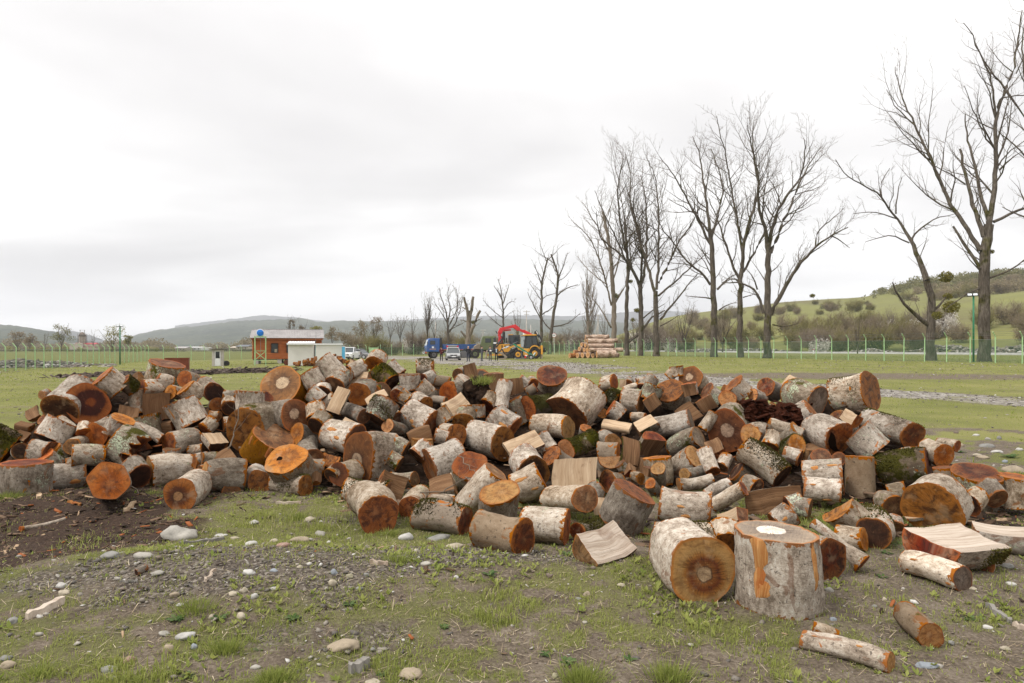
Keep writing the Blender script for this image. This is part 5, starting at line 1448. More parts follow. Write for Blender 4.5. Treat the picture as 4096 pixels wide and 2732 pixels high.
def fence(a, b, spacing, side, label, net_h=1.95, nskip=0):
 a, b = Vector(a), Vector(b); L = (b - a).length; n = max(2, int(round(L / spacing)) + 1)
 mid = (a + b) / 2
 root = empty("boundary_fence", (mid.x, mid.y, float(GND(mid.x, mid.y))), label=label, cat="fence", group="boundary fence of the log yard")
 ang = math.atan2(b.y - a.y, b.x - a.x)
 tops = []
 net_v, net_f = [], []
 strands = [[], [], []]
 for i in range(n):
  p = a + (b - a) * i / (n - 1)
  z = float(GND(p.x, p.y))
  o = link("post", post_mesh(side), root)
  o.location = (p.x - root.location.x, p.y - root.location.y, z - root.location.z)
  o.rotation_euler = (rnd.uniform(-.012, .012), rnd.uniform(-.012, .012), ang + math.pi / 2)
  lp = Vector((p.x, p.y, z)) - root.location
  net_v += [lp + Vector((0, 0, 0.03)), lp + Vector((0, 0, net_h + rnd.uniform(-.02, .02)))]
  if i: net_f.append((2 * i - 2, 2 * i, 2 * i + 1, 2 * i - 1))
  nx, ny = math.cos(ang + math.pi / 2) * side, math.sin(ang + math.pi / 2) * side
  for k, (off, hh) in enumerate(((0.08, 2.29), (0.19, 2.42), (0.31, 2.57))):
   strands[k].append(lp + Vector((nx * off, ny * off, hh)))
 link("wire_netting", np_mesh("wire_netting", net_v, net_f, M_NET), root)
 for s_ in strands:
  link("barbed_wire", MB().tube(s_, 0.008, 3).mesh("barbed_wire", M_WIRE), root)
 tw = MB(); tw.tube([v for v in net_v[1::2]], 0.012, 4)
 link("top_wire", tw.mesh("top_wire", M_WIRE), root)
 return root
fence((-43.0, 50.0), (-57.5, 108.0), 2.06, 1, "light green post fence along the left, dark netting, running away to the corner")
fence((-57.5, 108.0), (-31.9, 149.5), 2.4, 1, "light green post fence behind the outhouse and the timber hut")
fence((-29.0, 150.5), (0.0, 153.0), 2.4, 1, "light green post fence behind the blue truck, right of the gate")
fence((1.2, 150.5), (45.5, 43.0), 2.08, -1, "light green post fence across the right, in front of the tall bare trees")
g = empty("metal_gate", (-30.4, 150.0, float(GND(-30.4, 150.0))), 0.05, "green sheet metal gate leaf at the end of the back fence", "gate")
m = MB(); m.box((0, 0, 1.0), (2.0, 0.04, 1.9)); m.build("gate_sheet", M_POST, g)
for x in (-1.0, 1.0):
 MB().cyl((x, 0, -0.2), (x, 0, 2.2), 0.06, 8).build("gate_post", M_POST, g)
for z in (0.1, 1.0, 1.9):
 MB().box((0, -0.03, z), (2.0, 0.05, 0.06)).build("gate_rail", M_POST, g)
M_LAMPHEAD = flat("lamp_housing", (0.03, 0.03, 0.032), 0.5)
M_LAMPGLASS = flat("lamp_glass", (0.62, 0.65, 0.66), 0.25, vary=0.03)
def lamp_pole(p, h, label, yaw):
 root = empty("lamp_pole", p, yaw, label, "lamp post", "green floodlight poles of the yard")
 m = MB(); m.cyl((0, 0, -0.2), (0, 0, h), 0.085, 12, r2=0.075); m.build("pole", M_DKGREEN, root, True)
 MB().box((0, 0, 0.02), (0.3, 0.3, 0.04)).build("base_plate", M_DKGREEN, root)
 MB().beam((-0.42, 0, h + 0.02), (0.42, 0, h + 0.02), 0.05).build("cross_arm", M_LAMPHEAD, root)
 for x in (-0.30, 0.12):
  q = Matrix.Rotation(R(-35), 3, 'X')
  MB().box((x, -0.10, h + 0.10), (0.36, 0.07, 0.26), q).build("floodlight", M_LAMPHEAD, root)
  MB().box((x, -0.142, h + 0.125), (0.31, 0.012, 0.21), q).build("lamp_glass", M_LAMPGLASS, root)
 return root
lamp_pole(at(3894, 60.5), 5.85, "green pole with two floodlights in front of the big right-hand tree", R(-25))
lamp_pole(at(480, 87), 4.85, "green floodlight pole standing at the left fence", R(40))
lamp_pole(at(2358, 146), 7.2, "thin green floodlight pole behind the stack of long logs", R(0))
# ---- timber hut
M_LOGWALL = None
t = NT("stained_log_wall", 0.6, 0.3)
oc = t.shift(t.obj())
gr = t.noise(t.scale(oc, (1.2, 20, 20)), 1.0, 4.0, 0.6); n2 = t.noise(oc, 0.9, 3.0, 0.5)
t.col(t.ramp(t.math('ADD', t.math('MULTIPLY', gr, 0.5), t.math('MULTIPLY', n2, 0.5)), [(0.3, (0.24, 0.062, 0.017)), (0.5, (0.36, 0.105, 0.028)), (0.7, (0.47, 0.16, 0.045))]))
M_LOGWALL = t.mat
M_DKFRAME = flat("dark_window_frame", (0.040, 0.022, 0.016), 0.5)
t = NT("window_pane", 0.08, 0.5); t.col((0.030, 0.035, 0.036)); M_PANE = t.mat
M_ROOFT = flat("grey_roof_tile", (0.31, 0.29, 0.285), 0.75, vary=0.12, sc_=1.2)
M_CONC = flat("pale_concrete", (0.42, 0.385, 0.35), 0.9, vary=0.12, sc_=2.0, dirt=((0.22, 0.19, 0.165), 0.5))
hut = empty("timber_hut", at(1153, 83.5), R(16), "orange stained log hut with a grey tiled roof, raised on concrete blocks", "hut")
W, D_, Z0, Z1 = 7.75, 4.6, 0.55, 3.0
nlog = 17; lh = (Z1 - Z0) / nlog
wm = MB()
wall_l = MB().tube([(-W / 2, 0, 0), (W / 2, 0, 0)], lh * 0.56, 10).mesh("wall_log", M_LOGWALL, True)
WIN = [(-1.45, 1.30, 0.72, 1.05), (0.45, 1.30, 1.05, 1.05)]
def wall_span(z):
 """x spans of a wall log at height z, cut out for the windows"""
 sp = [(-W / 2, W / 2 - 1.15)]
 for wx, wz, ww, wh in WIN:
  if wz - 0.02 < z < wz + wh + 0.02:
   out = []
   for a, b in sp:
    if a < wx - ww / 2 < b: out += [(a, wx - ww / 2), (wx + ww / 2, b)]
    else: out.append((a, b))
   sp = out
 return sp
for i in range(nlog):
 z = Z0 + lh * (i + 0.5)
 for a, b in wall_span(z):
  MB().tube([(a, -D_ / 2, z), (b, -D_ / 2, z)], lh * 0.55, 8).build("wall_log", M_LOGWALL, hut, True)
 MB().tube([(W / 2 - 1.15, -D_ / 2 + 1.0, z), (W / 2, -D_ / 2 + 1.0, z)], lh * 0.55, 8).build("wall_log", M_LOGWALL, hut, True)
for x in (-W / 2, W / 2):
 sw = MB()
 for i in range(nlog):
  z = Z0 + lh * (i + 0.5); sw.tube([(x, -D_ / 2 - 0.12 if x < 0 else -D_ / 2 + 0.9, z), (x, D_ / 2, z)], lh * 0.55, 8)
 sw.build("side_wall", M_LOGWALL, hut, True)
MB().box((0, 0.1, (Z0 + Z1) / 2), (W - 0.15, D_ - 1.4, Z1 - Z0 - 0.05)).build("inner_wall", M_LOGWALL, hut)
pm = MB()
for i in range(nlog): pm.ball((W / 2 - 0.06, -D_ / 2 + 0.05, Z0 + lh * (i + 0.5)), lh * 0.6, 8, 5)
pm.build("corner_post", M_LOGWALL, hut, True)
for wx, wz, ww, wh in WIN:
 fr = MB()
 for x in (-ww / 2, ww / 2): fr.box((wx + x, -D_ / 2 - 0.05, wz + wh / 2), (0.07, 0.14, wh + 0.07))
 for z in (0, wh): fr.box((wx, -D_ / 2 - 0.048, wz + z), (ww - 0.07, 0.14, 0.07))
 w_ = fr.build("window", M_DKFRAME, hut)
 MB().box((wx, -D_ / 2 + 0.01, wz + wh / 2), (ww, 0.02, wh)).build("pane", M_PANE, w_)
 MB().box((wx + ww * 0.2, -D_ / 2 - 0.012, wz + 0.22), (ww * 0.42, 0.012, 0.40)).build("cardboard", flat("cardboard", (0.36, 0.29, 0.21), 0.9), w_)
RO = 1.15; RH = 1.06; EX = 0.30
rf = MB()
# tiled slope with a wavy profile
cols, rows_ = 44, 9
vs, fs = [], []
for j in range(rows_ + 1):
 for i in range(cols * 4 + 1):
  k = j / rows_
  x = -W / 2 - EX + (W + 2 * EX) * i / (cols * 4)
  y = -D_ / 2 - RO * 0.45 + (D_ / 2 + RO * 0.45) * k
  z = Z1 + 0.02 + RH * k + 0.018 * math.sin(i / 4 * 2 * math.pi)
  vs.append((x, y, z + (0.035 if j < rows_ else 0))); vs.append((x, y, z))
n_ = cols * 4 + 1
for j in range(rows_):
 for i in range(n_ - 1):
  a = (j * n_ + i) * 2
  fs.append((a, a + 2, a + 2 * n_ + 3, a + 2 * n_ + 1))
  fs.append((a + 1, a + 3, a + 2, a))
link("roof_tiles", np_mesh("roof_tiles", vs, fs, M_ROOFT, False), hut)
m = MB(); m.prism([(-D_ / 2 - RO * 0.45, Z1 - 0.06), (0, Z1 + RH - 0.04), (D_ / 2 + RO * 0.45, Z1 - 0.06)], -W / 2 - EX + 0.05, W / 2 + EX - 0.05)
for i, v in enumerate(m.v): m.v[i] = (v[1], v[0], v[2])
m.build("gable", M_LOGWALL, hut)
m = MB(); m.box((0, D_ / 4 + 0.25, Z1 + RH / 2 + 0.03), (W + 2 * EX, D_ / 2 + 0.85, 0.05), Matrix.Rotation(-math.atan2(RH, D_ / 2 + RO * 0.45), 3, 'X')); m.build("back_roof", M_ROOFT, hut)
MB().box((0, -0.0, Z1 + RH + 0.06), (W + 2 * EX, 0.16, 0.05)).build("ridge_cap", M_ROOFT, hut)
MB().box((0, -D_ / 2 - 0.30, Z1 - 0.10), (W + 0.3, 0.10, 0.20)).build("eaves_board", M_LOGWALL, hut)
MB().box((0, 0, Z0 - 0.05), (W, D_, 0.09)).build("floor_beam", M_DKFRAME, hut)
for x in (-W / 2 + 0.35, -0.9, 1.6, W / 2 - 0.4):
 for y in (-D_ / 2 + 0.2, D_ / 2 - 0.2):
  MB().box((x, y, 0.22), (0.5, 0.4, 0.66)).build("foundation_block", M_CONC, hut)
# ---- water tank on its green stand
tk = empty("tank_stand", at(1041.5, 71.0), R(17), "light green angle-iron stand carrying the blue water tank by the hut", "stand")
sx, sy, sh = 0.53, 0.45, 2.95
for x in (-sx, sx):
 for y in (-sy, sy):
  MB().box((x, y, sh / 2 - 0.05), (0.065, 0.065, sh + 0.1)).build("leg", M_POST, tk)
for z in (0.55, 1.52, sh):
 for y in (-sy, sy): MB().beam((-sx + .033, y, z), (sx - .033, y, z), 0.05).build("rail", M_POST, tk)
 for x in (-sx, sx): MB().beam((x, -sy + .033, z), (x, sy - .033, z), 0.05).build("rail", M_POST, tk)
for y in (-sy - 0.04, sy + 0.04):
 MB().beam((-sx, y, 0.58), (sx, y, 1.5), 0.04).build("brace", M_POST, tk)
 MB().beam((-sx, y + 0.05, 1.5), (sx, y + 0.05, 0.58), 0.04).build("brace", M_POST, tk)
MB().box((0, 0, sh + 0.05), (1.2, 1.0, 0.05)).build("platform", M_POST, tk)
MB().cyl((0.02, 0.05, 0.1), (0.02, 0.05, sh), 0.02, 6).build("water_pipe", M_WIRE, tk)
M_BLUE = flat("blue_plastic_tank", (0.012, 0.16, 0.56), 0.35, vary=0.06)
M_FOAM = flat("white_insulation", (0.70, 0.70, 0.70), 0.9, vary=0.06)
p = at(1041, 71.0)
wt = empty("water_tank", (p.x, p.y, p.z + sh + 0.08), R(19), "blue round water tank wrapped in white foam on the green stand", "tank")
MB().tube([(0, -0.42, 0.36), (0, -0.40, 0.36), (0, 0.55, 0.36)], [0.30, 0.33, 0.33], 24).build("tank_body", M_BLUE, wt, True)
m = MB()
for i in range(24):
 a, b = math.pi * 2 * i / 24, math.pi * 2 * (i + 1) / 24
 m.tube([(math.cos(a) * 0.365, -0.30, 0.36 + math.sin(a) * 0.365), (math.cos(a) * 0.365, 0.5, 0.36 + math.sin(a) * 0.365)], 0.055, 6)
m.build("foam_wrap", M_FOAM, wt, True)
MB().box((0, -0.425, 0.36), (0.60, 0.012, 0.02)).build("seam", M_DKFRAME, wt)
for x in (-0.25, 0.25): MB().box((x, 0, 0.03), (0.08, 0.8, 0.08)).build("cradle", M_POST, wt)
# ---- white sheds
M_SHED = flat("cream_sandwich_panel", (0.60, 0.585, 0.545), 0.5, vary=0.04, sc_=1.0)
M_TIN = flat("white_tin_roof", (0.66, 0.66, 0.66), 0.4, vary=0.06)
M_TEAL = flat("teal_trim", (0.03, 0.20, 0.24), 0.5)
M_SKYBLUE = flat("light_blue_paint", (0.09, 0.36, 0.58), 0.5, vary=0.08)
sh1 = empty("garden_shed", at(1205, 69.0), R(14), "cream panel shed with a white ribbed tin roof, left of the pair", "shed")
for k in range(2): MB().box((-0.595 + 1.19 * k, 0, 1.07), (1.185, 2.2, 2.14)).build("wall_panel", M_SHED, sh1)
vs, fs = [], []
for i in range(41):
 x = -1.30 + 2.6 * i / 40; z = 0.03 * (1 if (i // 2) % 2 else 0)
 vs += [(x, -1.35, 2.12 + z), (x, 1.3, 2.42 + z), (x, -1.35, 2.06), (x, 1.3, 2.36)]
 if i: a = 4 * i - 4; fs += [(a, a + 4, a + 5, a + 1), (a + 2, a + 3, a + 7, a + 6), (a, a + 2, a + 6, a + 4), (a + 1, a + 5, a + 7, a + 3)]
link("tin_roof", np_mesh("tin_roof", vs, fs, M_TIN), sh1)
MB().box((0, -1.36, 2.16), (2.6, 0.03, 0.16)).build("fascia", M_TIN, sh1)
sh2 = empty("garden_shed", at(1316, 80.5), R(13), "cream panel shed with teal corners and a flat white roof edge", "shed")
for k in range(3): MB().box((-1.0 + 1.0 * k, 0, 1.05), (0.995, 2.4, 2.1)).build("wall_panel", M_SHED, sh2)
for x in (-1.53, 1.53): MB().box((x, -1.18, 1.05), (0.07, 0.08, 2.1)).build("corner_trim", M_TEAL, sh2)
MB().box((0, -0.02, 2.19), (3.2, 2.6, 0.17)).build("flat_roof", M_TIN, sh2)
bl = empty("blue_board", at(1374.5, 79.0), R(14), "light blue door leaf standing against the second white shed", "door")
MB().box((0, 0, 0.93), (0.34, 0.05, 1.86)).build("door_leaf", M_SKYBLUE, bl)
MB().box((0.18, 0, 0.94), (0.05, 0.07, 1.9)).build("door_edge", M_TIN, bl); MB().box((-0.04, 0, 1.89), (0.42, 0.07, 0.05)).build("door_edge", M_TIN, bl)
mp = empty("mast", at(1260, 79.0), label="thin grey mast pole rising between the two white sheds", cat="pole")
MB().tube([(0, 0, 0), (0.06, 0, 2.2), (0.14, 0, 3.6)], [0.03, 0.028, 0.012], 6).build("mast_pole", M_WIRE, mp)
# ---- outhouse
oh = empty("outhouse", at(872, 72), R(18), "small concrete outhouse with a white glazed door and flat roof", "outhouse")
for x in (-0.42, 0.42): MB().box((x, 0, 0.86), (0.24, 1.0, 1.78)).build("side_wall", M_CONC, oh)
MB().box((0, 0.45, 0.86), (0.6, 0.1, 1.78)).build("back_wall", M_CONC, oh)
MB().box((0, -0.38, 1.69), (0.6, 0.2, 0.14)).build("lintel", M_CONC, oh)
MB().box((0, -0.05, 1.79), (1.35, 1.4, 0.06)).build("flat_roof", flat("tarred_roof", (0.09, 0.075, 0.065), 0.9), oh)
dr = MB(); dr.box((0, -0.42, 0.42), (0.58, 0.05, 0.80)); dr.box((0, -0.42, 1.58), (0.58, 0.05, 0.09))
for x in (-0.245, 0.245): dr.box((x, -0.42, 1.18), (0.09, 0.05, 0.71))
do = dr.build("door", M_FOAM, oh)
MB().box((0, -0.415, 1.18), (0.40, 0.02, 0.71)).build("pane", M_PANE, do)
MB().box((0, -0.45, 0.42), (0.40, 0.02, 0.55)).build("door_panel", M_FOAM, do)
MB().box((0.22, -0.46, 0.9), (0.03, 0.05, 0.10)).build("handle", M_WIRE, do)
# ---- barrels and the rusty box
M_BARREL = flat("black_barrel", (0.025, 0.023, 0.022), 0.5, vary=0.3, dirt=((0.10, 0.07, 0.05), 0.5))
M_RUST = flat("rust_red_steel", (0.155, 0.040, 0.018), 0.85, vary=0.22, sc_=2.2, dirt=((0.085, 0.034, 0.020), 0.7))
def barrel(p, yaw, r, L, label, endmat):
 b = empty("oil_drum", (p.x, p.y, p.z + r), yaw, label, "barrel")
 m = MB(); m.tube([(0, -L / 2, 0), (0, L / 2, 0)], r, 20); m.build("drum", M_BARREL, b, True)
 for y in (-L / 2, -L / 6, L / 6, L / 2): MB().tube([(0, y - 0.012, 0), (0, y + 0.012, 0)], r * 1.035, 20).build("hoop", M_BARREL, b)
 MB().cyl((0, -L / 2 - 0.014, 0), (0, -L / 2 - 0.001, 0), r * 0.93, 20).build("drum_end", endmat, b)
barrel(at(1146, 71), R(18), 0.29, 0.85, "black oil drum on its side by the first cream shed", M_RUST)
barrel(at(904, 73), R(35), 0.27, 0.8, "black drum lying in the grass right of the outhouse", M_BARREL)
rb = empty("steel_bin", at(709, 57.5), R(22), "rust-red open steel bin on the grass in the left field", "bin")
for y in (-0.6, 0.6): MB().box((0, y, 0.5), (1.82, 0.03, 1.0)).build("side_sheet", M_RUST, rb)
for x in (-0.895, 0.895): MB().box((x, 0, 0.5), (0.03, 1.17, 1.0)).build("end_sheet", M_RUST, rb)
MB().box((0, 0, 0.03), (1.76, 1.17, 0.03)).build("floor_sheet", M_RUST, rb)
for y in (-0.61, 0.61): MB().beam((-0.93, y, 1.01), (0.93, y, 1.01), 0.05).build("rim", M_RUST, rb)
# ---- utility poles and the road sign
def upole(p, h, label, arms=2, lean=0.0):
 o = empty("utility_pole", p, 0.3, label, "utility pole", "concrete utility poles along the road")
 MB().tube([(0, 0, -0.3), (lean * h, 0, h)], [0.17, 0.10], 8).build("pole", M_CONC, o, True)
 for k in range(arms):
  z = h - 0.35 - 0.75 * k
  MB().box((lean * z, -0.13, z), (1.9 if k == 0 else 1.4, 0.1, 0.1)).build("cross_arm", M_CONC, o)
  for x in (-0.85, -0.45, 0.45, 0.85):
   if k and abs(x) > 0.6: continue
   MB().cyl((lean * z + x, -0.13, z + 0.05), (lean * z + x, -0.13, z + 0.22), 0.045, 6).build("insulator", M_FOAM, o)
 return o
o = upole(at(2392, 150), 8.6, "pale concrete power pole with a slanted stay, right of the narrow poplar")
MB().beam((-1.6, 0.2, 0), (-0.1, 0.1, 6.0), 0.16).build("stay", M_CONC, o)
o = upole(at(2106, 175), 11.0, "grey power pole with a transformer box behind the yellow loader", 2)
MB().box((-0.5, -0.3, 4.9), (0.9, 0.7, 0.9)).build("transformer", M_FOAM, o)
upole(at(2123, 168), 7.0, "short bare concrete pole just right of the transformer pole", 0)
upole(at(1932, 215), 7.4, "pale pole with crossbars between the pollard and the bare tree behind the green truck", 2)
upole(at(1835, 230), 6.6, "pale pole rising above the blue truck's load bed", 2)
upole(at(1740, 190), 9.0, "pale leaning pole among the trees left of the blue truck", 0, 0.02)
sg = empty("road_sign", at(2216, 160), 0.05, "round white road sign with a red rim and dark bar on a pale post", "road sign")
MB().cyl((0, 0, -0.2), (0, 0, 4.2), 0.05, 8).build("sign_post", M_FOAM, sg)
M_SIGNRED = flat("sign_red", (0.45, 0.03, 0.03), 0.5); M_SIGNW = flat("sign_white", (0.72, 0.72, 0.72), 0.5)
MB().cyl((0, -0.06, 4.2), (0, -0.045, 4.2), 0.52, 28).build("sign_rim", M_SIGNRED, sg)
MB().cyl((0, -0.075, 4.2), (0, -0.061, 4.2), 0.45, 28).build("sign_face", M_SIGNW, sg)
MB().box((0, -0.08, 4.22), (0.55, 0.008, 0.14)).build("sign_bar", flat("sign_black", (0.05, 0.04, 0.05), 0.5), sg)
for i, (u, d, lab) in enumerate(((2703, 180, "white kerb post by the road behind the middle trees"), (2890, 165, "white kerb post by the road between two tree trunks"), (3254, 140, "white kerb post by the road below the white-flowering bush"))):
 b = empty("kerb_post", at(u, d, -0.05), label=lab, cat="bollard", group="white kerb posts along the road")
 MB().box((0, 0, 0.55), (0.2, 0.2, 1.1)).build("post", M_SIGNW, b); MB().box((0, -0.003, 0.9), (0.205, 0.205, 0.16)).build("band", M_SIGNRED, b)
# ---- stack of long logs on the right
t = NT("red_pine_bark", 0.9, 0.15)
oc = t.shift(t.obj()); a_ = t.noise(t.scale(oc, (4, 4, 1.2)), 2.0, 5.0, 0.65)
t.col(t.ramp(a_, [(0.33, (0.13, 0.062, 0.040)), (0.46, (0.30, 0.20, 0.145)), (0.57, (0.45, 0.35, 0.275)), (0.7, (0.54, 0.45, 0.37))])); t.bump(a_, 0.5, 0.03)
M_PINE = t.mat
t = NT("fresh_log_end", 0.8, 0.2); s_ = t.uv()
ln_ = t.node('ShaderNodeVectorMath', operation='LENGTH'); t.put(ln_.inputs[0], s_)
t.col(t.ramp(t.math('ADD', ln_.outputs['Value'], t.math('MULTIPLY', t.noise(t.obj(), 6.0), 0.2)), [(0.0, (0.38, 0.20, 0.09)), (0.45, (0.34, 0.15, 0.055)), (0.6, (0.47, 0.27, 0.13)), (1.05, (0.50, 0.31, 0.16)), (1.1, (0.2, 0.09, 0.04))]))
M_FRESH = t.mat
DS = 87.0
LS = [(2314, 1424, 15, 'bottom'), (2332, 1427, 14, 'b'), (2352, 1428, 16, 'b'), (2369, 1431, 12, 'b'), (2382, 1427, 16, 'b'),
      (2320, 1403, 11, 'm'), (2336, 1404, 10, 'm'), (2348, 1407, 10, 'm'), (2328, 1388, 9, 't'), (2340, 1391, 9, 't'), (2362, 1410, 9, 't'), (2336, 1373, 9, 't')]
def long_log(a, b, r, label, grp, mat=None, cat="log"):
 a, b = Vector(a), Vector(b)
 o = empty("long_log", (a + b) / 2, label=label, cat=cat, group=grp)
 q = (b - a).to_track_quat('Z', 'Y'); o.rotation_mode = 'QUATERNION'; o.rotation_quaternion = q
 L = (b - a).length
 pts = [(rnd.uniform(-.03, .03), rnd.uniform(-.03, .03), -L / 2 + L * i / 6) for i in range(7)]
 rr_ = [r * rnd.uniform(0.94, 1.06) for _ in pts]
 MB().tube(pts, rr_, 14, caps=False).build("bark", mat or M_PINE, o, True)
 for i in (0, -1):
  m_ = 14; p = Vector(pts[i]); e_ = -0.006 if i == 0 else 0.006
  vs = [p + Vector((math.cos(6.2832 * k / m_) * rr_[i] * 1.0, math.sin(6.2832 * k / m_) * rr_[i], e_)) for k in range(m_)] + [p + Vector((0, 0, e_))]
  fs = [(k, (k + 1) % m_, m_) for k in range(m_)]
  uv = [(math.cos(6.2832 * k / m_), math.sin(6.2832 * k / m_)) for k in range(m_)] + [(0, 0)]
  link("cut_end", np_mesh("cut_end", vs, fs, M_FRESH, False, uv=uv), o)
 return o
pos = {'b': "bottom row", 'm': "middle row", 't': "upper left face"}
def stack_pt(u, v, d): return P(u, v, d)
GRP = "long pale logs in the stack on the right"
gz = float(GND(12, 86))
# butts facing left-front, bodies running right and back
SK = [  # end u, height above ground, radius, body length, depth, label
 (2309, 0.38, 0.38, 4.6, 88.3, "leftmost bottom log of the long stack"), (2330, 0.40, 0.36, 4.6, 87.4, "second bottom log of the long stack from its left end"),
 (2351, 0.44, 0.40, 4.4, 86.6, "third bottom log of the long stack from its left end"), (2371, 0.36, 0.33, 4.2, 85.9, "fourth bottom log of the long stack, between two thicker ones"),
 (2387, 0.50, 0.50, 2.35, 85.0, "thick nearest bottom log of the long stack"),
 (2317, 1.18, 0.33, 4.6, 88.6, "left butt of the stack's second row"), (2336, 1.10, 0.30, 4.5, 87.9, "middle butt of the stack's second row"), (2348, 1.05, 0.31, 4.4, 87.2, "right butt of the stack's second row"),
 (2326, 1.78, 0.28, 4.5, 88.8, "left butt of the stack's third row"), (2341, 1.66, 0.30, 4.4, 88.0, "right butt of the stack's third row"), (2362, 1.06, 0.27, 4.2, 86.4, "small butt low beside the thick nearest log"),
 (2340, 2.30, 0.27, 4.3, 88.6, "stubby butt just under the topmost log"),
 (2358, 1.05, 0.24, 3.0, 85.6, "low side log lying over the thick nearest one"), (2352, 1.58, 0.30, 3.3, 86.4, "third log down on the stack's long side"),
 (2349, 2.18, 0.36, 3.2, 87.0, "thick second log from the top of the long stack"), (2341, 2.78, 0.27, 3.1, 87.6, "reddish topmost log of the long stack")]
for u, hh, r, L, d, lab in SK:
 hh = hh * 0.98
 a = at(u, d); a.z += hh
 if 'side' in lab or 'top' in lab.split() or 'topmost' in lab or 'nearest bottom' in lab or 'second log' in lab: dirv = Vector((1.0, 0.12, 0.0))
 else: dirv = Vector((0.86, 0.55, 0))
 dirv.normalize(); b = a + dirv * L
 long_log(a, b, r, lab + ", sawn end facing left", GRP)
a = at(2278, 88.5); long_log(a + Vector((0, 0, 0.32)), a + Vector((2.4, 0.9, 0.34)), 0.34, "grey barked log lying loose left of the long stack", GRP, BARK['w'])
a = at(2296, 89.6); long_log(a + Vector((0, 0, 0.78)), a + Vector((2.3, 0.9, 0.8)), 0.28, "second grey log on top of the loose one left of the stack", GRP, BARK['w'])
# ---- firewood heaps by the sheds
FW = "short firewood rounds heaped by the white sheds"
fwl = ["small firewood round in the low heap before the first cream shed", "small firewood round in the taller heap before the second cream shed"]
rs = random.Random(77)
fw_proto = []
for k in range(5):
 o = empty("firewood_round", (0, 0, -50))
 L = rs.uniform(0.34, 0.5); r = rs.uniform(0.10, 0.17)
 MB().tube([(-L / 2, 0, 0), (0, 0.01, 0), (L / 2, 0, 0)], [r, r * 1.03, r * 0.96], 12, caps=False).build("bark", BARK['w' if k % 2 else 'g'], o, True)
 for s2 in (-1, 1):
  m_ = 12; vs = [(s2 * L / 2, r * math.cos(6.2832 * q / m_), r * math.sin(6.2832 * q / m_)) for q in range(m_)] + [(s2 * L / 2, 0, 0)]
  uv = [(math.cos(6.2832 * q / m_), math.sin(6.2832 * q / m_)) for q in range(m_)] + [(0, 0)]
  link("cut_end", np_mesh("cut_end", vs, [(q, (q + 1) % m_, m_) for q in range(m_)], FACE['O' if k % 2 else 'D'], False, uv=uv), o)
 fw_proto.append((o, r)); used = False
first = [True] * 5
fwn = {}
def fw(u, d, h, lab):
 pos_ = ("left end" if u < (1207 if 'low' in lab else 1328) else "right end" if u > (1237 if 'low' in lab else 1360) else "middle") + (", upper layer" if h > .32 else ", ground layer")
 lab = lab.replace("small firewood round in the", "firewood round, " + pos_.replace(",", "") + " of the")
 k = rs.randrange(5); o, r = fw_proto[k]
 if not first[k]: o = copy_tree(o)
 first[k] = False
 p = at(u, d); o.location = (p.x, p.y, p.z + h)
 o.rotation_euler = (0, rs.uniform(-.5, .5) if rs.random() < .7 else 1.5, rs.uniform(0, 6.28))
 tag(o, lab, "log", FW)
for i in range(26):
 x = rs.uniform(1178, 1265); k = (x - 1178) / 87
 fw(x, 64.5 + rs.uniform(-.5, .8), 0.14 + rs.uniform(0, 0.16 + 0.42 * k), fwl[0])
for i in range(34):
 x = rs.gauss(1345, 26); x = min(max(x, 1300), 1395); k = 1 - abs(x - 1338) / 62
 fw(x, 66.0 + rs.uniform(-.5, .8), 0.14 + rs.uniform(0, 0.10 + 0.80 * max(0, k)), fwl[1])
# ------------------------------------------------------------------ trees, bushes, woods
def tree_bark(name, stops, moss=0.15):
 t = NT(name, 0.95, 0.08)
 oc = t.shift(t.obj())
 rg = t.noise(t.scale(oc, (9, 9, 1.3)), 1.0, 5.0, 0.7); n2 = t.noise(oc, 0.6, 4.0, 0.6)
 c = t.ramp(t.math('ADD', t.math('MULTIPLY', rg, 0.7), t.math('MULTIPLY', n2, 0.3)), stops)
 c = t.mix(t.mapr(n2, 0.62 - moss, 0.70 - moss * 0.5), c, t.mix(t.mapr(rg, 0.4, 0.65), (0.028, 0.026, 0.010), (0.090, 0.080, 0.028)))
 t.col(c); t.bump(rg, 0.9, 0.08)
 return t.mat
M_TBARK = tree_bark("poplar_bark", [(0.3, (0.030, 0.024, 0.019)), (0.48, (0.085, 0.070, 0.055)), (0.62, (0.165, 0.140, 0.115)), (0.8, (0.25, 0.22, 0.185))], 0.10)
M_TBARKP = tree_bark("pale_branch_bark", [(0.3, (0.11, 0.085, 0.065)), (0.5, (0.20, 0.165, 0.13)), (0.75, (0.33, 0.28, 0.23))], 0.02)
M_TWIG = flat("twig_bark", (0.135, 0.105, 0.078), 0.9, vary=0.3, sc_=0.4)
M_TWIGP = flat("pale_twig_bark", (0.185, 0.145, 0.105), 0.9, vary=0.25, sc_=0.4)
M_TWIGT = flat("tan_twig", (0.24, 0.19, 0.12), 0.9, vary=0.25, sc_=0.3)
M_TWIGY = flat("budding_twig", (0.20, 0.175, 0.060), 0.9, vary=0.25, sc_=0.3)
def leafy(name, a, b, c):
 t = NT(name, 0.8, 0.15); s_ = t.sep(t.uv()); cc = t.ramp(s_[0], [(0.0, a), (0.5, b), (1.0, c)]); t.col(cc)
 tl = t.node('ShaderNodeBsdfTranslucent'); t.put(tl.inputs[0], cc); ms = t.node('ShaderNodeMixShader'); ms.inputs[0].default_value = 0.4
 t.l.new(t.b.outputs[0], ms.inputs[1]); t.l.new(tl.outputs[0], ms.inputs[2]); t.l.new(ms.outputs[0], t.out.inputs[0]); return t.mat
M_MISTLE = leafy("mistletoe_leaf", (0.075, 0.078, 0.018), (0.17, 0.155, 0.035), (0.27, 0.23, 0.055))
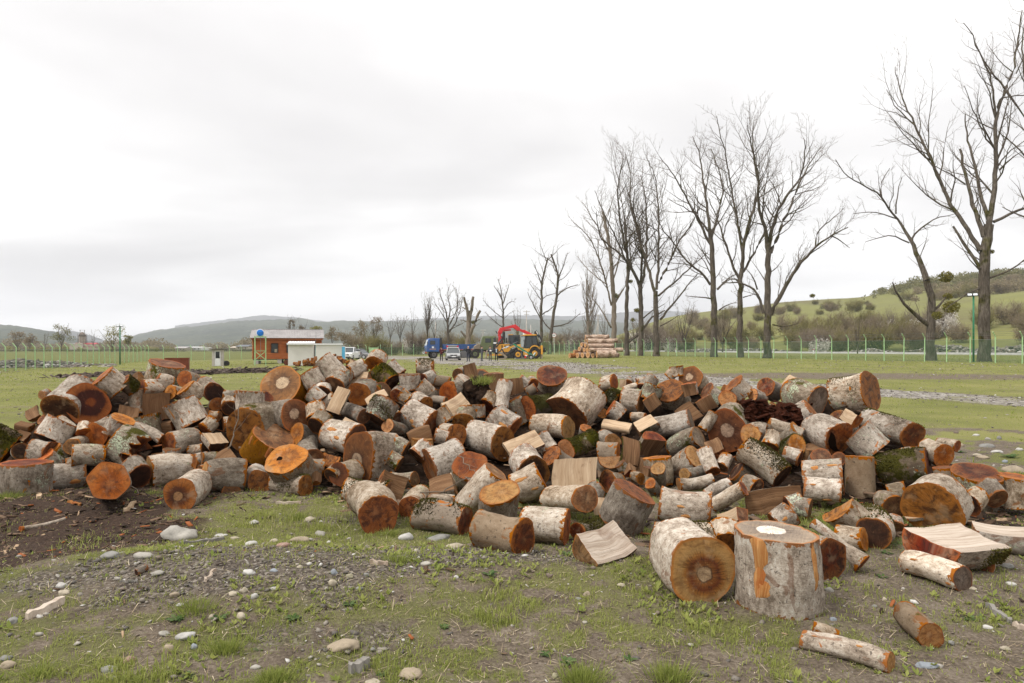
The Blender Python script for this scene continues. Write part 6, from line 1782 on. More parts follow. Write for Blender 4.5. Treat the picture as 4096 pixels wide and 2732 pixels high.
class Limbs:
 """many tapered tubes in one mesh"""
 def __init__(s): s.V = []; s.F = []; s.n = 0
 def tube(s, pts, rads, sides):
  pts = np.asarray(pts, float); m = len(pts)
  t = np.gradient(pts, axis=0); t /= np.linalg.norm(t, axis=1)[:, None] + 1e-9
  ref = np.where(np.abs(t[:, 2:3]) < 0.9, np.array([[0, 0, 1.0]]), np.array([[1.0, 0, 0]]))
  e1 = np.cross(t, ref); e1 /= np.linalg.norm(e1, axis=1)[:, None] + 1e-9
  e2 = np.cross(t, e1)
  a = np.arange(sides) * 2 * math.pi / sides
  ring = (e1[:, None] * np.cos(a)[None, :, None] + e2[:, None] * np.sin(a)[None, :, None]) * np.asarray(rads)[:, None, None] + pts[:, None]
  s.V.append(ring.reshape(-1, 3))
  i = np.arange(m - 1)[:, None] * sides; k = np.arange(sides)[None]
  k2 = (k + 1) % sides
  f = np.stack([i + k, i + k2, i + sides + k2, i + sides + k], -1).reshape(-1, 4) + s.n
  s.F.append(f); s.n += m * sides
 def mesh(s, name, mat): return np_mesh(name, np.concatenate(s.V), np.concatenate(s.F), mat, True)
def wiggle(p0, d, L, n, rs, up=0.15, wob=0.12):
 pts = [np.array(p0, float)]; d = np.array(d, float); st = L / n
 for i in range(n):
  d = d + rs.randn(3) * wob + np.array([0, 0, up]) * (1.0 / n) * 2
  d /= np.linalg.norm(d)
  pts.append(pts[-1] + d * st)
 return np.array(pts)
def sprout(limbs, twigs, pts, r0, r1, rs, level, maxlevel, dens, up, spread, tw=0.011, start=0.2):
 """side shoots along a limb; level counts towards the finest twigs"""
 seg = np.linalg.norm(np.diff(pts, axis=0), axis=1); L = seg.sum()
 if L < 0.25: return
 cum = np.concatenate([[0], np.cumsum(seg)]) / L
 nb = max(2, int(L * dens * (1.45, 2.1, 3.0, 3.2)[min(level, 3)]))
 for b in range(nb):
  k = start + (1 - start) * (b + rs.rand()) / nb
  p = np.array([np.interp(k, cum, pts[:, c]) for c in range(3)])
  j = min(int(np.searchsorted(cum, k)), len(pts) - 1); t = pts[j] - pts[max(j - 1, 0)]; t = t / (np.linalg.norm(t) + 1e-9)
  side = rs.randn(3); side -= t * side.dot(t); side /= np.linalg.norm(side) + 1e-9
  a = rs.uniform(0.45, 1.0) * spread
  d = t * math.cos(a) + side * math.sin(a)
  rr = r0 + (r1 - r0) * k
  ln = L * rs.uniform(0.20, 0.50) * (1.15 - 0.55 * k)
  ln = min(max(ln, 0.35), 7.0)
  rb = min(rr * 0.55, 0.014 * ln + 0.008)
  fine = level + 1 >= maxlevel
  q = wiggle(p, d, ln, 3 if fine else 5, rs, up, 0.16)
  tgt = twigs if (fine or rb < 0.03) else limbs
  tgt.tube(q, np.linspace(max(rb, tw), tw * 0.55, len(q)), 3 if rb < 0.03 else 5)
  if not fine: sprout(limbs, twigs, q, rb, tw, rs, level + 1, maxlevel, dens, up, spread, tw, 0.15)
def leaf_cloud(name, centers, radii, n, size, mat, rs, squash=0.8):
 c = np.asarray(centers, float); k = rs.choice(len(c), n, p=np.asarray(radii) ** 2 / np.sum(np.asarray(radii) ** 2))
 v = rs.randn(n, 3); v /= np.linalg.norm(v, axis=1)[:, None]; v *= (rs.rand(n, 1) ** 0.45)
 v[:, 2] *= squash
 p = c[k] + v * np.asarray(radii)[k][:, None]
 a = rs.randn(n, 3); a /= np.linalg.norm(a, axis=1)[:, None]; b = np.cross(a, rs.randn(n, 3)); b /= np.linalg.norm(b, axis=1)[:, None]
 s_ = size * rs.uniform(0.5, 1.3, (n, 1))
 V = np.stack([p - a * s_, p + b * s_ * 0.6, p + a * s_, p - b * s_ * 0.6], 1).reshape(-1, 3)
 tint = np.repeat(np.clip(rs.rand(n) * 0.6 + 0.4 * (0.5 + 0.5 * fbm(p[:, 0], p[:, 2], 0.8 / max(size * 6, .2), 3, 2)), 0, 1), 4)
 return np_mesh(name, V, np.arange(n * 4).reshape(-1, 4), mat, False, uv=np.stack([tint, tint], -1))
def px_tree(name, base_uv, d, limbs_px, o_s, label, seed, bark=None, twig=None, dens=0.75, up=0.30, maxlevel=3, root_w=None, grp=None, mist=(), tw=0.012, depthvar=1.0, spread=1.0, cat="tree"):
 """a bare tree whose main limbs follow the photograph's own branching; depth is spread round the trunk"""
 ox, oy, s = o_s; rs = np.random.RandomState(seed)
 bp = at(base_uv[0], d)
 root = empty(name, bp, label=label, cat=cat, group=grp)
 th = Limbs(); tw_ = Limbs()
 org = np.array(bp)
 vb = HZ - (bp.z - CH) * FP / d
 done = []
 for li, (w0, w1, pl) in enumerate(limbs_px):
  pl = np.array(pl, float); U = ox + pl[:, 0] / s; Vv = oy + pl[:, 1] / s
  m = len(pl)
  # depth: the trunk stands straight, limbs lean toward or away
  if li == 0:
   dep = np.full(m, d); U = U.copy(); Vv = Vv.copy(); Vv[0] = vb + 6
  else:
   # start at the depth of the nearest point already built
   best = min(done, key=lambda q: min((q[0] - U[0]) ** 2 + (q[1] - Vv[0]) ** 2 for q in [q]))
   d0 = best[2]
   lean = rs.uniform(-0.42, 0.42) * depthvar
   plen = np.concatenate([[0], np.cumsum(np.hypot(np.diff(U), np.diff(Vv)))]) * d / FP
   dep = d0 + lean * plen
  pts = np.stack([(U - 2048) * dep / FP, dep, CH - (Vv - HZ) * dep / FP], -1)
  # resample smoothly with a little wander
  cum = np.concatenate([[0], np.cumsum(np.linalg.norm(np.diff(pts, axis=0), axis=1))]); nn = max(4, int(cum[-1] / 0.7))
  tq = np.linspace(0, cum[-1], nn)
  # catmull-ish smoothing by averaging
  q = np.stack([np.interp(tq, cum, pts[:, c]) for c in range(3)], -1)
  for _ in range(2): q[1:-1] = 0.5 * q[1:-1] + 0.25 * (q[:-2] + q[2:])
  q[1:-1] += rs.randn(nn - 2, 3) * 0.05 * min(1, cum[-1] / 6)
  r0 = w0 / s * d / FP / 2; r1 = max(w1 / s * d / FP / 2, 0.012)
  rad = np.linspace(r0, r1, nn)
  if li == 0:
   flare = np.exp(-tq / 0.5); rad = rad * (1 + 0.28 * flare)
  th.tube(q - org, rad, 12 if r0 > 0.2 else 7)
  for a in range(0, nn, 2): done.append((2048 + q[a, 0] * FP / q[a, 1], HZ - (q[a, 2] - CH) * FP / q[a, 1], q[a, 1]))
  st = 0.55 if li == 0 else 0.12
  sprout(th, tw_, q - org, r0, r1, rs, 0, maxlevel, dens * (0.5 if li == 0 else 1.0), up, spread, tw, st)
 link("trunk", th.mesh("trunk", bark or M_TBARK), root)
 link("crown", tw_.mesh("crown", twig or M_TWIG), root)
 for mx_, my_, mr in mist:
  if mr < 15: continue
  p = np.array(P(ox + mx_ / s, oy + my_ / s, d)) - org; r = mr / s * d / FP
  link("mistletoe", leaf_cloud("mistletoe", [p], [r], 420, r * 0.16, M_MISTLE, rs), root)
 return root
R1 = (2200, 450, 1.568); R2 = (3300, 0, 1.426); R3 = (1450, 950, 2.239); T5 = (3200, 1000, 2.624)
TG = "tall bare trees along the right fence"
px_tree("poplar_tree", (3067, 1420), 82, [
 (48, 30, [(1360, 1525), (1362, 1300), (1365, 1100), (1368, 900), (1362, 800)]),
 (24, 4, [(1362, 830), (1345, 700), (1300, 600), (1310, 450), (1275, 250), (1240, 80)]),
 (26, 4, [(1366, 850), (1400, 700), (1450, 550), (1530, 480), (1570, 400), (1600, 300), (1595, 170)]),
 (22, 4, [(1385, 880), (1450, 720), (1510, 580), (1560, 440), (1640, 300), (1700, 220)]),
 (30, 5, [(1385, 1270), (1450, 1130), (1540, 990), (1660, 840), (1760, 770), (1870, 720)]),
 (10, 3, [(1665, 840), (1665, 750), (1780, 660), (1840, 600)]), (9, 3, [(1760, 770), (1830, 800), (1880, 850)]),
 (20, 5, [(1340, 1260), (1300, 1110), (1210, 1070), (1080, 1065)]), (11, 3, [(1300, 1110), (1270, 1000), (1230, 980)]),
 (9, 3, [(1395, 1330), (1480, 1360), (1560, 1320)])], R1,
 "bare tree with a long limb sweeping low to the right, behind the fence", 101, grp=TG, mist=[(1645, 1150, 17), (1560, 650, 8), (1490, 605, 14)])
px_tree("poplar_tree", (2960, 1420), 88, [
 (40, 28, [(1192, 1530), (1190, 1250), (1192, 1060), (1205, 980)]),
 (24, 4, [(1205, 980), (1215, 820), (1265, 640), (1310, 500), (1290, 350), (1265, 200), (1280, 60)]),
 (18, 4, [(1190, 1050), (1130, 920), (1080, 750), (1040, 640), (1000, 540)]), (10, 3, [(1085, 780), (1125, 640), (1200, 560)]),
 (16, 4, [(1207, 880), (1170, 650), (1130, 440), (1110, 300), (1060, 100), (1045, 20)]),
 (16, 4, [(1212, 1000), (1270, 900), (1330, 780), (1400, 650), (1470, 440)]),
 (11, 3, [(1190, 1060), (1150, 1020), (1050, 1110)]), (8, 3, [(1210, 1160), (1280, 1140)])], R1,
 "bare tree forking into five steep limbs, second right of the blossoming bushes", 102, grp=TG, mist=[(1318, 925, 13)])
px_tree("poplar_tree", (2857, 1420), 92, [
 (44, 26, [(1030, 1520), (1030, 1200), (1020, 1000), (1015, 830), (1000, 730)]),
 (20, 4, [(1000, 730), (985, 600), (960, 420), (940, 250), (895, 150)]),
 (18, 4, [(1010, 800), (1050, 650), (1090, 480), (1050, 330), (1010, 230)]),
 (18, 4, [(1010, 830), (950, 720), (870, 560), (760, 370), (690, 280)]),
 (16, 4, [(1005, 1080), (960, 1010), (860, 940), (800, 850), (700, 720), (640, 620)]),
 (14, 4, [(1050, 1110), (1130, 1020), (1180, 1010)]), (10, 3, [(1020, 1170), (960, 1160), (850, 1150)]),
 (12, 3, [(990, 740), (900, 620), (800, 580), (740, 540)]), (10, 3, [(1060, 1240), (1110, 1200), (1170, 1190)])], R1,
 "bare tree with a nest ball high in its middle and wide left limbs", 103, grp=TG, mist=[(965, 495, 12), (1000, 1155, 13)])
px_tree("poplar_tree", (2624, 1412), 100, [
 (38, 28, [(668, 1510), (665, 1300), (662, 1120)]),
 (20, 4, [(655, 1120), (600, 920), (530, 700), (500, 520), (510, 400), (480, 280)]),
 (18, 4, [(668, 1110), (680, 950), (685, 720), (680, 560), (665, 420), (620, 300)]),
 (18, 4, [(680, 1070), (760, 920), (800, 820), (890, 700), (950, 570)]),
 (14, 4, [(680, 1150), (800, 1050), (890, 960), (990, 880)]),
 (16, 4, [(690, 1300), (780, 1190), (850, 1100), (930, 1010)]), (8, 3, [(690, 1340), (740, 1320), (810, 1270)])], R1,
 "bare tree whose trunk splits at head height of the red crane, fifth from the right", 104, grp=TG, mist=[(810, 1210, 10)])
px_tree("poplar_tree", (2565, 1412), 105, [
 (34, 26, [(573, 1505), (570, 1250), (568, 1070)]),
 (20, 4, [(560, 1080), (490, 930), (440, 690), (420, 480), (440, 380), (460, 290)]),
 (18, 4, [(570, 1070), (580, 900), (560, 740), (520, 620), (530, 480)]),
 (18, 4, [(578, 1070), (600, 930), (610, 720), (600, 540), (570, 390)]),
 (14, 4, [(553, 1060), (480, 930), (400, 850), (310, 790), (290, 620)]), (10, 3, [(585, 1290), (640, 1240), (720, 1200)])], R1,
 "bare tree with many upright limbs just right of the long log stack's end", 105, grp=TG, mist=[(545, 1240, 20), (520, 1090, 14)])
px_tree("poplar_tree", (2506, 1411), 108, [
 (30, 14, [(480, 1500), (480, 1200), (490, 950), (470, 700)]),
 (22, 6, [(490, 1440), (560, 1390), (640, 1280), (720, 1240)]),
 (12, 3, [(485, 950), (420, 800), (340, 640), (280, 490)]), (10, 3, [(480, 760), (450, 560), (430, 420)]),
 (10, 3, [(485, 1010), (540, 900), (590, 760)])], R1,
 "slim bare tree with a thick mossy limb leaning out to the right", 106, grp=TG, mist=[(505, 1060, 16), (520, 1300, 16)])
px_tree("poplar_tree", (2455, 1410), 114, [
 (36, 16, [(405, 1455), (400, 1200), (390, 1000), (370, 800), (330, 620)]),
 (12, 4, [(385, 1210), (320, 950), (250, 780), (150, 690)]), (12, 4, [(385, 1350), (330, 1250), (260, 1150)]),
 (14, 4, [(410, 1190), (470, 1100), (500, 960)]), (10, 3, [(395, 1050), (440, 900), (430, 740)]), (8, 3, [(360, 1080), (250, 1000), (170, 900)]),
 (10, 3, [(380, 900), (300, 720), (200, 560)])], R1,
 "bare tree with pale bleached limbs above the long log stack", 107, grp=TG, bark=M_TBARKP, twig=M_TWIGP, mist=[(425, 960, 14), (410, 1150, 22)])
px_tree("poplar_tree", (3943, 1445), 62, [
 (62, 50, [(910, 2060), (905, 1750), (905, 1568), (915, 1400), (935, 1280)]),
 (30, 5, [(935, 1290), (970, 1080), (975, 950), (970, 800), (975, 640), (1030, 510), (1080, 400), (1095, 250), (1125, 60)]),
 (13, 4, [(973, 660), (965, 480), (930, 400), (870, 280), (830, 180), (790, 130)]),
 (11, 4, [(1030, 510), (990, 450), (920, 380), (860, 250)]),
 (26, 12, [(905, 1350), (850, 1180), (800, 1000), (770, 850)]),
 (24, 6, [(938, 1260), (890, 1120), (860, 950), (810, 800), (800, 650)]),
 (26, 4, [(885, 1430), (780, 1260), (690, 1110), (620, 940), (570, 830), (510, 710), (440, 560), (400, 380)]),
 (10, 3, [(605, 915), (500, 830), (410, 720), (390, 680)]), (9, 4, [(800, 1050), (720, 1000), (625, 945)]), (9, 3, [(510, 712), (400, 620), (350, 510)]),
 (20, 12, [(885, 1530), (800, 1400), (730, 1290)]), (18, 9, [(962, 1265), (1050, 1220), (1160, 1180), (1300, 1100)]),
 (10, 3, [(975, 860), (900, 760), (830, 590), (795, 490)]), (14, 4, [(1035, 520), (1100, 600), (1170, 720)]),
 (12, 4, [(925, 1590), (1020, 1560), (1150, 1480), (1250, 1400)]), (9, 3, [(890, 1640), (800, 1680), (690, 1760)]),
 (7, 3, [(1090, 420), (1150, 300), (1180, 180)]), (12, 3, [(995, 970), (1060, 900), (1130, 860)])], R2,
 "largest bare tree at the right edge with broken limbs, behind the tall green pole", 108, grp=TG, dens=0.62, tw=0.010, mist=[(950, 1435, 16), (665, 870, 12), (720, 1750, 46), (640, 1800, 30)])
px_tree("poplar_tree", (4180, 1445), 60, [
 (60, 40, [(1280, 2060), (1270, 1600), (1250, 1300), (1240, 1000)]), (20, 5, [(1240, 1000), (1180, 700), (1140, 500), (1120, 300), (1140, 100)]),
 (16, 4, [(1245, 1150), (1160, 900), (1050, 800), (990, 755)]), (14, 4, [(1250, 1300), (1140, 1240), (1010, 1180)]), (18, 4, [(1240, 1000), (1300, 700), (1330, 400)])], R2,
 "bare tree just outside the right edge reaching its limbs into the picture", 109, grp=TG, dens=0.6, tw=0.010)
px_tree("poplar_tree", (3714, 1440), 68, [
 (52, 34, [(605, 2050), (600, 1900), (605, 1780), (610, 1720), (580, 1600)]),
 (34, 12, [(580, 1600), (555, 1520), (490, 1370), (415, 1250)]), (12, 4, [(415, 1250), (320, 1130), (270, 1070), (130, 1020), (60, 910)]),
 (12, 3, [(490, 1370), (540, 1300), (640, 1240), (740, 1220)]), (8, 3, [(415, 1250), (300, 1205), (160, 1220)]), (9, 3, [(405, 1220), (410, 1100), (440, 1010)]),
 (26, 6, [(585, 1850), (460, 1750), (420, 1690), (385, 1610)]), (16, 8, [(615, 1775), (675, 1730), (700, 1680)]), (9, 3, [(480, 1385), (380, 1330), (230, 1380)]),
 (8, 3, [(325, 1135), (310, 1040), (370, 960)])], R2,
 "crooked bare tree with leafy mistletoe, left of the largest tree", 110, grp=TG, dens=0.7, tw=0.010, mist=[(690, 1580, 42), (545, 1660, 10), (700, 1690, 26)])
# trees behind the vehicles
px_tree("bare_tree", (2169, 1358), 150, [
 (30, 14, [(1605, 930), (1600, 700), (1605, 400), (1660, 180)]), (12, 4, [(1595, 730), (1530, 600), (1480, 490)]), (12, 4, [(1610, 690), (1690, 640), (1760, 560)]),
 (12, 3, [(1603, 420), (1560, 300), (1540, 240)]), (8, 3, [(1600, 560), (1540, 480), (1490, 400)])], R3, "bare tree behind the yellow loader's cab, upright one of a close pair", 111, twig=M_TWIGP, tw=0.02, dens=0.6, grp=TG)
px_tree("bare_tree", (2205, 1372), 140, [
 (34, 14, [(1670, 960), (1700, 750), (1740, 530), (1755, 330), (1690, 150)]), (14, 4, [(1745, 520), (1800, 460), (1930, 420)]), (12, 4, [(1755, 360), (1800, 250), (1835, 140)]),
 (14, 4, [(1690, 830), (1620, 760), (1560, 620)]), (14, 4, [(1695, 800), (1850, 770), (1950, 680)])], R3, "dark leaning tree right of the yellow loader, leaning one of a close pair", 112, tw=0.02, dens=0.6, grp=TG)
px_tree("bare_tree", (2013, 1352), 165, [
 (22, 12, [(1265, 900), (1262, 700), (1250, 560)]), (12, 4, [(1250, 560), (1215, 480), (1180, 440)]), (12, 4, [(1252, 570), (1240, 470), (1220, 370)]), (12, 4, [(1255, 600), (1290, 500), (1310, 420)]),
 (9, 3, [(1262, 720), (1190, 680), (1080, 560)]), (9, 3, [(1265, 650), (1320, 560), (1370, 580)]), (9, 3, [(1262, 810), (1180, 750), (1100, 670)])], R3, "bare tree with steep fanning limbs behind the green truck", 113, tw=0.024, dens=0.6, mist=[(1225, 432, 9)])
px_tree("pollard_tree", (1874, 1372), 140, [
 (56, 40, [(945, 930), (950, 830), (950, 740)]), (34, 22, [(955, 760), (975, 650), (985, 590), (992, 530)]), (32, 18, [(948, 750), (940, 660), (925, 590), (910, 535)]),
 (34, 22, [(955, 880), (985, 810), (1020, 740), (1030, 680), (1055, 655)]), (22, 16, [(940, 905), (905, 870), (882, 838)]), (16, 8, [(965, 670), (930, 640), (895, 625)]), (9, 4, [(1015, 745), (1050, 735), (1068, 725)]), (9, 4, [(940, 760), (900, 735), (872, 735)])], R3,
 "thick pollard tree with sawn-off limbs above the blue load bed", 114, bark=M_TBARKP, dens=0.45, maxlevel=2, tw=0.022, mist=[(922, 520, 9), (990, 760, 20), (1052, 565, 9)])
px_tree("bare_tree", (1790, 1368), 150, [
 (26, 16, [(768, 920), (765, 800), (760, 730)]), (14, 4, [(760, 740), (745, 640), (700, 540), (690, 450)]), (14, 4, [(765, 760), (790, 640), (760, 520), (770, 440)]),
 (14, 4, [(770, 800), (830, 690), (860, 580), (840, 460)]), (14, 4, [(775, 850), (840, 760), (880, 640), (900, 520)]), (10, 3, [(760, 760), (700, 670), (640, 570)]), (9, 3, [(775, 830), (850, 790), (900, 770)])], R3,
 "rounded bare tree with fanned limbs behind the blue truck's cab", 115, tw=0.022, dens=0.7, twig=M_TWIGP, mist=[(727, 482, 7), (812, 450, 5)])
# generic background trees, each grown from its own seed
BGG = "distant trees beyond the fences"
def bg_tree(name, u, vtop, vbase, d, wpx, seed, label, twig=None, upright=0.6, leaf=None, dens=0.9, multi=3, bark=None):
 rs = np.random.RandomState(seed)
 H = (vbase - vtop) * d / FP; z0 = CH - (vbase - HZ) * d / FP; x = (u - 2048) * d / FP
 root = empty(name, (x, d, z0), label=label, cat="tree", group=BGG)
 th, tw_ = Limbs(), Limbs(); Wd = wpx * d / FP
 twr = max(0.012, d * 0.00011)
 tr_h = H * (0.18 if multi > 1 else 0.9)
 q = wiggle((0, 0, -0.2), (rs.randn() * .04, 0, 1), tr_h, 5, rs, 0.2, 0.05); r0 = H * 0.017
 th.tube(q, np.linspace(r0, r0 * 0.8 if multi > 1 else 0.03, len(q)), 7)
 if multi > 1:
  for k in range(multi):
   a = 6.28 * k / multi + rs.rand()
   lean = (Wd / H) * rs.uniform(0.35, 0.75)
   dv = np.array([math.cos(a) * lean, math.sin(a) * lean, 1.0]); dv /= np.linalg.norm(dv)
   L = (H - tr_h) * rs.uniform(0.80, 1.02)
   b = wiggle(q[-1 - (k % 2)], dv, L, 7, rs, upright * 0.3, 0.07)
   th.tube(b, np.linspace(r0 * 0.6, twr, len(b)), 5)
   sprout(th, tw_, b, r0 * 0.6, twr, rs, 0, 3, dens * 5.5 / H, upright * 0.5, 1.0, twr, 0.1)
 else:
  sprout(th, tw_, q, r0, twr, rs, 0, 3, dens * 9 / H, upright * 0.6, 0.75, twr, 0.08)
 link("trunk", th.mesh("trunk", bark or M_TBARK), root)
 link("crown", tw_.mesh("crown", twig or M_TWIG), root)
 if leaf is not None:
  n = 9; c = [(rs.randn() * Wd * .2, rs.randn() * Wd * .2, H * rs.uniform(.35, .9)) for _ in range(n)]
  link("leaves", leaf_cloud("leaves", c, [Wd * .27] * n, 800, 0.0009 * d, leaf, rs), root)
 return root
M_YLEAF = leafy("young_yellow_leaf", (0.10, 0.105, 0.022), (0.21, 0.20, 0.045), (0.31, 0.28, 0.085))
M_BRLEAF = leafy("brown_bud", (0.13, 0.10, 0.06), (0.22, 0.17, 0.105), (0.30, 0.24, 0.15))
M_OLLEAF = leafy("olive_spring_leaf", (0.085, 0.088, 0.032), (0.160, 0.155, 0.058), (0.25, 0.225, 0.095))
# narrow poplar
rs0 = np.random.RandomState(300)
bp = at(2357, 142); root = empty("poplar_tree", bp, label="narrow columnar poplar with upright branches, left of the concrete power pole", cat="tree", group=BGG)
th, tw_ = Limbs(), Limbs()
q = wiggle((0, 0, -0.2), (0, 0, 1), 18.0, 10, rs0, 0.2, 0.02); th.tube(q, np.linspace(0.42, 0.03, len(q)), 8)
for k in range(58):
 h = rs0.uniform(1.5, 13.5); a = rs0.rand() * 6.28
 b = wiggle((math.cos(a) * .15, math.sin(a) * .15, h), (math.cos(a) * .42, math.sin(a) * .42, 1), rs0.uniform(3, 6.0), 6, rs0, 0.4, 0.05)
 th.tube(b, np.linspace(0.075, 0.02, len(b)), 4); sprout(th, tw_, b, .06, .02, rs0, 1, 3, 0.55, 0.6, 0.4, 0.018)
link("trunk", th.mesh("trunk", M_TBARKP), root); link("crown", tw_.mesh("crown", M_TWIGP), root)
BT = [("bare_tree", 1500, 1266, 1372, 190, 70, "brown many-stemmed tree right of the dark hillside bushes", M_TWIGP, .9, M_BRLEAF, 7),
      ("bare_tree", 1450, 1280, 1374, 200, 60, "brown bushy tree above the grey car", M_TWIGY, .9, M_BRLEAF, 6),
      ("bare_tree", 1602, 1252, 1372, 185, 55, "thin brown tree, right one of two beside the gate", M_TWIGP, .7, None, 7),
      ("bare_tree", 1651, 1240, 1372, 185, 45, "slender bare tree carrying a small mistletoe ball", M_TWIG, .8, None, 3),
      ("bare_tree", 1709, 1162, 1372, 170, 62, "tall upright many-stemmed tree left of the blue truck's cab", M_TWIGP, 1.0, None, 9),
      ("bare_tree", 1738, 1250, 1372, 175, 40, "small bare tree between the upright tree and the blue cab", M_TWIG, .7, None, 3),
      ("bare_tree", 2066, 1208, 1372, 190, 50, "slight bare tree between the crane arm and the yellow cab", M_TWIGP, .7, None, 4),
      ("bare_tree", 2270, 1300, 1382, 175, 70, "low bare tree behind the round road sign", M_TWIGP, .4, None, 5),
      ("bare_tree", 70, 1326, 1402, 330, 60, "round brown tree, first of two at the far left", M_TWIG, .5, M_BRLEAF, 5),
      ("bare_tree", 120, 1333, 1402, 330, 52, "round brown tree, second of two at the far left", M_TWIG, .5, M_BRLEAF, 5),
      ("bare_tree", 246, 1291, 1402, 290, 66, "tall brown tree standing left of the church", M_TWIG, .6, M_OLLEAF, 5),
      ("willow_tree", 448, 1297, 1406, 240, 86, "yellow-green willow behind the left lamp pole", M_TWIGY, .4, M_YLEAF, 6),
      ("bare_tree", 373, 1328, 1398, 420, 24, "pale thin tree just right of the church", M_TWIGP, .9, None, 3),
      ("bare_tree", 180, 1330, 1398, 420, 26, "faint slim tree left of the tall brown tree", M_TWIGP, .9, None, 3),
      ("willow_tree", 512, 1336, 1398, 430, 34, "small faint yellow tree right of the left lamp pole", M_TWIGY, .5, M_YLEAF, 4),
      ("poplar_tree", 1168, 1271, 1392, 420, 22, "brown columnar poplar rising behind the hut roof, right of a pair", M_TWIG, 1.2, M_BRLEAF, 5),
      ("poplar_tree", 1157, 1278, 1392, 425, 12, "thin columnar poplar rising behind the hut roof, left of a pair", M_TWIG, 1.2, M_BRLEAF, 3),
      ("bare_tree", 1208, 1286, 1392, 400, 26, "small brown tree peeping over the hut roof ridge", M_TWIG, .8, M_BRLEAF, 4),
      ("willow_tree", 1265, 1300, 1392, 380, 40, "pale yellow budding tree behind the hut's right gable", M_TWIGY, .6, M_YLEAF, 4),
      ("bare_tree", 1330, 1305, 1386, 300, 52, "faint budding tree between the hut and the white pickup", M_TWIGY, .6, M_BRLEAF, 5),
      ("bare_tree", 1375, 1330, 1384, 230, 50, "pinkish brown bush tree behind the white pickup", M_TWIGP, .5, M_BRLEAF, 6),
      ("bare_tree", 1560, 1262, 1372, 195, 60, "bare spreading tree right of the gate", M_TWIG, .5, None, 4),
      ("bare_tree", 2420, 1250, 1385, 190, 70, "faint bare tree behind the power pole", M_TWIGP, .7, None, 5),
      ("bare_tree", 2740, 1190, 1405, 130, 130, "fine twiggy tree between the middle trunks", M_TWIGP, .5, None, 6),
      ("bare_tree", 2540, 1260, 1400, 150, 110, "low twiggy tree behind the pale-limbed tree", M_TWIGP, .4, None, 6),
      ("bare_tree", 3430, 1250, 1410, 120, 110, "brown twiggy tree in front of the hillside field", M_TWIGP, .4, None, 6),
      ("bare_tree", 2890, 1220, 1405, 135, 120, "dense brown twiggy tree behind the five-limbed one", M_TWIGP, .4, None, 7)]
for i, (nm, u, vt, vb, d, w, lab, tg__, upr, lf, mul) in enumerate(BT):
 bg_tree(nm, u, vt, vb, d, w, 400 + i, lab, tg__, upr, lf, multi=mul)
# bushes
M_OLIVE = M_OLLEAF
M_BLOSS = leafy("white_blossom", (0.38, 0.345, 0.30), (0.58, 0.54, 0.48), (0.68, 0.65, 0.60))
M_BROWNB = leafy("brown_thicket", (0.115, 0.095, 0.050), (0.22, 0.180, 0.100), (0.32, 0.265, 0.160))
def bush_mesh(seed, mat, n, squash, lsize):
 rs = np.random.RandomState(seed)
 c = [(rs.uniform(-.75, .75), rs.uniform(-.5, .5), rs.uniform(.18, .62)) for _ in range(9)]
 return leaf_cloud("foliage", c, list(rs.uniform(.26, .46, 9)), n, lsize, mat, rs, squash)
def stem_mesh(seed, mat):
 rs = np.random.RandomState(seed); tw_ = Limbs(); th = Limbs()
 for k in range(9):
  a = rs.rand() * 6.28
  b = wiggle((0.1 * math.cos(a), 0.1 * math.sin(a), -.05), (math.cos(a) * .8, math.sin(a) * .6, 1.0), rs.uniform(.7, 1.15), 5, rs, .2, .12)
  tw_.tube(b, np.linspace(.016, .006, len(b)), 3); sprout(tw_, tw_, b, .012, .006, rs, 2, 4, 6.0, .2, 1.0, .006, 0.15)
 return tw_.mesh("stems", mat)
BV = {'o': [(bush_mesh(500 + i, M_OLIVE, 1500, .9, .05), stem_mesh(520 + i, M_TWIGY)) for i in range(3)],
      'n': [(bush_mesh(540 + i, M_BROWNB, 1100, .9, .045), stem_mesh(550 + i, M_TWIGT)) for i in range(3)],
      'w': [(bush_mesh(560 + i, M_BLOSS, 3000, .85, .042), stem_mesh(580 + i, M_TWIGP)) for i in range(2)]}
BUSH_G = {'o': "olive green bushes on the hillside", 'n': "brown leafless thickets on the hillside", 'w': "white-flowering bushes near the road"}
brs = random.Random(9)
def bush(kind, p, w, h, label):
 if label in blabs_all:
  pu = 2048 + p.x * FP / p.y; q, nm = min((abs(pu - a), b) for a, b in BL); q = pu - [a for a, b in BL if b == nm][0]
  sz = "low" if h < 3.2 else "mid-sized" if h < 4.8 else "tall" if h < 6.5 else "huge"
  side = "left of" if -60 < q < -8 else "right of" if 8 < q < 60 else "far left of" if q < 0 else "far right of"
  label = sz + " " + ("brown" if kind == 'n' else "olive") + " bush " + ("on slope, " if "slope" in label else "at hillfoot, " if "foot" in label else "behind fence, ") + side + " the " + nm
 fo, stm = brs.choice(BV[kind])
 o = empty("bush", p, brs.uniform(0, 6.28), label, "bush", BUSH_G[kind])
 o.scale = (w / 2.0, w / 2.0, h)
 link("stems", stm, o); link("foliage", fo, o)
 return o
BL = [(1500, "gate"), (1709, "upright many-stemmed tree"), (1874, "pollard tree"), (2013, "bare tree behind the green truck"), (2216, "round road sign"), (2357, "narrow columnar poplar"), (2506, "tree with the leaning mossy limb"), (2624, "fifth tall tree from the right"), (2857, "tall tree with wide left limbs"), (2960, "tree of five steep limbs"), (3067, "tree with the low sweeping limb"), (3265, "white-flowering bush by the road"), (3714, "crooked tree"), (3943, "largest right-hand tree")]
blabs_all = {"olive bush on the pasture slope of the right hill", "brown thicket at the foot of the right hill beyond the road", "olive bush at the foot of the right hill beyond the road", "brown bush on the pasture slope of the right hill", "brown thicket behind the back fence and vehicles", "olive bush behind the back fence and vehicles"}
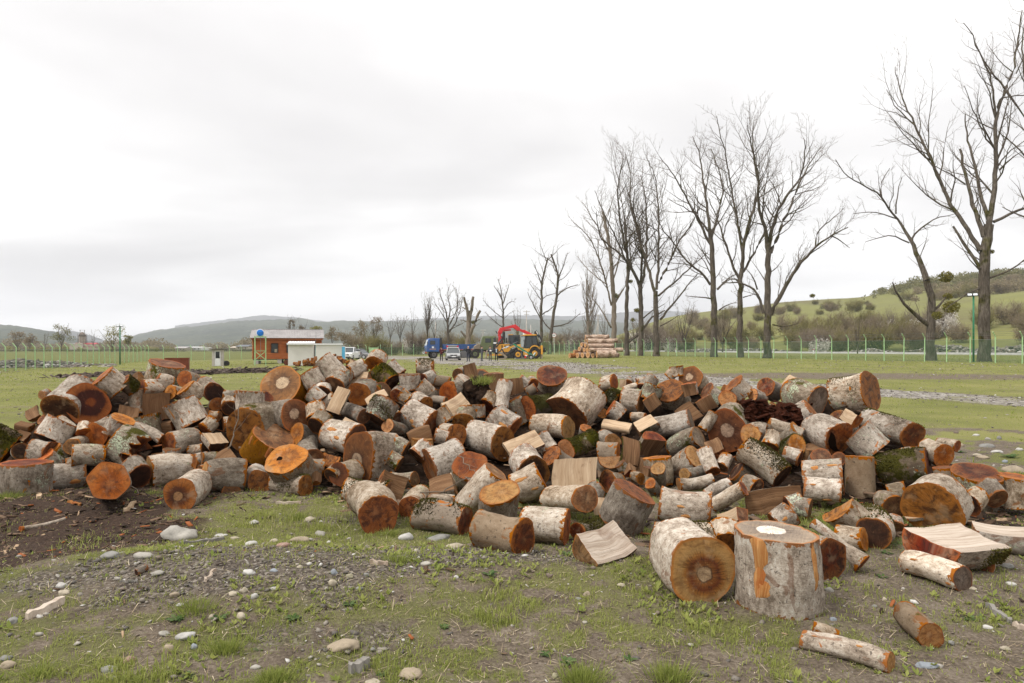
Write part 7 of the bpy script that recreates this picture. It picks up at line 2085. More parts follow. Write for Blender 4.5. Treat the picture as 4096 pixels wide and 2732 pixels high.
def plain_or_hill(u, d): return hill_at(u, d) if d > 118 and u > 2350 else at(u, d)
for u, d, w, h, lab in ((3265, 160, 9.5, 5.2, "large white-flowering bush by the road, right of the middle trees"), (2690, 205, 9, 5.6, "white-flowering bush between the middle tree trunks"),
      (2600, 225, 13, 8.0, "wide white-flowering thicket behind the leaning mossy limb"), (2655, 240, 12, 9.0, "tall white blossom clump behind the middle trees"),
      (1665, 178, 7.5, 4.8, "white-flowering bush left of the blue truck"), (3600, 190, 10, 6.5, "white-speckled bush left of the crooked tree"), (3760, 185, 9, 7.5, "white-speckled bush right of the crooked tree"),
      (2290, 240, 16, 6, "pale blossom thicket behind the road sign"), (2240, 250, 14, 5, "pale blossom thicket behind the leaning tree"), (3510, 205, 8, 5, "white-speckled bush left of the hillside field's foot")):
 bush('w', plain_or_hill(u, d), w, h, lab)
blabs = ["olive bush on the pasture slope of the right hill", "brown thicket at the foot of the right hill beyond the road", "olive bush at the foot of the right hill beyond the road", "brown bush on the pasture slope of the right hill"]
for i in range(70):
 u = brs.uniform(2480, 4300); rd = np.interp(u, [2420, 2730, 3200, 4096, 5200], [285, 228, 180, 141, 105]) - 6
 kk = 'n' if brs.random() < .5 else 'o'
 s_ = brs.uniform(3.5, 8.5)
 bush(kk, plain_or_hill(u, rd + brs.uniform(4, 62)), s_ * 1.4, s_ * brs.uniform(.6, 1.0), blabs[1] if kk == 'n' else blabs[2])
for i in range(46):
 u = brs.uniform(2760, 4300); d = brs.uniform(330, 470) if brs.random() < .6 else brs.uniform(240, 540)
 vband = 0
 kk = 'n' if brs.random() < .5 else 'o'; s_ = brs.uniform(3.0, 9.0)
 bush(kk, hill_at(u, d), s_ * 1.5, s_ * .75, blabs[3] if kk == 'n' else blabs[0])
for i in range(26):
 u = brs.uniform(1400, 2480); d = brs.uniform(170, 215); s_ = brs.uniform(2.5, 5.0)
 kk = 'n' if brs.random() < .7 else 'o'
 bush(kk, at(u, d), s_ * 1.9, s_, "brown thicket behind the back fence and vehicles" if kk == 'n' else "olive bush behind the back fence and vehicles")
# woods that read as one mass
def woodland(name, pts, sizes, mat, n, lsize, seed, label):
 rs = np.random.RandomState(seed)
 me = leaf_cloud(name, pts, sizes, n, lsize, mat, rs, .9)
 return tag(link(name, me), kind='stuff', label=label)
pts, szs = [], []
for i in range(330):
 u = brs.uniform(3440, 4700); d = brs.uniform(505, 610)
 p = hill_at(u, d); h = brs.uniform(5, 10) * smooth(3400, 3620, u)
 pts.append((p.x, p.y, p.z + h * .45)); szs.append(max(1.0, h * .6))
woodland("hilltop_wood", pts, szs, M_OLIVE, 42000, 0.75, 601, "budding wood along the crest of the right hill")
pts, szs = [], []
for i in range(150):
 u = brs.uniform(3650, 4700); d = brs.uniform(380, 500)
 p = hill_at(u, d); h = brs.uniform(5, 9) * (1 - smooth(0, 1, (4000 - u) / 700) * 0.7)
 pts.append((p.x, p.y, p.z + h * .45)); szs.append(h * .6)
woodland("slope_wood", pts, szs, M_BROWNB, 21000, 0.65, 602, "brown wood on the upper slope at the right edge")
pts, szs = [], []
for i in range(520):
 u = brs.uniform(-500, 1330); d = brs.uniform(620, 800)
 x = (u - 2048) * d / FP; h = brs.uniform(7, 15) * (0.75 + 0.3 * math.sin(u / 70) + .2 * math.sin(u / 31))
 pts.append((x, d, float(GND(x, d)) + h * .42)); szs.append(max(2.5, h * .55))
woodland("far_wood", pts, szs, M_BROWNB, 42000, 1.0, 603, "far brown belt of leafless trees across the plain")
pts, szs = [], []
for i in range(60):
 u = brs.uniform(-400, 700); d = brs.uniform(480, 600); x = (u - 2048) * d / FP; h = brs.uniform(3, 6)
 pts.append((x, d, float(GND(x, d)) + h * .4)); szs.append(h * .55)
woodland("far_shrubs", pts, szs, M_YLEAF, 5000, .6, 604, "yellow budding scrub on the far plain at left")
# far church, sheds and houses
M_CHURCH = flat("church_stone", (0.40, 0.345, 0.285), 0.9, vary=0.10, sc_=0.3)
M_REDROOF = flat("red_metal_roof", (0.32, 0.045, 0.050), 0.55, vary=0.08, sc_=0.2)
M_SCAF = flat("scaffold_wrap", (0.135, 0.105, 0.082), 0.95, vary=0.4, sc_=0.6)
dch = 560.0; kx = dch / FP
cb = P(338, 1400, dch)
ch = empty("church", cb, R(12), "unfinished stone church with red roofs and a scaffolded dome", "church")
MB().box((1.5, 0, 2.6), (16, 9, 5.2)).build("nave_wall", M_CHURCH, ch)
m = MB(); m.prism([(-8.6, 5.2), (8.6, 5.2), (8.6, 5.6), (-8.6, 5.6)], -5, 5); m.v = [(x + 1.5, y, z) for x, y, z in m.v]; m.build("lower_roof", M_REDROOF, ch)
MB().box((1.5, 0, 7.4), (15.4, 6.5, 3.7)).build("upper_wall", M_CHURCH, ch)
m = MB(); m.add([(-6.5, -3.7, 9.2), (9.6, -3.7, 9.2), (9.6, 3.7, 9.2), (-6.5, 3.7, 9.2), (-6.0, 0, 12.0), (9.6, 0, 12.0)], [(0, 1, 5, 4), (2, 3, 4, 5), (1, 2, 5), (3, 0, 4), (0, 3, 2, 1)]); m.build("roof", M_REDROOF, ch)
MB().box((5.5, -3.4, 4.2), (8.5, 0.3, 2.0)).build("aisle_roof", M_REDROOF, ch)
m = MB(); m.box((-2.6, -4.2, 4.6), (6.4, 2.0, 9.2)); m.build("front_gable_wall", M_CHURCH, ch)
m = MB(); m.prism([(-3.6, 9.2), (3.6, 9.2), (0, 12.2)], -5.3, -3.0); m.v = [(x - 2.6, y, z) for x, y, z in m.v]; m.build("front_gable", M_CHURCH, ch)
MB().box((-7.8, -1, 5.0), (3.4, 6, 10.0)).build("tower_base", M_CHURCH, ch); MB().box((-7.8, -1, 10.2), (5.2, 7, 0.5)).build("tin_roof", M_TIN, ch)
MB().cyl((-1.6, 0, 10), (-1.6, 0, 22.5), 2.6, 14).build("drum", M_CHURCH, ch)
m = MB(); m.tube([(-1.6, 0, 22.5), (-1.6, 0, 25), (-1.6, 0, 27.5), (-1.6, 0, 29.5)], [2.7, 2.5, 1.7, 0.5], 14); m.build("dome", M_SCAF, ch, True)
sc_b = MB()
for a in range(12):
 x, y = math.cos(a * math.pi / 6) * 3.2, math.sin(a * math.pi / 6) * 3.2
 sc_b.beam((x - 1.6, y, 10), (x - 1.6, y, 27 if a % 2 else 24), .2)
for z in (12, 14.5, 17, 19.5, 22, 24):
 for a in range(12):
  p1 = (math.cos(a * math.pi / 6) * 3.2 - 1.6, math.sin(a * math.pi / 6) * 3.2, z); p2 = (math.cos((a + 1) * math.pi / 6) * 3.2 - 1.6, math.sin((a + 1) * math.pi / 6) * 3.2, z)
  sc_b.beam(p1, p2, .26)
for x in (-3.2, 0): sc_b.beam((x, 0, 27), (x, 0, 33), .3)
sc_b.beam((-4, 0, 32.6), (0.8, 0, 32.6), .3)
sc_b.build("scaffolding", M_SCAF, ch); ch.scale = (1, 1, .5)
def far_house(u, vtop, vb, d, wpx, label, roofm, wallm, flatr=False, dep=8):
 p = P(u, vb, d); k = d / FP; W_ = wpx * k; H_ = (vb - vtop) * k
 o = empty("far_house", p, brs.uniform(-.15, .15), label, "house", "far buildings across the plain")
 MB().box((0, 0, H_ * .3), (W_ * .94, dep, H_ * .6)).build("wall", wallm, o)
 MB().prism([(-dep * .6, 0), (dep * .6, 0), (0, H_ * .4)], -W_ / 2, W_ / 2)
 m = MB(); m.prism([(-dep * .6, H_ * .6), (dep * .6, H_ * .6), (0, H_ * (0.75 if flatr else 1.0))], -W_ / 2, W_ / 2); m.v = [(y, x, z) for x, y, z in m.v]; m.build("roof", roofm, o)
 for x in (-.28, 0, .28): MB().box((x * W_, -dep / 2 - .02, H_ * .3), (W_ * .07, .06, H_ * .25)).build("window", M_PANE, o)
 return o
M_GROOF = flat("dark_metal_roof", (0.12, 0.125, 0.14), 0.6)
far_house(737, 1386, 1402, 420, 48, "long grey-roofed shed far across the plain at left", M_ROOFT, M_CHURCH)
far_house(795, 1382, 1401, 430, 58, "white-roofed shed far across the plain beside the grey-roofed one", M_TIN, M_FOAM, True)
far_house(822, 1386, 1401, 440, 40, "small pale roofed shed far behind the outhouse", M_TIN, M_CHURCH, True)
far_house(984, 1379, 1397, 330, 52, "dark-roofed farmhouse far left of the hut", M_GROOF, M_CHURCH)
far_house(945, 1385, 1399, 360, 26, "low brown house left of the dark-roofed farmhouse", M_CHURCH, M_CHURCH)
# rubble heaps
def heap(c, sx, sy, h, n, seed, label, size=(.10, .35)):
 rs = np.random.RandomState(seed); a = rs.randn(n); b = rs.randn(n)
 x = c[0] + a * sx; y = c[1] + b * sy; z = GND(x, np.minimum(y, 165)) + c[2] + h * np.exp(-(a ** 2 + b ** 2) * .5) * (0.7 + 0.5 * fbm(x, y, .35, seed, 2)) - .1
 r = rs.uniform(*size, n)
 tag(link("rubble", stones_mesh("rubble", x, y, r, M_PEBBLE, seed, z=z)), kind='stuff', label=label)
heap((at(85, 76).x, 76, 0), 3.4, 1.2, 1.1, 1500, 701, "pale rubble heap beyond the left fence")
heap((at(215, 84).x, 84, 0), 3.0, 1.0, .5, 500, 702, "low rubble spread beyond the left fence")
for i, (u, d, sx, h) in enumerate(((2830, 195, 4, .8), (3480, 150, 2, .8), (3780, 140, 4, 1.9), (3960, 133, 3, 1.3), (4080, 128, 3, 1.3), (2990, 188, 7, .9))):
 p = plain_or_hill(u, d); heap((p.x, p.y, 0.3), sx, 1.6, h, 420, 710 + i, "grey stone heap beyond the road on the right", (.15, .45))
# ------------------------------------------------------------------ vehicles and machines
def paint(name, c, rough=0.35, dirt=(0.20, 0.17, 0.14), amt=0.45, vary=0.06):
 t = NT(name, rough, 0.5)
 oc = t.obj(); n = t.noise(oc, 1.6, 5.0, 0.65); g = t.sep(oc)
 t.col(t.mix(t.mapr(n, 0.45, 0.72, 0, amt), t.ramp(t.noise(oc, 5.0), [(0.3, tuple(x * (1 - vary) for x in c)), (0.7, tuple(x * (1 + vary) for x in c))]), dirt))
 return t.mat
M_TBLUE = paint("truck_blue", (0.022, 0.085, 0.27), 0.45, (0.16, 0.155, 0.15), 0.55)
M_OLIVEP = paint("army_green", (0.10, 0.125, 0.050), 0.55)
M_YEL = paint("machine_yellow", (0.66, 0.31, 0.028), 0.45, (0.28, 0.19, 0.10), 0.5)
M_BLK = paint("machine_black", (0.020, 0.021, 0.024), 0.5, (0.10, 0.09, 0.08), 0.4)
M_RED = paint("crane_red", (0.56, 0.018, 0.022), 0.35, amt=0.2)
M_TYRE = flat("tyre_rubber", (0.028, 0.026, 0.025), 0.85, vary=0.3, dirt=((0.12, 0.095, 0.07), 0.6))
M_RIM = flat("grey_rim", (0.42, 0.43, 0.44), 0.4, 0.3)
M_STEEL = flat("worn_steel", (0.30, 0.25, 0.20), 0.5, 0.4, vary=0.3, dirt=((0.24, 0.13, 0.07), 0.8))
M_GLASS = NT("vehicle_glass", 0.06, 0.6).col((0.035, 0.042, 0.045)).mat
M_SCREEN = NT("bright_windscreen", 0.10, 0.6).col((0.30, 0.33, 0.34)).mat
M_SILV = paint("silver_paint", (0.30, 0.30, 0.295), 0.28, amt=0.2)
M_WHITEP = paint("white_paint", (0.72, 0.72, 0.72), 0.3, amt=0.15)
M_GREYP = paint("dark_grey_paint", (0.115, 0.112, 0.115), 0.3, amt=0.25)
M_REDL = flat("red_lamp", (0.60, 0.02, 0.04), 0.2); M_ORGL = flat("orange_lamp", (0.70, 0.13, 0.02), 0.2); M_LIGHT = flat("headlamp", (0.66, 0.68, 0.70), 0.12)
M_GRN = paint("splitter_green", (0.012, 0.19, 0.095), 0.4, amt=0.2)
M_PLATE = flat("number_plate", (0.70, 0.70, 0.70), 0.5)
def wheel(parent, c, r, w, rimmat, rimr=0.55, axis='Y', n=22):
 o = empty("wheel", c); o.parent = parent
 q = Matrix.Rotation(math.pi / 2, 3, 'Z') if axis == 'X' else Matrix.Identity(3)
 m = MB()
 prof = [(r * rimr, -w * .42), (r * .86, -w * .5), (r, -w * .33), (r, w * .33), (r * .86, w * .5), (r * rimr, w * .42)]
 vs, fs = [], []
 for i in range(n):
  a = 2 * math.pi * i / n
  for pr, py in prof: vs.append(q @ Vector((math.cos(a) * pr, py, math.sin(a) * pr)))
 k = len(prof)
 for i in range(n):
  j = (i + 1) % n
  for p_ in range(k): fs.append((i * k + p_, j * k + p_, j * k + (p_ + 1) % k, i * k + (p_ + 1) % k))
 m.add(vs, fs); m.build("tyre", M_TYRE, o)
 lug = MB()
 for i in range(n):
  a = 2 * math.pi * (i + .5) / n
  rot = Matrix.Rotation(-a, 3, 'Y')
  lug.box(q @ Vector((math.cos(a) * r, 0, math.sin(a) * r)), (0.05 * r / .6, w * .9, 0.10 * r / .6), q @ rot)
 lug.build("tread", M_TYRE, o)
 d = MB(); d.tube([q @ Vector((0, -w * .44, 0)), q @ Vector((0, -w * .36, 0)), q @ Vector((0, w * .4, 0))], [r * rimr * .93, r * rimr * 1.02, r * rimr], n)
 d.build("rim", rimmat, o)
 h = MB(); h.tube([q @ Vector((0, -w * .53, 0)), q @ Vector((0, -w * .40, 0))], r * .16, 10)
 for i in range(6):
  a = i * math.pi / 3
  h.tube([q @ Vector((math.cos(a) * r * .3, -w * .47, math.sin(a) * r * .3)), q @ Vector((math.cos(a) * r * .3, -w * .40, math.sin(a) * r * .3))], r * .05, 6)
 h.build("hub", M_BLK, o)
 return o
def letters(txt, parent, loc, size, mat, rot=(math.pi / 2, 0, 0)):
 cu = bpy.data.curves.new("lettering", 'FONT'); cu.body = txt; cu.size = size; cu.extrude = 0.004; cu.align_x = 'CENTER'
 cu.materials.append(mat)
 o = bpy.data.objects.new("lettering", cu); COL.objects.link(o)
 me = bpy.data.meshes.new_from_object(o.evaluated_get(bpy.context.evaluated_depsgraph_get())); bpy.data.objects.remove(o)
 me.materials.clear(); me.materials.append(mat)
 o = link("lettering", me, parent); o.location = loc; o.rotation_euler = rot
 return o
def part(parent, name, mat, fn, bevel=0.0, sm=False):
 m = MB(); fn(m); return m.build(name, mat, parent, sm, bevel)
def plate(parent, name, prof, y0, y1, mat, bevel=0.03):
 m = MB(); m.prism(prof, y0, y1); return m.build(name, mat, parent, False, bevel)
# --- blue flat-bed truck, front to the left
tr = empty("flatbed_truck", at(1803, 108), R(15), "blue six-wheel flat-bed truck facing left with a dropside load bed", "truck")
X0 = -4.0
plate(tr, "cab", [(X0, 1.0), (X0, 1.9), (X0 + .32, 2.95), (X0 + .5, 3.05), (X0 + 2.05, 3.05), (X0 + 2.05, 1.0)], -1.22, 1.22, M_TBLUE, 0.07)
part(tr, "windscreen", M_SCREEN, lambda m: m.add([(X0 - .012 + .02, -1.05, 1.98), (X0 + .008, 1.05, 1.98), (X0 + .282, .98, 2.86), (X0 + .282, -.98, 2.86)], [(0, 1, 2, 3)]))
for y in (-1.235, 1.235):
 dr = part(tr, "door", M_TBLUE, lambda m: m.box((X0 + .95, y, 1.95), (1.05, .03, 1.65)))
 part(dr, "window", M_GLASS, lambda m: m.box((X0 + .95, y * 1.014, 2.42), (.82, .02, .62)))
 part(dr, "handle", M_BLK, lambda m: m.box((X0 + 1.32, y * 1.02, 1.92), (.16, .03, .05)))
 part(tr, "stripe", M_YEL, lambda m: m.box((X0 + .95, y * 1.016, 1.42), (1.0, .01, .07)))
 part(tr, "mirror", M_BLK, lambda m: m.box((X0 + .1, y * 1.18, 2.35), (.08, .2, .5)))
part(tr, "notice", M_PLATE, lambda m: m.box((X0 + .98, -1.256, 1.70), (.30, .01, .28)))
part(tr, "grille", M_BLK, lambda m: [m.box((X0 - .02, 0, 1.12 + .13 * k), (.04, 1.3, .06)) for k in range(4)])
part(tr, "bumper", M_GREYP, lambda m: m.box((X0 - .12, 0, .85), (.34, 2.5, .38)), .04)
for y in (-.95, .95):
 part(tr, "headlight", M_LIGHT, lambda m: m.box((X0 - .30, y, .87), (.03, .32, .18)))
 part(tr, "indicator", M_ORGL, lambda m: m.box((X0 - .1, y * 1.35, .87), (.2, .03, .18)))
part(tr, "number_plate", M_PLATE, lambda m: m.box((X0 - .30, .3, .74), (.02, .5, .12)))
part(tr, "roof_edge", M_TBLUE, lambda m: m.box((X0 + 1.3, 0, 3.08), (1.5, 2.2, .06)), .02)
part(tr, "chassis", M_BLK, lambda m: m.box((.7, 0, .95), (8.4, .9, .28)))
part(tr, "air_intake", M_BLK, lambda m: [m.box((X0 + 2.3, -.7, 2.2), (.35, .5, 2.0)), m.cyl((X0 + 2.35, .4, 1.2), (X0 + 2.35, .4, 3.6), .06, 8)])
part(tr, "load_floor", M_BLK, lambda m: m.box((1.55, 0, 1.32), (5.9, 2.45, .12)))
for y in (-1.22, 1.22):
 for k in range(2):
  s_ = part(tr, "side_board", M_TBLUE, lambda m: m.box((.10 + 2.95 * k, y, 1.78), (2.86, .05, .82)))
  for z in (1.55, 1.78, 2.0): part(s_, "rib", M_TBLUE, lambda m: m.box((.10 + 2.95 * k, y * 1.03, z), (2.8, .04, .07)))
 part(tr, "reflector_tape", M_ORGL if y < 0 else M_YEL, lambda m: m.box((1.5, y * 1.02, 1.34), (5.7, .02, .06)))
for x in (-1.42, 4.52): part(tr, "end_board", M_TBLUE, lambda m: m.box((x, 0, 1.80), (.05, 2.4, .86)))
for x, s_ in ((X0 + 1.15, 1), (2.15, 1), (3.5, 1)):
 for y in (-1.0, 1.0): wheel(tr, (x, y, .56), .58, .40, M_GREYP)
part(tr, "mudguard", M_BLK, lambda m: m.tube([(X0 + 1.15 + .78 * math.cos(a), -1.05, .56 + .78 * math.sin(a)) for a in np.linspace(.2, 2.95, 9)], .08, 6))
part(tr, "fuel_tank", M_GREYP, lambda m: m.box((.1, -.95, .85), (1.1, .5, .5)), .05)
# --- army-green bonneted truck with the red loading crane
GD = 101.0; gu = 2035
gt = empty("crane_truck", at(gu, GD), R(6), "army-green bonneted truck with dusty bonnet carrying a red folding crane", "truck")
def gx(u): return (u - gu) * GD / FP
def gz_(v): return CH - (v - HZ) * GD / FP - gt.location.z
plate(gt, "cab", [(gx(1921), 1.15), (gx(1921), 2.05), (gx(1926), 3.0), (gx(1931), 3.14), (gx(1980), 3.14), (gx(1983), 1.15)], -1.15, 1.15, M_OLIVEP, .08)
part(gt, "windscreen", M_SCREEN, lambda m: m.add([(gx(1920.4), -1.0, 2.1), (gx(1920.4), 1.0, 2.1), (gx(1925.6), .95, 2.92), (gx(1925.6), -.95, 2.92)], [(0, 1, 2, 3)]))
part(gt, "roof_cap", M_OLIVEP, lambda m: m.box((gx(1954), 0, 3.17), (gx(1978) - gx(1932), 2.1, .07)), .03)
for y in (-1.165, 1.165):
 d_ = part(gt, "door", M_OLIVEP, lambda m: m.box((gx(1948), y, 2.05), (1.15, .03, 1.7)))
 part(d_, "window", M_GLASS, lambda m: m.box((gx(1950), y * 1.015, 2.55), (.85, .02, .62)))
part(gt, "quarter_window", M_GLASS, lambda m: m.box((gx(1976), -1.16, 2.6), (.35, .02, .7)))
M_DUST = flat("dusty_bonnet", (0.20, 0.165, 0.125), 0.9, vary=0.2)
plate(gt, "bonnet", [(gx(1921), 1.2), (gx(1921), 2.12), (gx(1908), 2.02), (gx(1896), 1.75), (gx(1895), 1.2)], -.85, .85, M_DUST, .08)
for y in (-1.0, 1.0): part(gt, "front_mudguard", M_DUST, lambda m: m.box((gx(1905), y, 1.38), (1.4, .45, .10)))
part(gt, "bumper", M_DUST, lambda m: m.box((gx(1890), 0, .95), (.2, 2.3, .28)))
for y in (-.9, .9): part(gt, "headlight", M_LIGHT, lambda m: m.cyl((gx(1892), y, 1.35), (gx(1891), y, 1.35), .12, 10))
part(gt, "chassis", M_BLK, lambda m: m.box((gx(2045), 0, 1.0), (10.2, .9, .3)))
for u in (1899, 2098, 2142):
 for y in (-1.0, 1.0): wheel(gt, (gx(u), y, .60), .62, .42, M_OLIVEP, .5)
part(gt, "load_floor", M_OLIVEP, lambda m: m.box((gx(2098), 0, 1.35), (6.6, 2.4, .14)))
part(gt, "tail_board", M_OLIVEP, lambda m: [m.box((gx(2178), -1.1, 1.85), (.95, .06, .95))] + [m.box((gx(2178) - .4 + .2 * k, -1.14, 1.85), (.05, .04, .9)) for k in range(5)])
part(gt, "headboard", M_OLIVEP, lambda m: m.box((gx(2012), 0, 2.0), (.1, 2.3, 1.2)))
def gp(u, v, y=0.0): return (gx(u), y, gz_(v))
cr = part(gt, "crane_column", M_RED, lambda m: [m.beam(gp(1997, 1372), gp(1999, 1345), .42, .36), m.beam(gp(1997, 1346), gp(1998, 1330), .34, .42)], .03)
part(gt, "crane_boom", M_RED, lambda m: [m.beam(gp(1998, 1333), gp(2007, 1314), .44, .62), m.beam(gp(2002, 1317), gp(2056, 1304.5), .34, .42)], .03)
part(gt, "crane_knuckle", M_RED, lambda m: [m.beam(gp(2054, 1303), gp(2076, 1318), .40, .62)], .05)
part(gt, "crane_jib", M_RED, lambda m: [m.beam(gp(2072, 1316), gp(2128, 1342), .34, .34), m.beam(gp(2094, 1319), gp(2130, 1338), .14, .14)], .02)
part(gt, "boom_cylinder", M_RED, lambda m: m.cyl(gp(2014, 1323), gp(2044, 1319), .12, 10))
part(gt, "cylinder_rod", M_RIM, lambda m: m.cyl(gp(2044, 1319), gp(2062, 1317), .06, 8))
part(gt, "lift_cylinder", M_BLK, lambda m: [m.cyl(gp(2015, 1372, -.3), gp(2014, 1329, -.3), .22, 10), m.beam(gp(1983, 1324), gp(1989, 1335), .14)])
part(gt, "crane_leg", M_RED, lambda m: [m.beam(gp(2010, 1372, .2), gp(2008, 1346, .2), .30), m.beam(gp(1995, 1372, -.4), gp(1999, 1352, -.4), .26)])
part(gt, "grab_hose", M_BLK, lambda m: m.tube([gp(2000, 1340), gp(2007, 1348), gp(2014, 1343)], .06, 6))
# --- bulldozer
DD_ = 96.5; du_ = 2020
bd = empty("bulldozer", at(du_, DD_), R(4), "yellow tracked bulldozer with a black cab, parked behind the wheeled loader", "bulldozer")
def dx(u): return (u - du_) * DD_ / FP
def dz_(v): return CH - (v - HZ) * DD_ / FP - bd.location.z
plate(bd, "engine_hood", [(dx(1986), .9), (dx(1986), 2.05), (dx(2040), 2.05), (dx(2040), .9)], -.75, .75, M_YEL, .05)
part(bd, "hood_top", M_BLK, lambda m: m.box((dx(2012), 0, 2.12), (dx(2040) - dx(1985), 1.52, .14)))
part(bd, "radiator", M_BLK, lambda m: m.box((dx(1978), 0, 1.45), (.45, 1.3, 1.3)))
part(bd, "radiator_cap", M_WHITEP, lambda m: m.box((dx(1980), 0, 2.16), (.42, 1.3, .22)), .03)
part(bd, "side_vent", M_BLK, lambda m: [m.box((dx(2007), -.76, 1.62), (.16, .03, .5)), m.box((dx(2023), -.76, 1.66), (.5, .03, .34))])
letters("SHANTUI", bd, (dx(2028), -.775, 2.06), .20, M_WHITEP)
plate(bd, "cab", [(dx(2036), 2.0), (dx(2034), 3.3), (dx(2078), 3.3), (dx(2078), 2.0)], -.85, .85, M_BLK, .04)
part(bd, "cab_window", M_GLASS, lambda m: [m.box((dx(2048), -.86, 2.7), (.5, .03, 1.05)), m.box((dx(2064), -.86, 2.7), (.45, .03, 1.05))])
part(bd, "cab_roof", M_YEL, lambda m: m.box((dx(2042), 0, 3.36), (.6, 1.7, .10)))
part(bd, "exhaust", M_BLK, lambda m: m.cyl((dx(2026), 0, 2.1), (dx(2026), 0, 2.95), .09, 8))
def tracks(m):
 for y in (-.95, .95):
  pr = [(dx(1995), .05), (dx(1988), .35), (dx(1996), .85), (dx(2072), .95), (dx(2082), .5), (dx(2074), .05)]
  m.prism(pr, y - .25, y + .25)
part(bd, "track", M_BLK, tracks)
part(bd, "blade", M_STEEL, lambda m: [m.box((dx(1946), 0, .62), (.12, 3.3, 1.1), Matrix.Rotation(R(8), 3, 'Y')), m.box((dx(1944), 0, .14), (.2, 3.3, .2))])
part(bd, "push_arm", M_YEL, lambda m: [m.beam((dx(1948), y, .5), (dx(2030), y, .6), .22) for y in (-1.35, 1.35)])
part(bd, "lift_cylinder", M_BLK, lambda m: [m.cyl((dx(2008), y, dz_(1354)), (dx(1984), y, dz_(1390)), .09, 8) for y in (-.8, .8)])
# --- backhoe loader
BD = 90.0; bu = 2086
bk = empty("backhoe_loader", at(bu, BD), R(3), "yellow and black wheeled backhoe loader facing left with its bucket down", "loader")
ox_ = (bu - 2048) * BD / FP
def q_(x, y, yy=0.0):   # survey of the machine's flank in its own metres
 return (x * .003365 - 2.9 - ox_, yy, 4.616 - y * .003365 - bk.location.z)
def q2(x, y): a = q_(x, y); return (a[0], a[2])
plate(bk, "cab_frame", [q2(1300, 900), q2(1365, 430), q2(1800, 425), q2(1860, 900)], -.72, .72, M_BLK, .04)
part(bk, "windscreen", M_SCREEN, lambda m: m.add([q_(1190, 860, -.70), q_(1190, 450, -.70), q_(1352, 432, -.74), q_(1292, 880, -.74)], [(0, 1, 2, 3)]))
plate(bk, "side_window", [q2(1390, 880), q2(1440, 460), q2(1600, 455), q2(1620, 760), q2(1540, 880)], -.745, -.725, M_GLASS, 0)
plate(bk, "side_window", [q2(1655, 730), q2(1650, 455), q2(1785, 455), q2(1825, 760)], -.745, -.725, M_GLASS, 0)
plate(bk, "cab_roof", [q2(1165, 415), q2(1340, 385), q2(1345, 372), q2(1806, 372), q2(1808, 412), q2(1340, 425)], -.80, .80, M_YEL, .03)
part(bk, "work_lamp", M_LIGHT, lambda m: [m.box(q_(1200 + 45 * k, 437, -.55 + .3 * k), (.10, .12, .09)) for k in range(3)])
plate(bk, "bonnet", [q2(1060, 770), q2(1290, 745), q2(1300, 1020), q2(1090, 1020)], -.50, .50, M_YEL, .04)
plate(bk, "body", [q2(1000, 900), q2(1350, 920), q2(1560, 920), q2(1560, 1160), q2(900, 1160), q2(780, 1110)], -.45, .45, M_BLK, .03)
plate(bk, "side_step", [q2(1290, 925), q2(1520, 925), q2(1480, 1190), q2(1290, 1190)], -.80, -.55, M_YEL, .03)
def fender(m):
 for y in (-1.0, .45):
  pr = [q2(1730 + math.cos(a) * 215, 1040 - math.sin(a) * 250) for a in np.linspace(.45, 3.05, 12)] + [q2(1730 + math.cos(a) * 200, 1050 - math.sin(a) * 212) for a in np.linspace(3.05, .45, 12)]
  m.prism(pr, y, y + .55)
part(bk, "rear_mudguard", M_YEL, fender)
for y in (-.78, .78):
 c = q_(1730, 1130); wheel(bk, (c[0], y, .74 - bk.location.z * 0), .73, .46, M_YEL, .50)
 c = q_(1080, 1150); wheel(bk, (c[0], y * .96, .60), .60, .40, M_YEL, .58)
for y in (-.55, .55):
 part(bk, "loader_arm", M_BLK, lambda m: [m.beam(q_(1010, 850, y), q_(830, 1010, y), .16, .34), m.beam(q_(840, 1000, y), q_(610, 1210, y), .16, .28)], .02)
 part(bk, "upper_arm", M_YEL, lambda m: m.beam(q_(985, 795, y * 1.06), q_(770, 890, y * 1.06), .14, .18))
 part(bk, "bucket_link", M_BLK, lambda m: [m.beam(q_(460, 935, y), q_(610, 1195, y), .10, .13), m.beam(q_(470, 940, y), q_(350, 1080, y), .10, .13)])
 part(bk, "tilt_cylinder", M_BLK, lambda m: m.cyl(q_(1090, 660, y * .8), q_(720, 820, y * .8), .065, 8))
 part(bk, "cylinder_rod", M_RIM, lambda m: [m.cyl(q_(720, 820, y * .8), q_(470, 935, y * .8), .035, 8), m.cyl(q_(860, 770, y * .6), q_(610, 915, y * .6), .03, 8)])
letters("M542", bk, q_(945, 905, -.68), .26, M_WHITEP, (math.pi / 2, R(-33), 0))
part(bk, "bucket", M_STEEL, lambda m: [m.prism([q2(330, 1085), q2(470, 1060), q2(665, 1245), q2(600, 1330), q2(320, 1335), q2(560, 1290), q2(580, 1240)], -1.15, 1.15)])
part(bk, "backhoe_boom", M_BLK, lambda m: [m.beam(q_(1785, 230), q_(1990, 560), .22, .34), m.beam(q_(1975, 550), q_(1935, 830), .24, .30), m.beam(q_(1760, 250), q_(1880, 820), .16, .22)], .03)
part(bk, "boom_cylinder", M_WHITEP, lambda m: m.cyl(q_(1815, 250, -.16), q_(1880, 370, -.16), .05, 8))
letters("MST", bk, q_(1905, 590, -.20), .30, M_WHITEP, (math.pi / 2, R(68), 0))
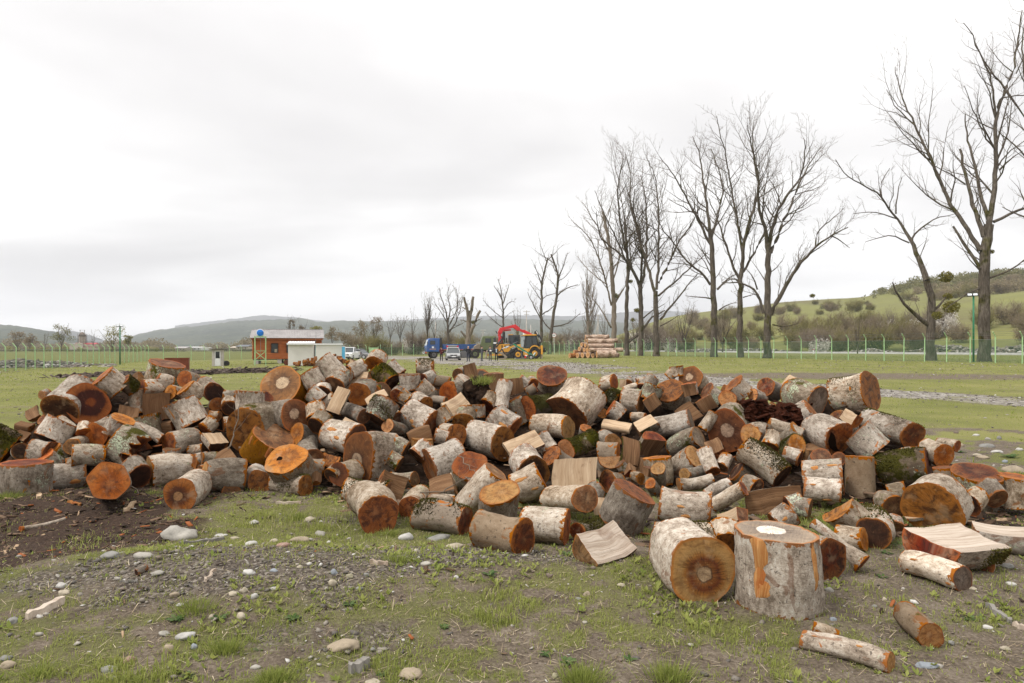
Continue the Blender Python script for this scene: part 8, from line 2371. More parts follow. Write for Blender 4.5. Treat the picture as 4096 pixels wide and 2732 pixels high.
for y in (-.9, .9):
 part(bk, "stabiliser", M_YEL, lambda m: m.beam(q_(2005, 800, y), q_(2012, 1150, y), .24, .24), .02)
 part(bk, "stabiliser_foot", M_STEEL, lambda m: [m.beam(q_(2010, 1150, y), q_(2010, 1320, y), .14), m.box(q_(2010, 1322, y), (.4, .3, .05))])
part(bk, "rear_frame", M_BLK, lambda m: m.box(q_(1950, 1010), (.7, 1.7, .5)))
part(bk, "back_bucket", M_BLK, lambda m: m.box(q_(2110, 950), (.4, .6, .45)), .05)
part(bk, "mirror", M_BLK, lambda m: m.box(q_(1310, 610, -.85), (.06, .14, .22)))
part(bk, "seat", M_BLK, lambda m: m.box(q_(1560, 760), (.5, .5, .7)))
# --- green wood-splitter trailer
SD = 86.0; su = 2105
sp = empty("wood_splitter", at(su, SD), 0.0, "green wheeled log splitter with a red engine, in front of the loader's wheels", "machine")
def w_(x, y, yy=0.0):
 p = P(1960 + x / 9.796, 1300 + y / 9.796, SD) - sp.location; return (p.x, yy, p.z)
part(sp, "beam", M_GRN, lambda m: [m.beam(w_(915, 745), w_(1560, 1140), .12, .20), m.beam(w_(1500, 1110), w_(1760, 1205), .16, .22)], .01)
part(sp, "ram_housing", M_GRN, lambda m: [m.beam(w_(1200, 920, -.12), w_(1330, 1010, -.12), .16, .2), m.beam(w_(1250, 1010, -.14), w_(1330, 890, -.14), .05)])
part(sp, "ram_cylinder", M_RIM, lambda m: m.cyl(w_(1240, 1000, -.1), w_(1440, 1090, -.1), .05, 8))
part(sp, "frame", M_GREYP, lambda m: [m.beam(w_(1000, 1310), w_(1530, 1318), .10), m.beam(w_(1240, 1040), w_(1240, 1310), .09), m.beam(w_(1240, 1190), w_(1330, 1310), .07)])
part(sp, "draw_bar", M_RIM, lambda m: m.beam(w_(960, 1300), w_(1050, 1303), .09))
part(sp, "engine", M_RED, lambda m: m.box(w_(1388, 1250, -.1), (.20, .3, .30)), .02)
part(sp, "fuel_tank", M_WHITEP, lambda m: m.box(w_(1410, 1205, -.1), (.30, .28, .16)), .03)
part(sp, "end_plate", M_PLATE, lambda m: m.beam(w_(1690, 1190, -.2), w_(1770, 1075, -.2), .05, .14)); part(sp, "tail_plate", M_GRN, lambda m: m.beam(w_(1700, 1230, -.1), w_(1775, 1090, -.1), .06, .2))
for y in (-.45, .45):
 c = w_(1605, 1320); wheel(sp, (c[0], y, max(.27, c[2])), .27, .18, M_RIM, .62, n=16)
 part(sp, "mudguard", M_GREYP, lambda m: m.prism([(c[0] + math.cos(a) * .36, .27 + math.sin(a) * .40) for a in np.linspace(-.1, 3.3, 10)] + [(c[0] + math.cos(a) * .31, .27 + math.sin(a) * .34) for a in np.linspace(3.3, -.1, 10)], y - .12, y + .12))
# --- cars
def car(name, p, yaw, L, W, H, bodym, label, kind, cat="car", glass=None):
 """front of the car towards -y of its own frame"""
 o = empty(name, p, yaw, label, cat)
 hw = W / 2
 def loft(m, secs):
  # secs: list of (y, halfwidth_bottom, halfwidth_top, z0, z1)
  vs, fs = [], []
  for y, a, b, z0, z1 in secs: vs += [(-a, y, z0), (a, y, z0), (b, y, z1), (-b, y, z1)]
  for i in range(len(secs) - 1):
   q = i * 4
   for k in range(4): fs.append((q + k, q + (k + 1) % 4, q + 4 + (k + 1) % 4, q + 4 + k))
  fs += [(0, 3, 2, 1), tuple(len(vs) - 4 + k for k in range(4))]
  m.add(vs, fs)
 bl = .56 * H if kind != 'pickup' else .58 * H
 part(o, "body", bodym, lambda m: loft(m, [(-L / 2, hw * .86, hw * .84, .30, bl * .80), (-L / 2 + .25, hw * .97, hw * .90, .22, bl * .90), (-L / 2 + 1.15, hw, hw * .94, .20, bl * 1.0), (L / 2 - .3, hw, hw * .94, .22, bl * 1.02), (L / 2, hw * .9, hw * .86, .35, bl * .98)]), .07)
 yb = L / 2 - .35 if kind == 'suv' else .55
 g = part(o, "windows", glass or M_GLASS, lambda m: loft(m, [(-L / 2 + 1.05, hw * .92, hw * .90, bl * .98, bl * 1.0), (-L / 2 + 1.85, hw * .91, hw * .74, bl * .98, H - .05), (yb - .35, hw * .91, hw * .74, bl * .98, H - .05), (yb, hw * .88, hw * .78, bl * .98, bl * 1.15)]), .03)
 part(o, "roof", bodym, lambda m: loft(m, [(-L / 2 + 1.75, hw * .77, hw * .72, H - .09, H - .05), (-L / 2 + 2.0, hw * .78, hw * .72, H - .08, H), (yb - .45, hw * .78, hw * .72, H - .08, H), (yb - .2, hw * .77, hw * .72, H - .12, H - .06)]), .03)
 for sx in (-1, 1):
  part(o, "roof_pillar", bodym, lambda m: [m.beam((sx * hw * .905, -L / 2 + 1.08, bl), (sx * hw * .765, -L / 2 + 1.86, H - .06), .06), m.beam((sx * hw * .915, .15, bl), (sx * hw * .765, .12, H - .06), .07)])
  part(o, "headlight", M_LIGHT, lambda m: m.box((sx * hw * .70, -L / 2 + .03, bl * .74), (hw * .40, .10, .13)))
  part(o, "tail_light", M_REDL, lambda m: m.box((sx * hw * .82, L / 2 - .03, bl * .86), (hw * .22, .08, .18)))
  part(o, "mirror", bodym, lambda m: m.box((sx * hw * 1.10, -L / 2 + 1.45, bl * 1.06), (.20, .10, .14)), .03)
  part(o, "fog_lamp", M_BLK, lambda m: m.box((sx * hw * .72, -L / 2 + .01, .42), (hw * .3, .06, .16)))
  for y in (-L / 2 + .85, L / 2 - .85): wheel(o, (sx * (hw - .10), y, .34), .35, .23, M_RIM, .66, 'X' if sx < 0 else 'X', 18)
 part(o, "grille", M_BLK, lambda m: m.box((0, -L / 2 + .0, bl * .70), (hw * .85, .06, .14 if kind != 'pickup' else .30)))
 part(o, "lower_grille", M_BLK, lambda m: m.box((0, -L / 2 + .01, .36), (hw * 1.2, .06, .22)))
 part(o, "number_plate", M_PLATE, lambda m: m.box((0, -L / 2 - .03, .50 if kind != 'pickup' else .72), (.52, .03, .12)))
 part(o, "badge", M_RIM, lambda m: m.box((0, -L / 2 - .02, bl * .76), (.16, .03, .09)))
 if kind == 'pickup':
  part(o, "load_bed", bodym, lambda m: [m.box((sx * hw * .93, L / 2 - .85, bl + .05), (.08, 1.6, .18)) for sx in (-1, 1)] + [m.box((0, L / 2 - .04, bl + .05), (W * .9, .08, .18))])
  part(o, "chrome_trim", M_WHITEP, lambda m: [m.beam((sx * hw * .45, -L / 2 - .02, bl * .62), (sx * hw * .80, -L / 2 - .02, bl * .40), .07) for sx in (-1, 1)])
 return o
c1 = car("suv_car", at(1812, 88.5), R(7), 4.5, 1.86, 1.68, M_SILV, "silver estate car facing the camera with its tailgate and side door open", 'suv')
part(c1, "open_tailgate", M_SILV, lambda m: m.box((0, 2.25, 1.80), (1.35, .75, .09), Matrix.Rotation(R(-14), 3, 'X')), .03)
part(c1, "tailgate_lamp", M_REDL, lambda m: [m.box((sx * .68, 2.0, 1.78), (.22, .2, .26)) for sx in (-1, 1)])
dr = part(c1, "open_door", M_GREYP, lambda m: m.box((1.50, -.72, .72), (1.05, .08, .86), Matrix.Rotation(R(14), 3, 'Z')), .03)
part(dr, "door_glass", M_GLASS, lambda m: m.add([(1.02, -.86, 1.16), (1.98, -.62, 1.16), (1.98, -.62, 1.52), (1.45, -.75, 1.52)], [(0, 1, 2, 3)]))
car("pickup_truck", at(1402.5, 107), R(-2), 5.2, 1.84, 1.92, M_WHITEP, "white double-cab pickup parked nose-on beside the second shed", 'pickup', "pickup")
car("suv_car", at(1441, 112), R(68), 4.2, 1.78, 1.62, M_GREYP, "dark grey car parked side-on behind the white pickup", 'suv')
# ------------------------------------------------------------------ people
M_SKIN = flat("skin", (0.42, 0.24, 0.16), 0.6, vary=0.05)
def cloth(name, c): return flat(name, c, 0.9, vary=0.18, sc_=9.0)
M_BLACKC, M_GREYC, M_MAROON, M_NAVY = cloth("black_cloth", (0.018, 0.018, 0.022)), cloth("grey_uniform", (0.085, 0.088, 0.10)), cloth("maroon_jacket", (0.085, 0.014, 0.020)), cloth("navy_trousers", (0.030, 0.034, 0.050))
M_SHIRTB = cloth("pale_blue_shirt", (0.34, 0.42, 0.50)); M_HAIRD = cloth("dark_hair", (0.020, 0.014, 0.010)); M_HAIRG = cloth("grey_hair", (0.34, 0.33, 0.32)); M_SHOE = cloth("black_shoe", (0.012, 0.011, 0.011)); M_PAPER = flat("paper", (0.72, 0.72, 0.70), 0.8)
def person(p, yaw, H, jacket, trousers, hair, label, arms, legs=(0, 0), head_turn=0.0, female=False, bald=False, cap=None):
 """front of the figure towards -y; arms: elbow and wrist of the left and right arm in metres for a 1.75 m figure"""
 root = empty("person", p, yaw, label, "person", None); s = H / 1.75
 sw, hw = (.185 if female else .205), (.10 if female else .095)
 J = {'pelvis': (0, 0, .94), 'belly': (0, -.01, 1.10), 'chest': (0, .0, 1.30), 'neck': (0, .005, 1.47), 'head0': (0, -.01, 1.56), 'head1': (0, -.015, 1.64), 'crown': (0, 0, 1.71),
         'shL': (sw, 0, 1.42), 'shR': (-sw, 0, 1.42), 'hipL': (hw, 0, .90), 'hipR': (-hw, 0, .90)}
 rad = {'pelvis': .150, 'belly': .145, 'chest': .160, 'neck': .062, 'head0': .082, 'head1': .098, 'crown': .070, 'shL': .075, 'shR': .075, 'hipL': .100, 'hipR': .100}
 E = [('pelvis', 'belly'), ('belly', 'chest'), ('chest', 'neck'), ('neck', 'head0'), ('head0', 'head1'), ('head1', 'crown'), ('chest', 'shL'), ('chest', 'shR'), ('pelvis', 'hipL'), ('pelvis', 'hipR')]
 for k, sx, dy in (('L', 1, legs[0]), ('R', -1, legs[1])):
  J['kn' + k] = (sx * (hw + .015), -.02 + dy * .5, .50); J['an' + k] = (sx * (hw + .02), .02 + dy, .09); J['toe' + k] = (sx * (hw + .045), -.14 + dy, .045)
  rad['kn' + k] = .070; rad['an' + k] = .055; rad['toe' + k] = .040
  E += [('hip' + k, 'kn' + k), ('kn' + k, 'an' + k), ('an' + k, 'toe' + k)]
 hands = []
 for k, (el, wr) in zip('LR', arms):
  J['el' + k] = el; J['wr' + k] = wr; rad['el' + k] = .048; rad['wr' + k] = .034
  E += [('sh' + k, 'el' + k), ('el' + k, 'wr' + k)]
  d = (Vector(wr) - Vector(el)).normalized(); J['pm' + k] = tuple(Vector(wr) + d * .085); rad['pm' + k] = .036
  E.append(('wr' + k, 'pm' + k)); hands.append((Vector(wr), d))
 names = list(J); me = bpy.data.meshes.new("body")
 me.from_pydata([tuple(c * s for c in J[n]) for n in names], [(names.index(a), names.index(b)) for a, b in E], [])
 o = bpy.data.objects.new("body", me); COL.objects.link(o)
 sk = o.modifiers.new("skin", 'SKIN'); sk.use_smooth_shade = True; o.modifiers.new("sub", 'SUBSURF').levels = 1
 for i, n in enumerate(names):
  v = me.skin_vertices[0].data[i]; v.radius = (rad[n] * s * (1.12 if n in ('chest', 'belly', 'pelvis') else 1), rad[n] * s * (.82 if n in ('chest', 'belly', 'pelvis') else 1)); v.use_root = n == 'pelvis'
 dg = bpy.context.evaluated_depsgraph_get(); ev = o.evaluated_get(dg); nm = bpy.data.meshes.new_from_object(ev)
 bpy.data.objects.remove(o); nm.name = "body"
 nm.materials.clear()
 for m_ in (M_SKIN, jacket, trousers, M_SHOE): nm.materials.append(m_)
 P_ = {n: Vector(J[n]) * s for n in names}
 for f in nm.polygons:
  c = f.center; f.use_smooth = True
  n = min(names, key=lambda q: (P_[q] - c).length - rad[q] * s * .6)
  f.material_index = 0 if (n in ('neck', 'head0', 'head1', 'crown') and c.z > 1.45 * s) or n.startswith('pm') or (n.startswith('wr') and (c - P_[n]).dot(P_['pm' + n[-1]] - P_[n]) > 0) else 3 if c.z < .10 * s else 2 if (c.z < (.92 if female else .90) * s and n[:2] in ('kn', 'an', 'hi', 'to', 'pe')) else 1
 link("body", nm, root)
 # fingers
 for wr, d in hands:
  fm = MB(); side = d.cross(Vector((0, -1, .2))).normalized() if abs(d.y) < .9 else Vector((1, 0, 0)); bend = d.cross(side)
  for k in range(4):
   b = (wr + d * .10 + side * (-.027 + .018 * k)) * s; L = (.070, .080, .074, .058)[k] * s
   fm.tube([b - d * .02 * s, b + d * L * .5, b + (d * .9 + bend * .35) * L], [.0095 * s, .009 * s, .007 * s], 5)
  b = (wr + d * .05 - side * .035) * s; fm.tube([b, b + (d * .6 - side * .7) * .05 * s], [.011 * s, .008 * s], 5)
  fm.build("fingers", M_SKIN, root, True)
 hz = 1.64 * s; q = Matrix.Rotation(head_turn, 3, 'Z')
 part(root, "nose", M_SKIN, lambda m: m.box(q @ Vector((0, -.108 * s, hz - .03 * s)), (.026 * s, .03 * s, .045 * s), q))
 part(root, "eyes", M_HAIRD, lambda m: [m.ball(q @ Vector((sx * .034 * s, -.095 * s, hz + .005 * s)), .011 * s, 6, 4) for sx in (-1, 1)])
 part(root, "mouth", M_MAROON, lambda m: m.box(q @ Vector((0, -.098 * s, hz - .078 * s)), (.045 * s, .012 * s, .010 * s), q))
 part(root, "ears", M_SKIN, lambda m: [m.ball(q @ Vector((sx * .097 * s, 0, hz - .01 * s)), .026 * s, 6, 4, sq=(.4, .7, 1)) for sx in (-1, 1)])
 if not bald:
  part(root, "hair", hair, lambda m: m.ball((0, .012 * s, hz + .035 * s), .104 * s, 12, 8, sq=(.98, 1.04, .82 if not female else .9)), 0, True)
  if female: part(root, "hair_back", hair, lambda m: m.ball((0, .06 * s, hz - .05 * s), .095 * s, 10, 6, sq=(1, .7, 1.2)), 0, True)
 else:
  part(root, "hair", hair, lambda m: m.ball((0, .035 * s, hz + .0 * s), .100 * s, 12, 8, sq=(1, .85, .8)), 0, True)
 return root
down = (((.25, .02, 1.14), (.25, -.05, .90)), ((-.25, .02, 1.14), (-.25, -.05, .90)))
p1 = person(at(1765.5, 82), R(5), 1.72, M_MAROON, M_BLACKC, M_HAIRD, "person in a maroon jacket and dark trousers walking with a phone at the ear", (((.26, -.02, 1.15), (.14, -.24, 1.20)), ((-.27, -.06, 1.20), (-.12, -.10, 1.55))), (-.06, .08))
tag(empty("phone", (0, 0, 0)), "phone held to the ear of the person in maroon", "phone")
ph = [o for o in COL.objects if o.name.startswith("phone")][0]
ph.location = p1.location + Vector((-.10, -.06, 1.60)); part(ph, "phone_case", M_BLK, lambda m: m.box((0, 0, 0), (.02, .07, .15)))
person(at(1873, 76), R(-8), 1.80, M_BLACKC, M_NAVY, M_HAIRG, "bald person in black standing alone on the gravel, arms behind the back", (((.27, .08, 1.17), (.10, .17, .98)), ((-.27, .08, 1.17), (-.08, .17, .98))), (0, .03), bald=True)
person(at(1927, 78), R(75), 1.76, M_GREYC, M_GREYC, M_HAIRD, "person in grey uniform seen from the side beside the bulldozer blade", (((.24, -.04, 1.15), (.14, -.28, 1.10)), ((-.24, -.04, 1.15), (-.14, -.28, 1.10))), (-.03, .03))
person(at(1961, 78), R(10), 1.76, M_GREYC, M_GREYC, M_HAIRD, "person in grey uniform reading a small paper held in both hands", (((.25, -.06, 1.16), (.08, -.30, 1.22)), ((-.25, -.06, 1.16), (-.08, -.30, 1.22))), (0, .02))
pp = empty("note_paper", at(1961, 78) + Vector((0.05, -.42, 1.22)), label="small paper in the hands of the person in grey", cat="paper"); part(pp, "sheet", M_PAPER, lambda m: m.box((0, 0, 0), (.21, .02, .14)))
p5 = person(at(1985.5, 79), R(0), 1.66, M_BLACKC, M_BLACKC, M_HAIRD, "person with dark hair in an open black jacket over a pale shirt", down, (0, .02), female=True)
part(p5, "shirt_front", M_SHIRTB, lambda m: m.add([(-.06, -.155, .98), (.06, -.155, .98), (.075, -.165, 1.30), (.05, -.10, 1.40), (-.05, -.10, 1.40), (-.075, -.165, 1.30)], [(0, 1, 2, 5), (5, 2, 3, 4)]))
# ------------------------------------------------------------------ single stones, planks, weeds on the foreground
def stone_mat(name, c, sp=0.2):
 t = NT(name, 0.8, 0.25); oc = t.shift(t.obj())
 n = t.noise(oc, 9.0, 5.0, 0.65); f = t.noise(oc, 60.0, 3.0, 0.6)
 col = t.ramp(t.math('ADD', t.math('MULTIPLY', n, .7), t.math('MULTIPLY', f, .3)), [(.32, tuple(x * .62 for x in c)), (.52, c), (.75, tuple(min(1, x * 1.25) for x in c))])
 t.col(col); t.bump(f, .25, .006); return t.mat
SM = {'w': stone_mat("white_stone", (.37, .355, .33)), 'c': stone_mat("cream_stone", (.33, .285, .215)), 't': stone_mat("tan_stone", (.26, .21, .15)), 'g': stone_mat("grey_stone", (.19, .183, .168)),
      'b': stone_mat("blue_grey_stone", (.20, .215, .235)), 'r': stone_mat("reddish_stone", (.25, .16, .13)), 'p': stone_mat("pale_grey_stone", (.29, .27, .235)), 'o': stone_mat("olive_stone", (.26, .235, .16))}
CN = {'w': 'white', 'c': 'cream', 't': 'tan', 'g': 'grey', 'b': 'blue-grey', 'r': 'reddish', 'p': 'pale', 'o': 'olive'}
S4 = (0, 1950, 1.808); S5 = (1200, 2050, 1.808); S6 = TILE['D']; SC_ = TILE['C']
ST = [(S4, 1310, 325, 260, 135, 'p', "largest pale heart-shaped boulder on the grass before the black soil"),
      (S4, 798, 490, 150, 55, 'g', "flat grey oval stone at the edge of the dark soil"), (S4, 1030, 492, 130, 55, 'p', "pale stone pair right of the flat grey oval"), (S4, 1815, 410, 95, 46, 'w', "bright white humped stone on the grass behind the gravel mound"),
      (S4, 1985, 385, 70, 35, 'c', "cream stone right of the bright white humped one"), (S4, 2165, 375, 150, 50, 't', "long tan stone lump behind the gravel mound"), (S4, 2050, 425, 110, 48, 'r', "brownish stone just below the long tan lump"),
      (S4, 2245, 226, 85, 46, 'c', "rounded cream stone left of the rusty five-sided log end"), (S4, 1835, 250, 70, 35, 'w', "white stone in the grass below the bumpy pale log"), (S4, 1700, 366, 70, 30, 'c', "small cream stone left of the bright white humped one"), (S4, 1600, 342, 100, 26, 'w', "flat white stone right of the heart-shaped boulder"),
      (S4, 445, 706, 90, 50, 'w', "white stone on the left rim of the gravel mound"), (S4, 465, 756, 90, 45, 'c', "cream stone just below the white one on the left rim"), (S4, 1265, 770, 80, 40, 't', "tan oval stone in the middle of the gravel mound"), (S4, 1340, 1068, 150, 55, 'w', "white pointed stone below the gravel mound"),
      (S4, 1745, 922, 75, 85, 'c', "yellowish upright stone on the gravel mound"), (S4, 1220, 1165, 95, 80, 't', "tan slanted stone below the white pointed one"), (S4, 940, 1242, 95, 55, 'r', "reddish stone low in the foreground grass"), (S4, 60, 1276, 120, 60, 't', "tan rounded stone at the lower left corner"), (S4, 40, 1232, 95, 42, 'g', "grey stone behind the tan one in the lower left corner"),
      (S4, 790, 1312, 120, 40, 'g', "flat grey slate in the foreground grass"), (S4, 1850, 1296, 85, 40, 'p', "pale square stone at the bottom, left of the grass tuft"), (S4, 1405, 1142, 55, 62, 'b', "blue-grey upright stone beside the tan slanted one"), (S4, 1690, 766, 90, 36, 'c', "flat cream flake on the gravel mound"), (S4, 1768, 735, 55, 60, 'c', "cream wedge stone above the flat cream flake"),
      (S4, 1800, 610, 100, 40, 'w', "white slab stone at the back rim of the gravel mound"), (S4, 1980, 600, 70, 32, 'b', "bluish stone at the back rim of the gravel mound"), (S4, 1985, 726, 60, 26, 'w', "small white block on the gravel mound's right part"), (S4, 1840, 782, 55, 52, 'w', "white knobbly stone right of the flat cream flake"), (S4, 1300, 846, 60, 26, 'w', "thin white shard low on the gravel mound"),
      (S4, 95, 958, 95, 60, 'g', "grey angular stone beside the weathered plank's lower end"), (S4, 1190, 1052, 85, 38, 'p', "pale flat stone left of the white pointed one"), (S4, 1530, 930, 45, 42, 'c', "small cream pebble left of the yellowish upright stone"), (S4, 1140, 612, 100, 28, 'p', "flat pale flake at the mound's back edge near the grey stick"), (S4, 2170, 573, 50, 30, 'c', "cream pebble at the mound's back edge, far right"),
      (S5, 145, 150, 85, 46, 'p', "pale stone in the grass left of the rusty five-sided log end"), (S5, 770, 172, 115, 66, 'w', "white broken stone under the mossy brown-grey front log"), (S5, 1005, 178, 170, 46, 'g', "long grey stone right of the white broken one"), (S5, 1122, 240, 130, 44, 'c', "cream stone touching the foremost brown-grey log"), (S5, 235, 500, 65, 66, 'c', "cream egg-shaped stone on the mound's crest"), (S5, 358, 456, 60, 38, 'o', "olive pebble right of the cream egg-shaped stone"),
      (S5, 245, 424, 56, 62, 'b', "blue-grey stone standing behind the cream egg-shaped one"), (S5, 480, 447, 42, 32, 'g', "grey pebble right of the olive one"), (S5, 1130, 466, 42, 30, 'w', "white pebble on the right end of the mound"), (S5, 465, 696, 45, 30, 't', "tan pebble below the mound, centre"), (S5, 320, 955, 230, 80, 't', "long tan slab stone low in the foreground"), (S5, 525, 985, 42, 30, 'g', "grey pebble right of the long tan slab"),
      (S5, 805, 1160, 200, 72, 't', "tan split slab at the bottom edge, centre left"), (S5, 525, 1226, 125, 44, 'c', "cream stone cut by the bottom edge"), (S5, 1845, 1176, 56, 62, 'o', "olive-white stone beside the bottom grass tuft"), (S5, 2075, 588, 62, 48, 't', "round tan pebble standing alone on the trodden grass"), (S5, 2015, 621, 46, 22, 'g', "flat grey pebble left of the round tan one"), (S5, 2320, 522, 60, 32, 'c', "cream flake below the wavy-grained split log"), (S5, 905, 366, 100, 32, 'p', "pale flat stone on the mound's right crest"), (S5, 430, 546, 60, 26, 'g', "grey flake below the grey pebble"),
      (S6, 555, 828, 80, 56, 'p', "pale lumpy stone right of the largest upright stump"), (S6, 1880, 816, 70, 36, 'c', "cream stone at the foot of the orange-scarred split log"), (S6, 1065, 911, 46, 36, 'c', "cream pebble on the bare ground behind the short brown log"), (S6, 975, 976, 60, 30, 'g', "grey oval pebble on the bare ground"), (S6, 590, 1096, 80, 46, 'b', "blue-grey flat stone below the largest upright stump"), (S6, 2180, 1366, 100, 42, 'c', "cream flat stone at the lower right"), (S6, 2020, 1172, 90, 46, 'w', "white bone-like stone beside the grey plank"), (S6, 1455, 1522, 200, 52, 'b', "bluish pointed slate at the bottom right edge"), (S6, 2190, 602, 120, 52, 'g', "grey stone beneath the long pale-topped half log"), (S6, 2235, 772, 90, 42, 'w', "white stone at the right edge grass"), (S6, 1680, 1311, 70, 40, 'g', "grey stone right of the short brown log"),
      (SC_, 1845, 681, 70, 30, 'w', "white stone on the right-hand gravel, farthest one"), (SC_, 1970, 721, 60, 42, 'p', "pale stone in the right-hand gravel, left of the upright grey one"), (SC_, 2090, 706, 56, 62, 'g', "upright grey stone in the right-hand gravel"), (SC_, 1960, 791, 170, 46, 'g', "long grey stone in the right-hand gravel"), (SC_, 2065, 851, 120, 36, 'w', "flat white stone in the right-hand gravel"), (SC_, 1860, 892, 120, 46, 'c', "cream stone of a touching pair in the right-hand gravel, left one"), (SC_, 1920, 912, 140, 46, 't', "tan stone of a touching pair in the right-hand gravel, right one"),
      (SC_, 2240, 1045, 250, 110, 't', "big tan boulder behind the pale upright block at the right edge"), (SC_, 1960, 1052, 110, 72, 'o', "olive boulder behind the dark-topped stump at the right"), (SC_, 2150, 956, 60, 40, 'b', "dark blue-grey stone near the big tan boulder"), (SC_, 2060, 1352, 100, 84, 'p', "pale boulder left of the pale upright block"), (SC_, 1690, 786, 66, 42, 't', "tan stone behind the rusty keyhole-shaped log end"), (SC_, 2300, 830, 80, 40, 'w', "white stone at the far right edge of the gravel")]
for i, (tl, x, y, w, h, m, lab) in enumerate(ST):
 ox, oy, s = tl
 u, v = ox + x / s, oy + (y + h * .32) / s
 p = ground_px(u, min(v, 2760)); d = p.y
 W_ = w / s * d / FP * .92; Hh = h / s * d / FP
 bm = bmesh.new(); bmesh.ops.create_icosphere(bm, subdivisions=3, radius=1.0)
 so = Vector((i * 3.1, i * 1.7, i * .9)); flatk = min(1.0, max(.35, Hh / W_ * 1.05))
 for v_ in bm.verts:
  c = v_.co; k = 1 + .30 * mnoise.noise(c * 1.2 + so) + .12 * mnoise.noise(c * 2.8 + so)
  if "slab" in lab or "slate" in lab or "flake" in lab or "shard" in lab or "angular" in lab: k *= 1 + .12 * mnoise.cell(c * 1.6 + so)
  if "heart" in lab: k *= 1 - .35 * math.exp(-((c.x - .25) ** 2 + (c.z - .9) ** 2) * 6) + (.12 if c.x < -.2 else 0);
  v_.co = Vector((c.x * W_ / 2 * k, c.y * W_ / 2 * .72 * k, c.z * W_ / 2 * flatk * k * (0.75 if "heart" in lab and c.x > .2 else 1)))
 me = bpy.data.meshes.new("stone"); bm.to_mesh(me); bm.free(); me.materials.append(SM[m])
 me.polygons.foreach_set('use_smooth', np.ones(len(me.polygons), bool))
 o = link("stone", me); o.location = (p.x, p.y, p.z + W_ / 2 * flatk * (.30 if h / w > .3 else .16)); o.rotation_euler = (0, (-.12 if "heart" in lab else rnd.uniform(-.12, .12)), 0 if "heart" in lab else rnd.uniform(-.4, .4))
 tag(o, lab, "stone", "loose stones on the ground")
# planks and sticks
M_WPLANK = SPLIT['x']; M_GPLANK = split_mat("grey_weathered_wood", [(.3, (.10, .09, .08)), (.5, (.20, .185, .165)), (.7, (.31, .29, .265))], (.09, .075, .06), .4)
def plank(tl, x0, y0, x1, y1, wpx, th, mat, label, name="plank"):
 ox, oy, s = tl; a = ground_px(ox + x0 / s, oy + y0 / s); b = ground_px(ox + x1 / s, oy + y1 / s)
 W_ = wpx / s * a.y / FP; L = (b - a).length
 o = empty(name, (a + b) / 2 + Vector((0, 0, th * .4)), math.atan2(b.y - a.y, b.x - a.x), label, "plank");
 n = 8; vs, fs, uv = [], [], []
 for i in range(n + 1):
  k = i / n; w = W_ / 2 * (1 - .35 * abs(2 * k - 1) ** 4) * (1 + .1 * math.sin(i * 2.1)); x = (k - .5) * L
  sl = (b.z - a.z) * (k - .5)
  for yy, zz in ((-w, -th / 2), (w, -th / 2), (w * .85, th / 2), (-w * .8, th / 2)): vs.append((x, yy + .01 * math.sin(i * 1.3), zz + sl + .006 * math.sin(i * 1.9))); uv.append((yy, x))
 for i in range(n):
  for k in range(4): fs.append((i * 4 + k, i * 4 + (k + 1) % 4, i * 4 + 4 + (k + 1) % 4, i * 4 + 4 + k))
 fs += [(3, 2, 1, 0), tuple(n * 4 + k for k in range(4))]
 link("board", np_mesh("board", vs, fs, mat, False, uv=uv), o); return o
plank(S4, 195, 960, 455, 835, 62, .045, M_WPLANK, "weathered pale plank lying on the left slope of the gravel mound")
plank(S4, 1300, 425, 1610, 385, 34, .03, M_GPLANK, "long grey slab of wood below the heart-shaped boulder")
plank(S4, 1490, 690, 1550, 615, 22, .03, M_WPLANK, "short pale stick on the gravel mound")
plank(S4, 865, 690, 1000, 680, 10, .015, M_GPLANK, "thin grey stick at the mound's back edge")
plank(S6, 2010, 985, 2240, 1150, 50, .03, M_GPLANK, "grey weathered board slanting at the right edge")
plank(S6, 2250, 1165, 2400, 1215, 42, .03, M_WPLANK, "pale broken board at the lower right edge")
plank(S5, 360, 1165, 490, 1110, 70, .05, M_GPLANK, "grey splintered bark chunk at the bottom, left of the tan split slab")
plank(S5, 505, 370, 640, 385, 26, .03, M_WPLANK, "pale splinter on the mound's crest")
plank(TILE['B1'], 385, 905, 455, 1020, 60, .03, SPLIT['p'], "pale splinter leaning by the flaked sideways log")
plank(TILE['B1'], 1440, 1180, 1540, 1085, 60, .04, SPLIT['p'], "pale wood shard on the black soil")
plank(TILE['B1'], 780, 1070, 930, 1105, 40, .03, M_BARE, "orange bark flake on the black soil")
plank(TILE['B2'], 870, 1082, 1160, 1078, 26, .03, M_WPLANK, "pale stick in the grass below the bumpy pale log")
plank(TILE['B2'], 60, 1520, 270, 1490, 50, .03, M_GPLANK, "grey slab at the grass edge left of the bright white stone")
# a barked branch piece and a cut pipe-like stick
def stick(tl, x0, y0, x1, y1, rpx, bark, face, label, tap=1.0, seed=900):
 ox, oy, s = tl; a = ground_px(ox + x0 / s, oy + y0 / s); b = ground_px(ox + x1 / s, oy + y1 / s); r = rpx / s * a.y / FP
 a.z += r; b.z += r * tap
 o = make_log(a, b, r, r * tap, 'R', bark, face, seed, name="branch_piece"); tag(o, label, "branch"); return o
stick(TILE['B1'], 235, 1400, 760, 1260, 34, 'w', 'O', "barked branch piece with orange wounds lying on the black soil", .6, 901)
stick(S4, 985, 640, 1060, 600, 24, 'g', 'K', "short grey hollow-ended stick at the mound's back edge", 1, 902)
